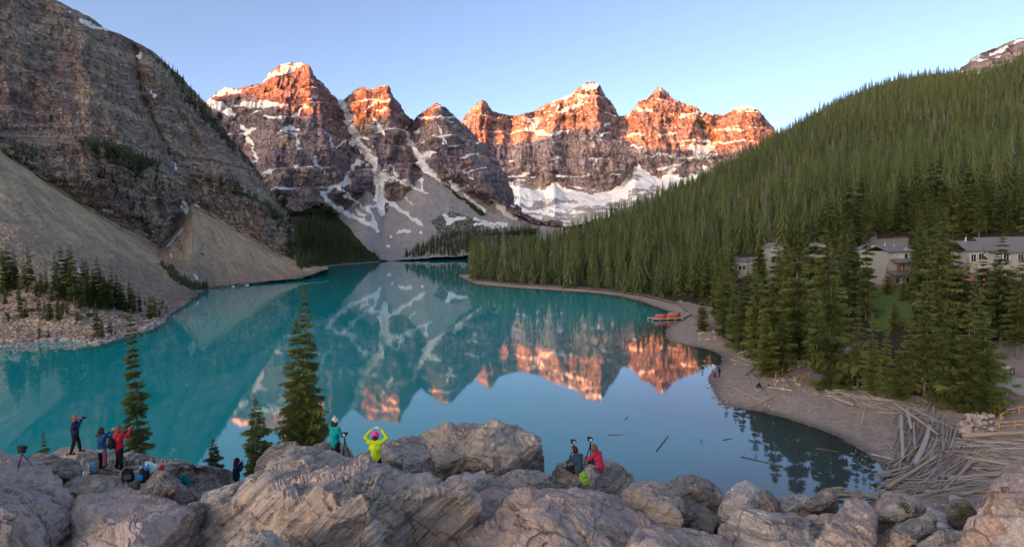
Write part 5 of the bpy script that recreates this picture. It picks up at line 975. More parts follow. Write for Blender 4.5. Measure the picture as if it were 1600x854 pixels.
JAM = [([(1290, 612), (1330, 612), (1400, 624), (1445, 642), (1470, 668), (1440, 668), (1395, 652), (1345, 640), (1300, 628)], 46, lambda x, y: gw.normal(-20, 13), (35, 95), 'driftwood log in the upper strip of the jam', 'logs in the upper strip of the log jam'),
       ([(1400, 640), (1440, 640), (1490, 665), (1500, 690), (1470, 720), (1425, 735), (1395, 715), (1400, 670)], 52, lambda x, y: gw.choice([82, 68, 75, -50, -35], p=[.3, .25, .2, .15, .1])+gw.normal(0, 7), (35, 90), 'driftwood log across the neck of the jam', 'logs in the neck of the log jam'),
       ([(1420, 705), (1475, 700), (1525, 715), (1500, 752), (1440, 765), (1385, 770), (1388, 742)], 74, lambda x, y: gw.normal(42+(x-1450)*.28, 12), (40, 105), 'driftwood log in the spreading fan of the jam', 'logs in the fan of the log jam'),
       ([(1480, 690), (1600, 690), (1660, 700), (1660, 740), (1560, 745), (1500, 720)], 70, lambda x, y: gw.normal(-7-(y-715)*.3, 8), (50, 120), 'driftwood log packed below the stone heap', 'logs packed below the stone heap'),
       ([(1375, 766), (1440, 755), (1560, 742), (1600, 745), (1580, 762), (1450, 782)], 34, lambda x, y: gw.normal(6, 6), (60, 130), 'driftwood log along the lower edge of the jam', 'logs along the lower edge of the log jam')]
nlog = 0
for poly, n, ang, (l0, l1), lab, grp in JAM:
    A = np.array(poly, float); k = 0; tr = 0
    while k < n and tr < n*10:
        tr += 1; x, y = gw.uniform(A[:, 0].min(), A[:, 0].max()), gw.uniform(A[:, 1].min(), A[:, 1].max())
        if not inside(np.array([x]), np.array([y]), poly)[0]: continue
        L = gw.uniform(l0, l1)*.5*(1 if gw.random() < .65 else .6); t = math.radians(ang(x, y)); dx, dy = L*math.cos(t), -L*math.sin(t)*.8
        if y-abs(dy) < 606 or y+abs(dy) > 795 or x-abs(dx) < 1280: continue
        h = k/n*.55; mt = [W_LOG, W_PALE, W_TAN][int(gw.choice(3, p=[.5, .28, .22]))]
        hue = {W_LOG: 'grey', W_PALE: 'bleached', W_TAN: 'tan'}[mt]; lab2 = ('long ' if L > .36*l1 else 'short ')+hue+' '+lab.replace('grey ', '')+(', near the top' if h > .36 else ', low down' if h < .18 else '')
        if pxlog(x-dx, y-dy, x+dx, y+dy, gw.uniform(.04, .10)*(1.6 if gw.random() < .12 else 1), mt, lab2, grp, h+gw.uniform(-.1, .1), h+gw.uniform(-.1, .1), int(gw.integers(10))): k += 1; nlog += 1
for a in [(1408, 655, 1411, 722, .30, W_PALE, 'thick pale log standing upright at the beach edge of the log jam', .25), (1417, 646, 1424, 678, .27, W_PALE, 'short thick pale log beside the thick upright one', .45), (1428, 735, 1452, 674, .33, W_PALE, 'stout pale log with splintered root end leaning across the log jam', .5), (1502, 690, 1606, 684, .36, W_TAN, 'long tan trunk lying level below the heap of stones', .45),
          (1384, 772, 1462, 722, .24, W_TAN, 'long tan log slanting up from the water at the log jam', .5), (1362, 712, 1406, 722, .15, W_PALE, 'pale log with one end in the lake', .12), (1345, 664, 1350, 690, .10, W_LOG, 'thin stick lying on the bare beach beside the log jam', 0), (1352, 637, 1347, 663, .14, W_PALE, 'short pale log lying apart on the bare beach', 0),
          (1293, 622, 1345, 650, .11, W_LOG, 'long thin log lying down the beach below the upper strip of logs', 0), (1295, 620, 1334, 636, .22, W_PALE, 'thick pale log at the tip of the upper strip of logs', .15), (1313, 616, 1340, 630, .2, W_PALE, 'second thick pale log at the tip of the upper strip of logs', .2), (1398, 640, 1466, 690, .17, W_PALE, 'long pale log running down through the neck of the log jam', .75), (1480, 755, 1590, 742, .24, W_LOG, 'long grey log at the lower edge of the log jam by the rust coloured boulder', .35),
          (1200, 632, 1140, 604, .19, W_TAN, 'long squared timber lying across the beach above the water', .05), (1210, 620, 1175, 637, .15, W_TAN, 'tan pole lying at the waterline of the beach', .05), (1112, 578, 1124, 581, .14, W_TAN, 'short tan log at the water by the standing beach visitor', .05), (1165, 587, 1185, 571, .22, W_LOG, 'brown log leaning up the beach near the tall spruces', .15), (1173, 600, 1166, 588, .1, W_PALE, 'thin pale pole near the seated beach visitor', .05), (1170, 583, 1188, 600, .12, W_LOG, 'grey pole on the beach just above the seated beach visitor', .1),
          (1200, 606, 1238, 612, .17, W_TAN, 'tan log below the pile of grey stones on the beach', .1), (1215, 578, 1240, 612, .08, W_LOG, 'thin branch leaning on the grey stones', .15)]:
    pxlog(*a[:6], a[6], None, a[7], a[7], k=int(gw.integers(10)))
for k in range(22):
    x, y = gw.uniform(1148, 1182), gw.uniform(538, 574); t = gw.uniform(-1.1, .6); L = gw.uniform(7, 16)
    pxlog(x-L*math.cos(t), y-L*math.sin(t)*.7, x+L*math.cos(t), y+L*math.sin(t)*.7, gw.uniform(.06, .13), W_PALE, 'bleached branch in the pile on the small bay of the beach', 'bleached branches piled on the small bay', gw.uniform(0, .4), gw.uniform(0, .4), int(gw.integers(10)))
for k in range(12):
    x, y = gw.uniform(190, 245), 0; y = np.interp(x, [150, 185, 215, 240], [541, 531, 521, 511])-gw.uniform(1, 4); L = gw.uniform(6, 14); t = gw.uniform(-.2, .6)
    a_, b_ = hit(x-L, y+L*t*.6), hit(x+L, y-L*t*.6)
    if a_ is not None and b_ is not None and abs(a_[1]-b_[1]) < 40: log(a_+(0, 0, .15), b_+(0, 0, .15), gw.uniform(.10, .22), W_PALE, 'bleached trunk stranded along the rubble shore', 'trunks stranded on the rubble shore', int(gw.integers(10)))
for x0, y0, x1, y1, r, lab in [(1026, 704, 1044, 681, .10, 'dark log floating at a steep slant in the middle of the lake bay'), (1158, 713, 1222, 728, .13, 'long dark log floating off the beach near the slab stack'), (950, 679, 975, 678, .07, 'half sunken log floating beyond the seated pair'), (1095, 686, 1097, 694, .08, 'small dark stick floating upright to the shore'), (1130, 687, 1144, 684, .08, 'short stick floating near the beach'), (977, 655, 982, 649, .07, 'tiny stick floating farthest out in the bay'), (1275, 700, 1310, 705, .08, 'thin sunken branch near the reflection of the tall spruces')]:
    a, b = at_z(np.array(float(x0)), np.array(float(y0)), .02), at_z(np.array(float(x1)), np.array(float(y1)), .02); log(a, b, r*.75, W_WET, lab, None, int(gw.integers(10)), 'floating_log')
for k, (x0, y0, x1, y1) in enumerate([(1300, 765, 1352, 772), (1302, 768, 1345, 766), (1306, 772, 1372, 776), (1330, 778, 1376, 771), (1350, 772, 1376, 779), (1296, 764, 1316, 762)]):
    a, b = at_z(np.array(float(x0)), np.array(float(y0)), .15+.1*k), at_z(np.array(float(x1)), np.array(float(y1)), .12+.1*k); log(a, b, .15, [W_TAN, W_LOG, W_TAN][k % 3], 'tan log stranded between the tilted brown slab and the log jam', 'logs stranded against the rockpile', k)
print('LOGS', nlog)
for sz_, nn, mat_ in (('grey', 190, W_LOG), ('pale', 150, W_PALE)):   # the smaller logs under and between
    mb = MB(); k = 0
    while k < nn:
        poly, _, ang, (l0, l1), _, _ = JAM[int(gw.choice(5, p=[.1, .22, .3, .26, .12]))]; A = np.array(poly, float); x, y = gw.uniform(A[:, 0].min(), A[:, 0].max()), gw.uniform(A[:, 1].min(), A[:, 1].max())
        if not inside(np.array([x]), np.array([y]), poly)[0]: continue
        L = gw.uniform(.35, .75)*l0; t = math.radians(ang(x, y)+gw.normal(0, 9)); a_, b_ = hit(x-L*math.cos(t), y+L*math.sin(t)*.8, LAND), hit(x+L*math.cos(t), y-L*math.sin(t)*.8, LAND); k += 1
        if a_ is None or b_ is None or np.linalg.norm(a_-b_) > 14: continue
        z = gw.uniform(.03, .3); r = gw.uniform(.03, .07); mb.tube([a_+(0, 0, z), (a_+b_)/2+(gw.normal(0, .04), gw.normal(0, .04), z), b_+(0, 0, z+gw.normal(0, .08))], [r, r*.9, r*.65], 6)
    tag(mb.build('driftwood_poles', mat_), sz_+' thin poles packed under and between the larger logs of the jam', 'driftwood', kind='stuff')
mb = MB()                                                # splinters and twigs too many to count
for k in range(900):
    zone = gw.random(); x, y = (gw.uniform(1300, 1600), gw.uniform(610, 775)) if zone < .6 else (gw.uniform(1125, 1400), gw.uniform(585, 690))
    h = hit(x, y, BEACH)
    if h is None or h[2] < .12: continue
    a = gw.uniform(0, 3.14); L = gw.uniform(.2, 1.1); q = np.array([math.cos(a)*L, math.sin(a)*L, gw.normal(0, .08)]); mb.tube([h-q*.5+(0, 0, .05), h+q*.5+(0, 0, .06)], [gw.uniform(.015, .04), .012], 4, False)
tag(mb.build('driftwood_litter', W_LOG), 'splinters and twigs strewn over the beach', 'driftwood', kind='stuff')
# stones: the heap by the log jam, the pile by the path, and scattered stones
B_STONE = [plain('heap_stone_'+n, c, .9, .3, 5, .15, .4) for n, c in (('grey', (.40, .34, .29)), ('tan', (.50, .36, .25)), ('rose', (.44, .28, .21)), ('pale', (.50, .45, .40)), ('dark', (.26, .22, .20)))]
HS = [[slot_mat(m_, b) for m_ in ST[:5]] for b in B_STONE]
def stones(poly, n, a, b, lab, grp, zf=lambda x, y: 0., probs=(.35, .22, .15, .18, .1), trees=None, stuff=None):
    SV, SF, so, SI = [], [], 0, []; A = np.array(poly, float); k = 0; tr = 0
    while k < n and tr < n*12:
        tr += 1; x, y = gw.uniform(A[:, 0].min(), A[:, 0].max()), gw.uniform(A[:, 1].min(), A[:, 1].max())
        if not inside(np.array([x]), np.array([y]), poly)[0]: continue
        h = hit(x, y, trees or LAND)
        if h is None: continue
        s = gw.uniform(a, b)
        if stuff:
            m_ = LOW[int(gw.integers(4))]; V = np.empty(len(m_.vertices)*3, np.float32); m_.vertices.foreach_get('co', V); V = V.reshape(-1, 3); F = np.empty(len(m_.loops), np.int32); m_.loops.foreach_get('vertex_index', F); q = gw.uniform(0, 6.28)
            V = np.stack([V[:, 0]*math.cos(q)-V[:, 1]*math.sin(q), V[:, 0]*math.sin(q)+V[:, 1]*math.cos(q), V[:, 2]*gw.uniform(.6, 1)], 1)*s+h; SV.append(V); SF.append(F.reshape(-1, 3)+so); so += len(V); SI.append(np.full(len(F)//3, int(gw.choice(5, p=probs)), np.int32)); k += 1; continue
        o = link('stone', HS[int(gw.choice(5, p=probs))][int(gw.integers(5))], None, None, h+(0, 0, s*.2+zf(x, y))); o.scale = (s, s*gw.uniform(.7, 1.1), s*gw.uniform(.6, 1)); o.rotation_euler = (gw.uniform(-.5, .5), gw.uniform(-.5, .5), gw.uniform(0, 6.28)); hu = ('grey', 'tan', 'rose', 'pale', 'dark')[[m_.materials[0] for m_ in (h_[0] for h_ in HS)].index(o.data.materials[0])]; tag(o, ('large ' if s > (a+b)/2 else 'small ')+hu+' '+lab.replace('grey ', '').replace('pinkish ', '').replace('pale ', '').replace('small ', ''), 'stone', grp); k += 1
    if stuff:
        me = mesh_np(stuff, np.concatenate(SV), np.concatenate(SF))
        for b_ in B_STONE: me.materials.append(b_)
        me.polygons.foreach_set('material_index', np.concatenate(SI)); tag(link(stuff, me), lab, 'stones', kind='stuff')
stones([(1492, 672), (1500, 655), (1520, 645), (1548, 638), (1566, 648), (1562, 668), (1548, 682), (1500, 686)], 115, .24, .5, 'rounded stone in the loose heap between the spruces and the log jam', 'stones heaped beside the log jam', lambda x, y: .55*math.exp(-((x-1530)/26)**2-((y-662)/16)**2))
stones([(1205, 594), (1245, 590), (1252, 606), (1215, 612)], 28, .18, .4, 'grey stone in the pile below the gravel path', 'stones piled below the gravel path', lambda x, y: .15)
stones([(1085, 522), (1118, 516), (1125, 532), (1090, 535)], 20, .3, .6, 'pinkish stone on the bank by the lone small spruce', 'stones on the bank by the dock')
stones([(1120, 610), (1200, 606), (1290, 640), (1280, 662), (1200, 640), (1125, 630)], 260, .06, .22, 'small stones scattered over the open beach', None, stuff='beach_stones')
stones([(1250, 605), (1290, 605), (1295, 616), (1255, 616)], 12, .15, .4, 'stone lying at the foot of the path by the broad tall spruce', 'stones at the foot of the path')
stones([(1110, 590), (1118, 612), (1128, 632), (1160, 640), (1150, 644), (1118, 634), (1100, 600)], 60, .12, .34, 'dark wet stones along the waterline of the beach', None, probs=(.2, .1, .1, .1, .5), stuff='wet_stones')
stones([(0, 530), (150, 526), (240, 500), (300, 468), (312, 462), (250, 510), (150, 540), (0, 543)], 700, .3, .9, 'angular rubble along the shore across the water', None, probs=(.4, .15, .1, .15, .2), trees=HITS[:5], stuff='shore_rubble')
stones([(0, 250), (60, 290), (250, 400), (310, 450), (262, 468), (0, 440)], 2600, .22, .75, 'fallen rocks strewn over the scree', None, trees=HITS[:5], stuff='scree_rocks', probs=(.4, .12, .1, .08, .3))
stones([(300, 335), (455, 428), (430, 438), (330, 446), (300, 430), (270, 395)], 900, .3, .9, 'fallen rocks strewn over the pale scree cone', None, trees=HITS[:5], stuff='cone_rocks', probs=(.35, .3, .13, .15, .07))
# shrubs
M_SHRUB = leaf_mat('shrub_leaves', (0.06, 0.10, 0.028), (0.17, 0.22, 0.06)); M_SHRUB_D = leaf_mat('willow_leaves', (0.10, 0.10, 0.035), (0.22, 0.20, 0.07))
def shrub_mesh(seed, n=420):
    g = np.random.default_rng(seed); V, F, sp = [], [], []; cl = g.normal(0, .45, (7, 3))*(1, 1, .45)+(0, 0, .5)
    for i in range(n):
        c = cl[g.integers(7)]+g.normal(0, .2, 3); c[2] = abs(c[2]); a = g.normal(size=3); a /= np.linalg.norm(a); b = np.cross(a, g.normal(size=3)); b /= np.linalg.norm(b)+1e-9; s = g.uniform(.05, .11); k = len(V)
        V += [c-a*s, c+b*s*.5, c+a*s*1.2, c-b*s*.5]; F.append((k, k+1, k+2, k+3)); sp += [g.random()]*4
    return mesh_np('foliage', np.array(V), np.array(F), {'spray': np.array(sp)}, False)
SHM = [shrub_mesh(700+k) for k in range(4)]
def stems():
    mb = MB()
    for k in range(9): a = k*.7; mb.tube([(0, 0, -.1), (math.cos(a)*.25, math.sin(a)*.25, .35), (math.cos(a)*.45, math.sin(a)*.45, .75)], [.03, .02, .008], 4)
    return mb.mesh('stems', True)
STEM = stems(); STEM.materials.append(M_BARK)
def shrub(P, s, label, group=None, mat=None, flat=1.0):
    e = thing('shrub', label, 'bush', P, gw.uniform(0, 6.28), group); e.scale = (s, s, s*flat); o = link('foliage', SHM[int(gw.integers(4))], M_SHRUB, e); o.material_slots[0].link = 'OBJECT'; o.material_slots[0].material = mat or M_SHRUB; link('stems', STEM, None, e)
for x, y, s, lab, mt in [(1137, 527, 2.3, 'round bright green bush on the bank of the small bay', None), (1148, 530, 1.8, 'darker green bush beside the round bright one', None), (1300, 609, .8, 'low green shrub at the foot of the broad tall spruce', None), (1325, 612, 1.0, 'low green shrub between the broad spruce and the driftwood', None), (1345, 613, .9, 'low green shrub at the tip of the driftwood strip', None), (1458, 632, 1.2, 'olive willow bush at the neck of the log jam', M_SHRUB_D), (1472, 640, 1.0, 'reddish brown willow bush beside the spruces above the log jam', M_SHRUB_D), (1432, 628, .8, 'small olive bush above the log jam', M_SHRUB_D), (1562, 560, 1.2, 'green bush on the earth bank by the road', None), (1590, 606, .7, 'low bush behind the lower rail fence', M_SHRUB_D)]:
    h = hit(x, y, LAND)
    if h is not None: shrub(h, s, lab, None, mt, .85)
for x, y, s, lab in [(1416, 800, .20, 'tuft of bright green leaves beside the lichened slab in the rubble'), (1504, 806, .30, 'green leafy clump against the rust coloured boulder'), (1372, 822, .16, 'small green tuft by the pink and green streaked slab'), (1460, 800, .14, 'pale green tuft at the end of the sloping grey slab'), (1500, 812, .24, 'lower leafy clump against the rust coloured boulder')]:
    shrub(ledge(x, y)+(0, 0, .02), s, lab, None, None, 1.1)
for k in range(26):
    x, y = gw.uniform(5, 250), gw.uniform(462, 500); h = hit(x, y, HITS[:5])
    if h is not None: shrub(h, gw.uniform(.7, 1.5), 'low olive shrub among the spruces on the rubble bench', 'low shrubs on the rubble bench', M_SHRUB_D if gw.random() < .5 else None, .7)
for k in range(16):
    t = k/15; x = 254+70*t+gw.uniform(-4, 4); y = np.interp(x, [254, 275, 300, 324], [412, 430, 444, 451])+gw.uniform(-3, 3); h = hit(x, y, HITS[:5])
    if h is not None: shrub(h, gw.uniform(1.2, 2.2), 'dark green bush in the strip running down the ravine between the scree cones', 'bushes in the ravine between the scree cones', None, .8)
# fences
W_RAIL = wood_mat('rail_fence_timber', (0.46, 0.27, 0.12), (0.56, 0.36, 0.18))
W_RAILG = wood_mat('brown_rail_timber', (0.26, 0.16, 0.10), (0.36, 0.23, 0.15))
def fence(pxp, label, h=1.0, mat=None, rails=(.45, .9), lift=0.0):
    mat = mat or W_RAIL; P = [hit(x, y, LAND) for x, y in pxp]; P = [p for p in P if p is not None]; e = thing('rail_fence', label, 'fence', P[0])
    for p in P: q = p-P[0]; MB().tube([(0, 0, -.3), (0, 0, h)], [.085, .075], 7).build('post', mat, e, True, q)
    for a, b in zip(P[:-1], P[1:]):
        for z in rails: MB().tube([a-P[0]+(0, 0, z*h), (a+b)/2-P[0]+(0, 0, z*h-.02), b-P[0]+(0, 0, z*h)], [.06, .055, .05], 6).build('rail', mat, e, True)
    return e
fence([(1212, 590), (1222, 585), (1233, 581), (1248, 577), (1265, 573)], 'tan wooden rail fence along the upper edge of the gravel path', 1.05)
fence([(1243, 597), (1252, 594), (1264, 588)], 'short lower rail fence across the gravel path', .8)
fence([(1552, 584), (1566, 585), (1580, 587), (1594, 589), (1612, 592)], 'brown rail fence on the far side of the road, holding the small dark sign', .85, W_RAILG)
fence([(1554, 606), (1566, 612), (1580, 619), (1595, 626), (1612, 632)], 'brown rail fence on the near side of the road', .85, W_RAILG)
fence([(1561, 671), (1585, 669), (1612, 666)], 'yellow tan rail fence in front of the sandy path, nearest the stone heap', .95)
fence([(1564, 658), (1574, 650), (1592, 646), (1612, 643)], 'yellow tan rail fence behind the sandy path', .95)
P = hit(1580, 588, LAND); e = thing('notice_sign', 'small dark notice board with a pale mark on the rail fence by the road', 'sign', P+(0, -.15, 0)); MB().box((0, 0, .75), (.62, .05, .95)).build('board', plain('sign_black', (.03, .03, .035), .5), e); MB().box((.02, -.03, .95), (.12, .01, .14)).box((.0, -.03, .72), (.2, .01, .08)).box((-.02, -.03, .55), (.12, .01, .1)).build('symbol', plain('sign_white', (.7, .7, .7), .6), e); MB().box((0, .04, .2), (.1, .05, 1.0)).build('post', W_RAILG, e)
stones([(1570, 574), (1582, 574), (1582, 580), (1570, 580)], 1, .7, .8, 'pale boulder standing behind the notice sign by the road', None, probs=(0, 0, 0, 1, 0))
stones([(0, 470), (250, 470), (300, 468), (240, 505), (150, 528), (0, 532)], 900, .25, .8, 'loose rubble covering the bench across the water', None, trees=HITS[:5], stuff='bench_rubble', probs=(.45, .2, .1, .15, .1))
# road and path surfaces, draped on the ground
def drape(name, cols, mat, lift=.05):
    V = []; nr = 6
    for (x0, y0), (x1, y1) in cols:
        for k in range(nr): h = hit(x0+(x1-x0)*k/(nr-1), y0+(y1-y0)*k/(nr-1), HILL); V.append(h+(0, 0, lift))
    return tag(link(name, mesh_np(name, np.array(V), grid_faces(len(cols), nr)), mat), kind='structure')
M_ROAD = ground_mat('grey_gravel_road', (0.30, 0.28, 0.26), (0.40, 0.37, 0.34), False)
drape('road', [((x, 590+(x-1550)*.04), (x, 603+(x-1550)*.36)) for x in range(1545, 1662, 6)], M_ROAD, .12)
drape('path', [((x, np.interp(x, [1310, 1330, 1345], [537, 538, 541])), (x, np.interp(x, [1310, 1330, 1345], [560, 562, 560]))) for x in range(1310, 1348, 4)], M_ROAD, .12)
# canoe dock
W_DOCK = wood_mat('grey_dock_planks', (0.34, 0.30, 0.27), (0.46, 0.42, 0.38))
A0 = at_z(np.array(1019.), np.array(498.), .55); A1 = at_z(np.array(1066.), np.array(496.), .55); A2 = at_z(np.array(1100.), np.array(480.), .9)
e = thing('dock', 'long grey plank jetty with an angled gangway at the curve of the beach', 'dock', A0); ax = (A1-A0); Ld = np.linalg.norm(ax); ax /= Ld; ay = np.array([-ax[1], ax[0], 0])
for k in range(26): c = ax*(k+.5)*Ld/26; MB().beam(c-ay*.3, c+ay*3.2, Ld/26*.92, .08).build('plank', W_DOCK, e)
for s in (-.2, 1.5, 3.1): MB().beam(ay*s-(0, 0, .13), ax*Ld+ay*s-(0, 0, .13), .2, .18).build('stringer', W_DOCK, e)
for k in range(5):
    for s in (-.3, 3.2): MB().tube([ax*Ld*k/4+ay*s-(0, 0, 1.6), ax*Ld*k/4+ay*s+(0, 0, .25)], .13, 7).build('pile', W_DOCK, e, True)
g1, g2 = A1-A0+ay*1.4, A2-A0; gd = g2-g1; gl_ = np.linalg.norm(gd); gn = np.array([-gd[1], gd[0], 0])/gl_
for k in range(16): c = g1+gd*(k+.5)/16; MB().beam(c-gn*1.1, c+gn*1.1, gl_/16*.9, .08).build('gangway_plank', W_DOCK, e)
for s in (-1.1, 1.1): MB().beam(g1+gn*s-(0, 0, .12), g2+gn*s-(0, 0, .12), .15, .16).build('gangway_beam', W_DOCK, e)
def canoe_mesh(L=4.6, W=.82, H=.46):                     # hull turned keel up
    n, m = 15, 9; V = []
    for i in range(n):
        t = -1+2*i/(n-1); w_ = W/2*max(.02, 1-abs(t)**2.6); rk = .16*abs(t)**4
        for j in range(m): a = math.pi*j/(m-1); V.append((t*L/2, w_*math.cos(a), (H+rk)*math.sin(a)**.75*(1-.12*abs(t)**6)))
    return mesh_np('hull', np.array(V), grid_faces(n, m))
CN = canoe_mesh(); keel = MB().tube([(-2.2, 0, .5), (-1.1, 0, .475), (0, 0, .465), (1.1, 0, .475), (2.2, 0, .5)], .03, 5).mesh('keel', True); gun = MB()
for s in (1, -1): gun.tube([(-2.3, 0, .02)]+[(t*2.3, s*.41*(1-abs(t)**2.6), .02) for t in (-.8, -.4, 0, .4, .8)]+[(2.3, 0, .02)], .025, 5)
gun = gun.mesh('gunwale', True); P_RED = plain('red_canoe_paint', (.55, .045, .035), .35, .12, 3, .5); P_ORG = plain('orange_canoe_paint', (.62, .085, .03), .35, .12, 3, .5); P_MAR = plain('maroon_canoe_paint', (.30, .03, .05), .4, .12, 3, .5); P_BLU = plain('blue_grey_canoe_paint', (.16, .22, .34), .4, .12, 3, .5)
NC = [('waterside stack', 'canoe turned keel up in the waterside group on the dock'), ('landside stack', 'canoe turned keel up in the landside group on the dock')]
kc = 0
for gi, (fr, cols) in enumerate((((.10, .46), [P_RED, P_RED, P_ORG, P_RED, P_MAR]), ((.48, .92), [P_ORG, P_ORG, P_RED, P_RED, P_RED, P_MAR]))):
    for k, pc in enumerate(cols):
        c = A0+ax*Ld*(fr[0]+fr[1])/2+ay*(.1+.62*k)+ax*(.35*k*(1 if gi else .6))+np.array([0, 0, .06+.05*gi]); cn = {P_RED: 'red', P_ORG: 'orange', P_MAR: 'maroon'}[pc]
        o = thing('canoe', '%s %s' % (cn, NC[gi][1]), 'canoe', c, math.atan2(ax[1], ax[0])+.1*gi, 'canoes stored on the dock'); s = Ld*(fr[1]-fr[0])/4.6*.98; o.scale = (s, 1.15, 1.7+.5*gi)
        h_ = link('hull', CN, P_RED, o); h_.material_slots[0].link = 'OBJECT'; h_.material_slots[0].material = pc; link('keel', keel, W_DOCK, o); link('gunwale', gun, W_DOCK, o)
for k in range(4):
    c = A0+ax*Ld*(.28+.09*k)+ay*(3.7+.2*k)+np.array([0, 0, -.3]); o = thing('canoe', 'blue grey boat moored on the far side of the dock', 'canoe', c, math.atan2(ax[1], ax[0])+.35, 'blue grey boats behind the dock'); o.scale = (.8, 1, .9)
    link('hull', CN, None, o).material_slots; h_ = o.children[0]; h_.material_slots[0].link = 'OBJECT'; h_.material_slots[0].material = P_BLU; link('keel', keel, None, o); link('gunwale', gun, None, o)
# ------------------------------------------------------------------ houses
H_SAGE = plain('sage_green_siding', (.34, .35, .27), .8, .08, 2); H_GREY = plain('pale_grey_siding', (.34, .33, .295), .8, .08, 2); H_ROOF = plain('grey_shingle_roof', (.17, .16, .158), .85, .25, 4); H_TRIM = plain('cream_trim', (.55, .52, .46), .7, .06); H_DARK = plain('dark_window_glass', (.025, .03, .035), .15, .1, 3, .6); H_TEAL = plain('teal_curtained_glass', (.20, .38, .38), .3, .1, 3, .5); H_BRN = plain('brown_cabin_timber', (.22, .13, .085), .8, .25, 3); H_ORG = wood_mat('orange_log_timber', (.50, .17, .05), (.58, .25, .09)); H_WIN = plain('warm_blind', (.5, .42, .28), .6)
def panel_box(e, name, c, size, mat): return MB().box(c, size).build(name, mat, e)
def siding(e, x0, x1, z0, z1, y, mat, n):                # lapped boards on a front wall
    for k in range(n): z = z0+(z1-z0)*(k+.5)/n; MB().box(((x0+x1)/2, y-.02, z), (x1-x0, .05, (z1-z0)/n*.86)).build('siding_board', mat, e)
def gable_roof(e, x0, x1, y0, y1, ze, zp, mat, along='x', over=.4, th=.18):
    if along == 'x':                                      # ridge runs across the front
        ym = (y0+y1)/2; mb = MB(); mb.prism([(x0-over, y0-over, ze-.12), (x0-over, ym, zp), (x0-over, ym, zp+th), (x0-over, y0-over, ze-.12+th)], (0, 0, 0), (x1-x0+2*over, 0, 0)); mb.prism([(x0-over, y1+over, ze-.12), (x0-over, ym+.003, zp), (x0-over, ym+.003, zp+th), (x0-over, y1+over, ze-.12+th)], (0, 0, 0), (x1-x0+2*over, 0, 0))
    else:
        xm = (x0+x1)/2; mb = MB(); mb.prism([(x0-over, y0-over, ze-.12), (xm, y0-over, zp), (xm, y0-over, zp+th), (x0-over, y0-over, ze-.12+th)], (0, 0, 0), (0, y1-y0+2*over, 0)); mb.prism([(x1+over, y0-over, ze-.12), (xm+.003, y0-over, zp), (xm+.003, y0-over, zp+th), (x1+over, y0-over, ze-.12+th)], (0, 0, 0), (0, y1-y0+2*over, 0))
    r = mb.build('roof', mat, e)
    return r
def gable_wall(e, x0, x1, y, ze, zp, mat, t=.15): xm = (x0+x1)/2; return MB().prism([(x0, y, ze), (x1, y, ze), (xm, y, zp)], (0, 0, 0), (0, t, 0)).build('gable', mat, e)
def window(e, x, z, w_, h, y, glass, bars=1):
    f = MB(); f.box((x, y, z+h/2+.05), (w_+.2, .09, .1)).box((x, y, z-h/2-.05), (w_+.2, .09, .1)).box((x-w_/2-.05, y, z), (.1, .09, h)).box((x+w_/2+.05, y, z), (.1, .09, h))
    for k in range(bars): f.box((x-w_/2+w_*(k+1)/(bars+1), y-.01, z), (.05, .05, h))
    o = f.build('window', H_TRIM, e); MB().box((x, y+.015, z), (w_, .03, h)).build('pane', glass, o); return o
def place(px, py, yaw=0, label='', name='house', cat='house', D=None):
    h = hit(px, py, HILL) if D is None else at_depth(np.array(float(px)), np.array(float(py)), D); return thing(name, label, cat, h, yaw), h[1]/900
e, u = place(1364, 418, -.25, 'pale green barn like cabin with a blank gable wall above the lawn', 'cabin')
panel_box(e, 'wall', (0, 4, 2.2), (6.4, 8, 4.4), H_SAGE); siding(e, -3.2, 3.2, .1, 4.3, -.01, H_SAGE, 9); gable_wall(e, -3.2, 3.2, -.02, 4.38, 6.0, H_SAGE); gable_roof(e, -3.2, 3.2, 0, 8, 4.4, 6.1, H_ROOF, 'y', .5); MB().beam((-3.7, -.52, 4.25), (0, -.52, 6.06), .06, .26).beam((3.7, -.52, 4.25), (0, -.52, 6.06), .06, .26).build('fascia', H_TRIM, e); panel_box(e, 'foundation', (0, 4, -.6), (6.6, 8.2, 1.4), H_BRN); window(e, -1.6, 2.2, .9, 1.1, -.07, H_DARK)
e, u = place(1408, 446, .12, 'three level grey cabin with teal windows and two porch roofs on the lawn', 'cabin')
panel_box(e, 'wall', (0, 3.6, 4.0), (5.6, 6, 8.0), H_GREY); siding(e, -2.8, 2.8, 4.4, 7.7, .58, H_GREY, 8); panel_box(e, 'foundation', (0, 3.4, -.6), (6, 6.6, 1.4), H_BRN)
gable_roof(e, -2.8, 2.8, .6, 6.6, 7.9, 9.1, H_ROOF, 'x', .7); gable_wall(e, .4, 2.8, .55, 7.75, 8.8, H_SAGE)
window(e, -1.1, 6.6, 1.2, 1.7, .52, H_TEAL); window(e, .35, 6.7, .8, 1.3, .52, H_WIN, 0); window(e, 1.6, 6.7, .8, 1.3, .52, H_DARK, 0)
for z, x0, x1, nm in ((5.35, -2.4, 3.2, 'porch_roof'), (2.55, -3.2, 2.6, 'lower_porch_roof')): MB().prism([(x0, .6, z+.75), (x0, -1.7, z), (x0, -1.7, z+.14), (x0, .6, z+.92)], (0, 0, 0), (x1-x0, 0, 0)).build(nm, H_ROOF, e)
for x in (-2.2, -.3, 1.4, 3.0): MB().box((x, -1.5, 4.05), (.14, .14, 2.55)).build('post', H_BRN, e); MB().box((x-.5, -1.5, 1.2), (.14, .14, 2.6)).build('post', H_BRN, e)
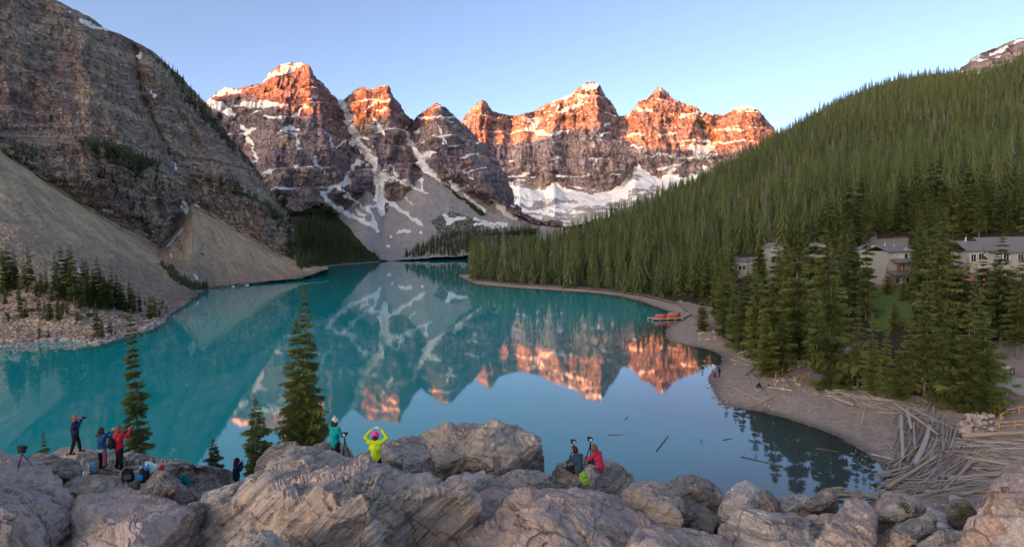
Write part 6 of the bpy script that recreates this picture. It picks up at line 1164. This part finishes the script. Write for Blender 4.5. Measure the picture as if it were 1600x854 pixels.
MB().box((.4, -.6, 2.78+.9), (5.4, .1, .1)).box((.4, -1.5, 2.78+.85), (5.4, .06, .08)).box((.4, -1.5, 2.78+.45), (5.4, .06, .08)).build('railing', H_BRN, e); MB().box((-.2, .55, 4.1), (1.0, .08, 2.0)).build('door', H_BRN, e); window(e, 1.2, 4.3, .9, 1.2, .52, H_DARK); window(e, -.4, 1.2, .9, 1.2, .52, H_DARK); window(e, .9, 1.2, 1.1, 1.3, .52, H_TEAL); window(e, 2.1, 1.2, .8, 1.2, .52, H_DARK, 0); MB().tube([(-1.6, 3.2, 8.5), (-1.6, 3.2, 9.9)], .12, 7).build('chimney_pipe', H_TRIM, e, True); MB().box((.3, 2.6, 9.0), (.3, .3, .8)).build('chimney', H_GREY, e); MB().box((-2.6, -.2, 1.0), (1.0, 1.4, 2.0)).build('stair_block', H_BRN, e)
def small_cabin(px, py, w_, h, label, glass, yaw=0, D=None, dep=4, mat=None, al='x'):
    e, u = place(px, py, yaw, label, 'cabin', 'house', D); mat = mat or H_GREY
    panel_box(e, 'wall', (0, dep/2, h/2-.5), (w_, dep, h+1), mat); gable_roof(e, -w_/2, w_/2, 0, dep, h, h+1.3, H_ROOF, al); window(e, w_*.15, h*.62, min(1.3, w_*.3), min(1.4, h*.4), -.06, glass); window(e, -w_*.22, h*.62, min(1.0, w_*.25), min(1.3, h*.4), -.06, glass, 0)
    if al == 'y': gable_wall(e, -w_/2, w_/2, -.02, h-.02, h+1.2, mat)
    else: gable_wall(e, -.8, .8, -.02, h-.2, h+.6, mat)
    return e
small_cabin(1160, 433, 4.0, 5.6, 'narrow white walled cabin half hidden behind the spruces near the small bay', H_DARK, .1); small_cabin(1180, 424, 3.2, 3.6, 'small grey outbuilding between spruces beside the narrow white cabin', H_DARK, .1)
small_cabin(1213, 440, 4.6, 10.5, 'tall grey cabin glimpsed in a gap between tall spruces', H_DARK, .1, al='y'); small_cabin(1283, 402, 3.4, 3.6, 'small cabin with a blue curtained window among the spruces', H_TEAL, .1, al='y'); small_cabin(1265, 452, 4.5, 3.4, 'low grey cabin hidden behind the spruces below the blue windowed cabin', H_DARK)
small_cabin(1503, 410, 6.0, 4.0, 'long grey roofed cabin behind the lodge', H_DARK, .05, dep=5)
e, u = place(1545, 470, -.06, 'large lodge with grey walls, dark roofs and orange log framing', 'lodge', 'lodge')
k = u*0+.119                                              # metres per photo pixel at the lodge
def L(px, py): return ((px-1545)*k, (470-py)*k)
def vol(n, x0, x1, y0, y1, dep, y, mat): a, b = L(x0, y1), L(x1, y0); return panel_box(e, n, ((a[0]+b[0])/2, y+dep/2, (a[1]+b[1])/2), (b[0]-a[0], dep, b[1]-a[1]), mat)
vol('wall', 1518, 1549, 388, 470, 5, 1.0, H_GREY); vol('wall', 1549, 1622, 392, 470, 6, 2.0, H_GREY); vol('wall', 1496, 1518, 412, 470, 4, 1.6, H_BRN); vol('foundation', 1494, 1625, 468, 490, 8, .5, H_BRN)
for x0, x1, ye, yp, y0, dep in ((1513, 1556, 387, 373, 1.0, 5), (1552, 1630, 391, 367, 2.0, 6.5)):
    a, b = L(x0, ye), L(x1, yp); gable_roof(e, a[0]+.3, b[0]-.3, y0, y0+dep, a[1], b[1], H_ROOF, 'x', .5)
for x, y, w_, h_, yy in ((1537, 396, 1.0, 1.0, .94), (1525, 399, .9, 1.5, .94), (1583, 399, 1.0, 1.2, 1.94), (1606, 400, 1.0, 1.2, 1.94)): c = L(x, y); window(e, c[0], c[1], w_, h_, yy, H_DARK)
for k2, (x0, y0, x1, y1, dy) in enumerate([(1489, 440, 1546, 417, -.6), (1488, 424, 1519, 409, .2), (1598, 422, 1546, 417, -.6), (1570, 430, 1612, 448, -.9)]):
    a, b = L(x0, y0), L(x1, y1); MB().prism([(a[0], dy, a[1]), (b[0], dy, b[1]), (b[0], dy, b[1]+.25), (a[0], dy, a[1]+.25)], (0, 0, 0), (0, 2.6, 0)).build('sloping_roof', H_ROOF, e); MB().beam((a[0], dy-.05, a[1]-.12), (b[0], dy-.05, b[1]-.12), .14, .32).build('fascia_log', H_ORG, e)
for x, y0, y1 in ((1501, 440, 474), (1534, 428, 478), (1567, 425, 470), (1594, 446, 480), (1610, 448, 480)): a, b = L(x, y1), L(x, y0); MB().tube([(a[0], -.35, a[1]-.4), (b[0], -.35, b[1])], .2, 8).build('log_post', H_ORG, e, True)
for y in (457, 473): a, b = L(1490, y), L(1618, y); MB().beam((a[0], -.35, a[1]), (b[0], -.35, b[1]), .16, .2).build('log_rail', H_ORG, e)
vol('glass_wall', 1504, 1532, 440, 456, .1, .9, H_DARK); vol('glass_wall', 1536, 1592, 426, 456, .1, .85, H_DARK); c = L(1530, 372); MB().tube([(c[0]-.6, 3.5, c[1]-.6), (c[0]-.3, 3.5, c[1]+.9)], .12, 6).build('chimney_pipe', H_TRIM, e, True)
# ice left on the scree shore
M_ICE = plain('old_snow', (.88, .88, .88), .6, .05, 2)
ice = [stone_mesh(880+k, 2, 'ice_block') for k in range(3)]
for x, y, s, lab in [(460, 436, 3.4, 'largest white ice block on the shore at the foot of the pale scree'), (386, 445, 2.2, 'white ice block lying alone on the scree shore'), (364, 447, 1.3, 'small white ice block on the scree shore'), (453, 437, 1.8, 'small white ice block touching the largest one')]:
    p = at_z(np.array(float(x)), np.array(float(y)), .2); o = link('ice_block', ice[int(gw.integers(3))], M_ICE, None, p); o.scale = (s, s*.8, s*.45); tag(o, lab, 'ice')
# ================================================================== PEOPLE AND THEIR THINGS
SKIN = plain('skin', (.50, .31, .22), .6, .08, 6)
def cloth(name, c, v=.18): return plain('cloth_'+name, c, .85, v, 14, .15, .25)
C_NAVY = cloth('navy', (.018, .032, .075)); C_BLACK = cloth('black', (.018, .018, .022)); C_BLUE = cloth('blue', (.022, .085, .21)); C_RED = cloth('red', (.52, .022, .045)); C_TEAL = cloth('teal', (.005, .30, .29)); C_NEON = cloth('neon', (.46, .62, .02)); C_SLATE = cloth('slate', (.055, .095, .13)); C_CORAL = cloth('coral', (.62, .035, .085)); C_JEANS = cloth('denim', (.035, .075, .17)); C_PINK = cloth('hot_pink', (.85, .045, .28)); C_CREAM = cloth('cream_knit', (.66, .60, .54)); C_AQUA = cloth('pale_aqua', (.35, .56, .55)); C_ROSE = cloth('rose_print', (.45, .16, .20)); C_GREY = cloth('grey', (.14, .14, .15)); C_LBLUE = cloth('light_blue', (.22, .50, .66)); C_SKYB = cloth('bright_blue', (.02, .22, .50)); C_LIME = cloth('lime', (.30, .50, .05))
HAIR_R = plain('reddish_brown_hair', (.26, .11, .05), .6, .3, 20); HAIR_D = plain('dark_brown_hair', (.035, .02, .016), .55, .3, 20); HAIR_B = plain('chestnut_hair', (.19, .085, .045), .6, .3, 20); HAIR_L = plain('long_brown_hair', (.16, .075, .035), .6, .35, 20)
P_CAMB = plain('camera_black', (.015, .015, .017), .4, .1, 5, .4); P_SHOE = plain('boot_leather', (.03, .027, .025), .7, .2, 8); P_METAL = plain('grey_metal', (.25, .25, .26), .35, .1, 5, .5); P_YEL = plain('yellow_case', (.65, .48, .05), .5, .1, 5); P_GLOW = plain('pale_screen', (.6, .6, .58), .3, .05, 5)
def vox(name, caps, voxel, mat, parent, smooth=4):       # one continuous skin grown over tapered limbs
    mb = MB()
    for c in caps:
        p0, r0, p1, r1 = np.array(c[0], float), c[1], np.array(c[2], float), c[3]; d = p1-p0; L = np.linalg.norm(d)
        if L < 1e-5: mb.ball(p0, r0, 12, 8); continue
        d /= L; n = 5; ts = [-r0, -.7*r0, 0, L/2, L, L+.7*r1, L+r1]; rs = [.05*r0, .71*r0, r0, (r0+r1)/2, r1, .71*r1, .05*r1]
        mb.tube([p0+d*t for t in ts], rs, 10)
    me = mb.mesh(name, True); o = link(name, me, mat, parent); rm = o.modifiers.new('skin', 'REMESH'); rm.mode = 'VOXEL'; rm.voxel_size = voxel; rm.use_smooth_shade = True
    sm = o.modifiers.new('smooth', 'SMOOTH'); sm.factor = .5; sm.iterations = smooth; return o
def ell(c, rx, ry, rz):                                   # an ellipsoid as capsules
    c = np.array(c, float); return [(c+(0, 0, -rz*.45), rx*.86, c+(0, 0, rz*.45), rx*.86), (c+(0, ry-rx, 0), rx*.95, c+(0, rx-ry, 0), rx*.95)]
def hand(w_, el, s, side, curl=.5):
    """palm, four unequal curled fingers and a thumb leaving the side of the palm"""
    w_, el = np.array(w_, float), np.array(el, float); d = w_-el; d /= np.linalg.norm(d); up = np.array((0, 0, 1.)) if abs(d[2]) < .8 else np.array((0, 1., 0)); x = np.cross(d, up); x /= np.linalg.norm(x); n = np.cross(x, d); out = []; pc = w_+d*.085*s
    for k in range(3): q = x*(k-1)*.022*s; out.append((w_+q*.7+d*.01, .016*s, pc+q, .015*s))
    for k, l in enumerate((.066, .078, .073, .058)):
        b = pc+x*(k-1.5)*.019*s; m_ = b+(d*math.cos(curl*.6)-n*math.sin(curl*.6))*l*.55*s; t = m_+(d*math.cos(curl*1.7)-n*math.sin(curl*1.7))*l*.5*s; out += [(b, .0095*s, m_, .0085*s), (m_, .0085*s, t, .007*s)]
    b = w_+x*side*.030*s+d*.02*s; m_ = b+(x*side*.6+d*.7-n*.3)*.04*s; out += [(b, .013*s, m_, .011*s), (m_, .011*s, m_+(d*.8-n*.5)*.03*s, .0085*s)]
    return out
def person(label, P, yaw, H=1.66, pose=None, jacket=C_NAVY, trousers=C_BLACK, hair=None, hair_len=.0, hat=None, coarse=1.0, group=None, hem=None, stripe=None, hood=False, female=True, pompom=False, jl=.0):
    """pose holds joints in units of the height: x to the person's right, y forward, z up"""
    J = dict(pel=(0, 0, .53), ch=(0, 0, .715), nk=(0, .005, .83), hd=(0, .02, .925), hl=(-.055, 0, .52), hr=(.055, 0, .52), kl=(-.06, .01, .285), kr=(.06, .01, .285), al=(-.06, -.005, .045), ar=(.06, -.005, .045), sl=(-.105, 0, .805), sr=(.105, 0, .805), el=(-.125, -.01, .64), er=(.125, -.01, .64), wl=(-.12, .04, .50), wr=(.12, .04, .50), look=(0, 1, 0), tl=(0, 1, 0), tr=(0, 1, 0))
    J.update(pose or {}); j = {k: np.array(v, float)*H for k, v in J.items()}
    e = thing('person', label, 'person', P, yaw, group); v = .0105*coarse; f = .93 if female else 1.0
    lk = j['look']/np.linalg.norm(j['look']); hd = j['hd']; rt = np.cross(lk, (0, 0, 1)); rt /= np.linalg.norm(rt); upv = np.cross(rt, lk); r = .060*H
    head = [(hd-lk*r*.15+upv*r*.25, r*1.16, hd+lk*r*.18+upv*r*.1, r*1.05), (hd-upv*r*.2+lk*r*.2, r*.95, hd-upv*r*.85+lk*r*.45, r*.62), (hd+lk*r*1.2+upv*r*.05, r*.14, hd+lk*r*1.42-upv*r*.2, r*.2), (hd+lk*r*1.05-upv*r*.62, r*.2, hd+lk*r*1.1-upv*r*.66, r*.2)]
    head += [(hd+rt*sg*r*1.12-upv*r*.05, r*.16, hd+rt*sg*r*1.16-upv*r*.3, r*.14) for sg in (-1, 1)]
    tor = [(j['pel']-(.035*H, 0, 0), .072*H, j['pel']+(.035*H, 0, 0), .072*H), (j['pel'], .078*H, j['ch'], .078*H), (j['ch']-(.05*H, 0, 0), .068*H*f, j['ch']+(.05*H, 0, 0), .068*H*f), (j['sl'], .040*H, j['sr'], .040*H), (j['ch'], .07*H, j['nk']-(0, 0, .04*H), .055*H)]
    neck = [(j['nk']-(0, 0, .02*H), .036*H, hd-upv*r*.5-lk*r*.1, .032*H)]
    def limb(a, b, c, r0, r1, r2): return [(j[a], r0*H, j[b], r1*H), (j[b], r1*H, j[c], r2*H)]
    arms = limb('sl', 'el', 'wl', .033*f, .025*f, .0175)+limb('sr', 'er', 'wr', .033*f, .025*f, .0175); legs = limb('hl', 'kl', 'al', .055, .036, .025)+limb('hr', 'kr', 'ar', .055, .036, .025)
    feet = [(j['a'+s], .025*H, j['a'+s]+j['t'+s]/np.linalg.norm(j['t'+s])*.085*H-(0, 0, .022*H), .020*H) for s in 'lr']
    vox('body', head+neck+tor+arms+legs+feet+hand(j['wl'], j['el'], H/1.7, 1)+hand(j['wr'], j['er'], H/1.7, -1), v*.85, SKIN, e, 2)
    g = lambda caps, k, t=1.0: [(a, r0*t+k, b, r1*t+k) for a, r0, b, r1 in caps]
    sh = lambda s: [(j['s'+s], (.033*f)*H+.018, j['e'+s], .026*f*H+.017), (j['e'+s], .026*f*H+.017, j['e'+s]+(j['w'+s]-j['e'+s])*.93, .02*H+.012)]
    low = j['pel']-(j['ch']-j['pel'])*(.18+jl)
    jk = g(tor[1:], .020)+sh('l')+sh('r')+[(j['pel']-(.025*H, 0, 0), .082*H+.012, j['pel']+(.025*H, 0, 0), .082*H+.012), (j['pel'], .088*H+.008, low, .082*H+.010), (j['nk']-(0, 0, .02*H), .045*H, j['nk']+(0, 0, .012*H), .041*H)]
    o = vox('jacket', jk, v*1.1, jacket, e, 2)
    if hood: vox('hood', [(j['nk']-np.array((-.04, .045, -.0))*H, .042*H, j['nk']-np.array((.04, .045, .0))*H, .042*H), (j['nk']-np.array((0, .05, .02))*H, .05*H, j['nk']-np.array((0, .055, .05))*H, .035*H)], v*1.2, jacket, e)
    if hem: vox('shirt_hem', [(low-(.03*H, 0, 0), .086*H, low+(.03*H, 0, 0), .086*H), (low-np.array((.03*H, 0, .02)), .084*H, low+np.array((.03*H, 0, -.02)), .084*H)], v*1.1, hem, e)
    tl = [(j['pel']-(.03*H, 0, .0), .074*H+.01, j['pel']+(.03*H, 0, 0), .074*H+.01)]
    for s in 'lr': tl += [(j['h'+s], .058*H+.008, j['k'+s], .039*H+.01), (j['k'+s], .039*H+.01, j['k'+s]+(j['a'+s]-j['k'+s])*.93, .028*H+.011)]
    vox('trousers', tl, v*1.1, trousers, e, 2)
    if stripe: vox('legging_panel', [(j['hr']+np.array((.022, -.012, -.02))*H, .044*H, j['kr']+np.array((.01, -.01, 0))*H, .036*H), (j['kr']+np.array((.01, -.01, 0))*H, .036*H, j['ar']+np.array((.008, -.01, .05))*H, .029*H)], v*1.1, stripe, e)
    for s in 'lr': t = j['t'+s]/np.linalg.norm(j['t'+s]); a = j['a'+s]; vox('shoe', [(a-t*.02*H-(0, 0, .012*H), .029*H, a+t*.085*H-(0, 0, .022*H), .025*H), (a+(0, 0, .03*H), .026*H, a-(0, 0, .012*H), .029*H)], v*1.1, P_SHOE, e)
    if hair:
        b = -lk; c = [(hd+upv*r*.42+b*r*.1, r*1.12, hd+upv*r*.3+b*r*.3, r*1.14), (hd+b*r*.4, r*1.08, hd+b*r*.55-upv*r*.5, r*.95)]
        if hair_len:
            for sx in (-.55, 0, .55): q = hd+rt*sx*r+b*r*.45-upv*r*.4; c.append((q, r*.75, q+b*r*.35-np.array((0, 0, hair_len*H)), r*.55))
            for sx in (-1, 1): q = hd+rt*sx*r*.95+b*r*.1; c.append((q, r*.5, q-np.array((0, 0, hair_len*.85*H))+b*r*.2, r*.38))
        vox('hair', c, v*.9, hair, e, 2)
    if hat:
        c = [(hd+upv*r*.42, r*1.22, hd+upv*r*.72-lk*r*.1, r*1.08), (hd+upv*r*.2-lk*r*.15, r*1.24, hd+upv*r*.45, r*1.2)]
        vox('beanie', c, v, hat, e, 2)
        if pompom: vox('pompom', [(hd+upv*r*1.95-lk*r*.1, r*.42, hd+upv*r*2.0-lk*r*.1, r*.42)], v*.7, hat, e)
    M_ = Matrix.Translation(Vector(P)) @ Matrix.Rotation(yaw, 4, 'Z')
    return e, (lambda k: np.array(M_ @ Vector(j[k]))), j
def cam_box(P, yaw, label, lens=.09, s=1.0):
    e = thing('camera', label, 'camera', P, yaw); e.scale = (s, s, s); MB().box((0, 0, 0), (.14, .07, .095)).box((0, 0, .06), (.05, .055, .035)).build('camera_body', P_CAMB, e); MB().tube([(0, .03, 0), (0, .03+lens*.6, 0), (0, .03+lens, 0)], [.036, .038, .041], 14).build('lens', P_CAMB, e, True); MB().box((0, -.037, -.005), (.085, .005, .06)).build('screen', P_GLOW, e); return e
def phone(P, yaw, label, mat, s=1.0):
    e = thing('phone', label, 'phone', P, yaw); e.scale = (s, s, s); MB().box((0, 0, 0), (.15, .01, .078)).build('case', mat, e); MB().box((0, -.0065, 0), (.13, .003, .066)).build('screen', P_GLOW, e); return e
FACE = lambda a: -a                                       # yaw 0 looks straight away from the viewer
# 1 the photographer at the edge of the ledge
def foot(px, py): return ledge(px, py)
p = foot(119, 708); cam_pose = dict(el=(-.13, .10, .73), er=(.13, .09, .72), wl=(-.035, .155, .875), wr=(.045, .15, .865), kl=(-.075, .06, .285), al=(-.085, .085, .045), kr=(.07, -.03, .29), ar=(.08, -.105, .05), hd=(0, .03, .925))
e, jw, j = person('woman with long reddish hair in navy jacket raising a camera', p+(0, 0, .0), -1.0, 1.68, cam_pose, C_NAVY, C_BLACK, HAIR_R, .13)
q = (jw('wl')+jw('wr'))/2; cam_box(q+(.05, .03, .045), -1.0, 'black camera held to the face of the woman in the navy jacket')
# 2 and 3 the pair with phone and camera
p = foot(161, 733); e, jw, j = person('dark haired woman in blue jacket and patterned leggings holding up a yellow phone', p, -.25, 1.62, dict(el=(-.12, .12, .74), er=(.15, .13, .75), wl=(.05, .21, .845), wr=(.125, .20, .865), hd=(.0, .025, .925)), C_BLUE, C_BLACK, HAIR_D, .12, hem=C_AQUA, stripe=C_ROSE)
phone((jw('wl')+jw('wr'))/2+(.03, .02, .07), -.25, 'yellow cased phone held up by the dark haired woman', P_YEL)
p = foot(188, 734); e, jw, j = person('woman in bright red hooded jacket with black backpack raising both hands', p, -.45, 1.68, dict(el=(-.12, .10, .74), er=(.16, .10, .76), wl=(.02, .20, .86), wr=(.115, .20, .90), hd=(-.005, .025, .925), kl=(-.085, .02, .285), al=(-.105, -.02, .045), kr=(.05, .0, .285)), C_RED, C_BLACK, HAIR_B, .06, hood=True)
cam_box((jw('wl')+jw('wr'))/2+(.03, .02, .05), -.45, 'dark camera raised by the woman in the red jacket', .06)
def backpack(P, yaw, label, mat, trim, s=1.0, tilt=(0, 0), extra=None, straps=True):
    e = thing('backpack', label, 'backpack', P, 0); e.rotation_euler = (tilt[0], tilt[1], yaw); e.scale = (s, s, s)
    vox('pack_body', [((-.09, 0, .09), .09, (.09, 0, .09), .09), ((-.08, 0, .34), .085, (.08, 0, .34), .085), ((0, 0, .1), .12, (0, 0, .38), .11), ((-.1, 0, .1), .085, (-.085, 0, .34), .08), ((.1, 0, .1), .085, (.085, 0, .34), .08)], .014, mat, e)
    vox('pocket', [((-.07, -.10, .12), .05, (.07, -.10, .12), .05), ((-.065, -.10, .2), .048, (.065, -.10, .2), .048)], .012, extra or mat, e); vox('lid', [((-.07, -.01, .43), .065, (.07, -.01, .43), .065)], .014, extra or mat, e)
    MB().tube([(-.03, .09, .46), (-.03, .10, .51), (.03, .10, .51), (.03, .09, .46)], .012, 6).build('grab_loop', trim, e, True)
    if straps:
        for sx in (-.08, .08): MB().tube([(sx, .10, .42), (sx*1.1, .17, .36), (sx*1.2, .17, .2), (sx*1.1, .10, .08)], .02, 6).build('strap', trim, e, True)
    MB().box((0, -.152, .16), (.12, .006, .012)).box((0, -.125, .30), (.17, .006, .012)).build('zip', trim, e)
    return e
def on_back(jw, yaw): c = (jw('ch')+jw('pel'))/2; return c+np.array((math.sin(yaw)*.20, -math.cos(yaw)*.20, -.16))
backpack(on_back(jw, -.45)+(-.08, 0, .0), -.45, 'black backpack worn by the woman in the red jacket', C_BLACK, C_GREY, .86, straps=True)
# 4 white hat, 5 pink hat
p = foot(528, 712); e, jw, j = person('person in cream bobble hat and teal jacket standing by the dense spruce', at_depth(np.array(525.), np.array(729.), 19.2), -.55, 1.66, dict(wl=(-.02, .17, .62), wr=(.06, .18, .63), el=(-.14, .05, .65), er=(.15, .05, .65)), C_TEAL, C_BLACK, HAIR_D, .03, C_CREAM, pompom=True, jl=.15)
pt = at_depth(np.array(540.), np.array(726.), 19.0)
def tripod(P, h, label, mat=P_CAMB, spread=.3, yaw=0., head=True, ball=None):
    e = thing('tripod', label, 'tripod', P, yaw)
    for k in range(3): a = 2.1*k+.4; lg = MB().tube([(0, 0, h*.86), (math.cos(a)*spread*.55, math.sin(a)*spread*.55, h*.42), (math.cos(a)*spread, math.sin(a)*spread, 0)], [h*.017+.004, h*.014+.003, h*.009+.003], 7); lo = lg.build('leg', mat, e, True); MB().ball((math.cos(a)*spread, math.sin(a)*spread, .01), h*.012+.006, 6, 5).build('rubber_foot', P_SHOE, lo, True)
    MB().tube([(0, 0, h*.8), (0, 0, h*.97)], [h*.018+.004, h*.014+.004], 8).build('column', mat, e, True); MB().ball((0, 0, h*.9), h*.028+.008, 10, 7).build('ball_head', ball or mat, e, True); return e
tripod(pt, 1.0, 'dark tripod beside the person in the teal jacket', spread=.2); cam_box(pt+(0, 0, 1.05), -.4, 'dark camera on the tripod beside the teal jacket', .12)
e, jw, j = person('person in hot pink beanie and neon green jacket holding a phone overhead', at_depth(np.array(588.), np.array(757.), 17.3), -.08, 1.62, dict(el=(-.20, .05, .90), er=(.225, .05, .885), wl=(-.095, .11, 1.02), wr=(.10, .11, 1.035), sl=(-.11, 0, .82), sr=(.11, 0, .82), hd=(0, .045, .915), look=(0, 1, .15)), C_NEON, C_BLACK, HAIR_D, .0, C_PINK, jl=.05)
phone((jw('wl')+jw('wr'))/2+(0, .03, .06), -.08, 'phone held overhead by the person in the neon green jacket', P_CAMB)
# 6 and 7 the seated pair
def seat_pose(lean=.10, arms=None):
    d = dict(pel=(0, 0, .085), ch=(0, lean*.5, .27), nk=(0, lean*.9, .375), hd=(0, lean*1.25+.02, .465), hl=(-.055, .02, .075), hr=(.055, .02, .075), kl=(-.085, .24, .16), kr=(.085, .24, .17), al=(-.07, .30, -.06), ar=(.07, .31, -.05), sl=(-.11, lean*.8, .345), sr=(.11, lean*.8, .345), el=(-.145, lean+.10, .21), er=(.145, lean+.10, .21), wl=(-.05, lean+.20, .20), wr=(.05, lean+.20, .20)); d.update(arms or {}); return d
p = foot(905, 741); e, jw, j = person('man in dark slate jacket sitting on the shore boulder, head bent down', p+(0, 0, .02), .55, 1.76, seat_pose(.10, dict(look=(0, 1, -.35), kl=(-.12, .22, .07), al=(-.04, .36, .02), kr=(.13, .20, .06), ar=(.06, .37, .02))), C_SLATE, C_BLACK, HAIR_D, .0, female=False)
p2 = foot(938, 737); e, jw2, j2 = person('woman with long brown hair in coral red jacket sitting on the shore boulder', p2+(0, 0, .06), .75, 1.66, seat_pose(.12, dict(look=(0, 1, -.2))), C_CORAL, C_JEANS, HAIR_L, .13)
t1 = at_depth(np.array(897.), np.array(735.), 21.2); tripod(t1, 1.05, 'tripod in front of the man in the slate jacket', spread=.36); cam_box(t1+(0, 0, 1.11), .3, 'black camera on the tripod of the man in the slate jacket', .13, 1.25)
t2 = at_depth(np.array(923.), np.array(734.), 20.9); tripod(t2, 1.10, 'tripod in front of the woman in the coral red jacket', spread=.33); cam_box(t2+(0, 0, 1.16), .25, 'black camera on the tripod of the woman in the coral red jacket', .13, 1.25)
# 8 the one half hidden below the ledge
person('dark clothed person half hidden below the end of the ledge', at_depth(np.array(371.), np.array(775.), 24.5), -.9, 1.66, cam_pose, C_NAVY, C_BLACK, HAIR_D, .02, C_BLACK)
# 9 and 10 down on the beach
hb = hit(1124, 589, BEACH); person('small figure in dark jacket and jeans standing on the far beach', hb, .3, 1.75, None, C_NAVY, C_JEANS, HAIR_D, .0, coarse=1.6, female=False)
hb = hit(1188, 606, BEACH); person('figure in black sitting alone on the far beach', hb+(0, 0, .1), .9, 1.75, seat_pose(.12), C_BLACK, C_BLACK, HAIR_D, .0, coarse=1.6, female=False)
hb = hit(1117, 589, BEACH); backpack(hb, .2, 'maroon backpack set down by the standing figure on the far beach', cloth('maroon', (.22, .02, .035)), C_BLACK, 1.5); hb = hit(1201, 605, BEACH); backpack(hb, 1.2, 'small black bag beside the seated figure on the far beach', C_BLACK, C_GREY, 1.1)
hb = hit(1191, 609, BEACH); backpack(hb, .5, 'dark bag at the feet of the seated figure on the far beach', C_GREY, C_BLACK, 1.0)
# packs and odds and ends on the ledge
b = ledge(145, 737); backpack(b-(0, 0, .03), 3.0-math.pi, 'light blue daypack standing on the rock behind the women', C_LBLUE, C_GREY, .82, (-.12, .05)); MB().tube([tuple(b+(.03, -.155, .29)), tuple(b+(.03, -.165, .29))], .035, 12)
b = ledge(201, 752); backpack(b-(0, 0, .02), .4, 'black and grey daypack leaning at the near end of the pile of packs', C_BLACK, C_GREY, .95, (-.28, -.12), C_GREY)
b = ledge(221, 752); backpack(b-(0, 0, .02), -.3, 'dark daypack with a bright blue pocket in the pile of packs', C_BLACK, C_SKYB, .95, (-.22, .15), C_SKYB)
def heap(P, label, mat, s, seed):
    g = np.random.default_rng(seed); c = [((g.normal(0, .09), g.normal(0, .06), .04+g.uniform(0, .2)), g.uniform(.04, .075), (g.normal(0, .1), g.normal(0, .06), .04+g.uniform(0, .22)), g.uniform(.03, .06)) for _ in range(11)]; e = thing('folded_jacket', label, 'jacket', P); e.scale = (s, s, s); vox('cloth', c, .016, mat, e, 1); vox('sleeve', [((.12, -.02, .1), .04, (.2, -.05, .03), .035)], .014, mat, e, 1); return e
heap(ledge(234, 744)+(0, 0, .0), 'pale aqua jacket heaped over the pile of packs', C_AQUA, 1.45, 5)
mug = thing('mug', 'small red mug standing on top of the upright brown wedge', 'mug', ledge(252, 733)+(0, 0, -.01)); MB().tube([(0, 0, 0), (0, 0, .04), (0, 0, .12), (0, 0, .135)], [.05, .055, .055, .058], 14).build('cup', plain('red_enamel', (.6, .02, .02), .35, .05), mug, True); MB().tube([(.05, 0, .03), (.095, 0, .045), (.095, 0, .09), (.05, 0, .105)], .010, 6).build('handle', plain('red_enamel_dark', (.5, .02, .02), .35, .05), mug, True)
b = ledge(292, 755); b = b+(CAM-b)/np.linalg.norm(CAM-b)*.26-(0, 0, .06)
backpack(b, .35, 'large teal hiking pack lying tilted on the ledge', C_TEAL, C_BLACK, 1.15, (.12, -.5), cloth('deep_teal', (.005, .22, .24)))
e = thing('pack_strap', 'loose teal strap trailing from the large hiking pack', 'strap', ledge(308, 760)+(0, 0, .02)); MB().tube([(-.12, .1, .08), (-.03, .05, .12), (.05, -.03, .05), (.12, -.10, .02)], .018, 6).build('webbing', C_TEAL, e, True); MB().box((.13, -.11, .03), (.05, .02, .035)).build('buckle', P_CAMB, e)
b = ledge(917, 757); backpack(b-(0, 0, .04), .35, 'lime green padded bag next to the thin dark slab', C_LIME, C_BLACK, .92, (-.35, -.25))
# the little action camera on its bendy tripod
b = ledge(36, 731); tripod(b, .46, 'short black tripod with red ball head on the pinkish boulder', P_CAMB, .21, .3, ball=plain('red_ball', (.6, .06, .04), .4, .05)); e = thing('camera', 'small black cube camera on the short tripod', 'camera', b+(0, 0, .535), -.35); MB().box((0, 0, 0), (.20, .10, .19)).box((0, .06, .01), (.10, .05, .10)).build('camera_body', P_CAMB, e); MB().tube([(.0, .08, .01), (0, .12, .01)], [.045, .048], 12).build('lens', P_CAMB, e, True); MB().box((0, -.052, 0), (.15, .006, .12)).build('screen', plain('dark_screen', (.03, .03, .035), .2, .05), e)
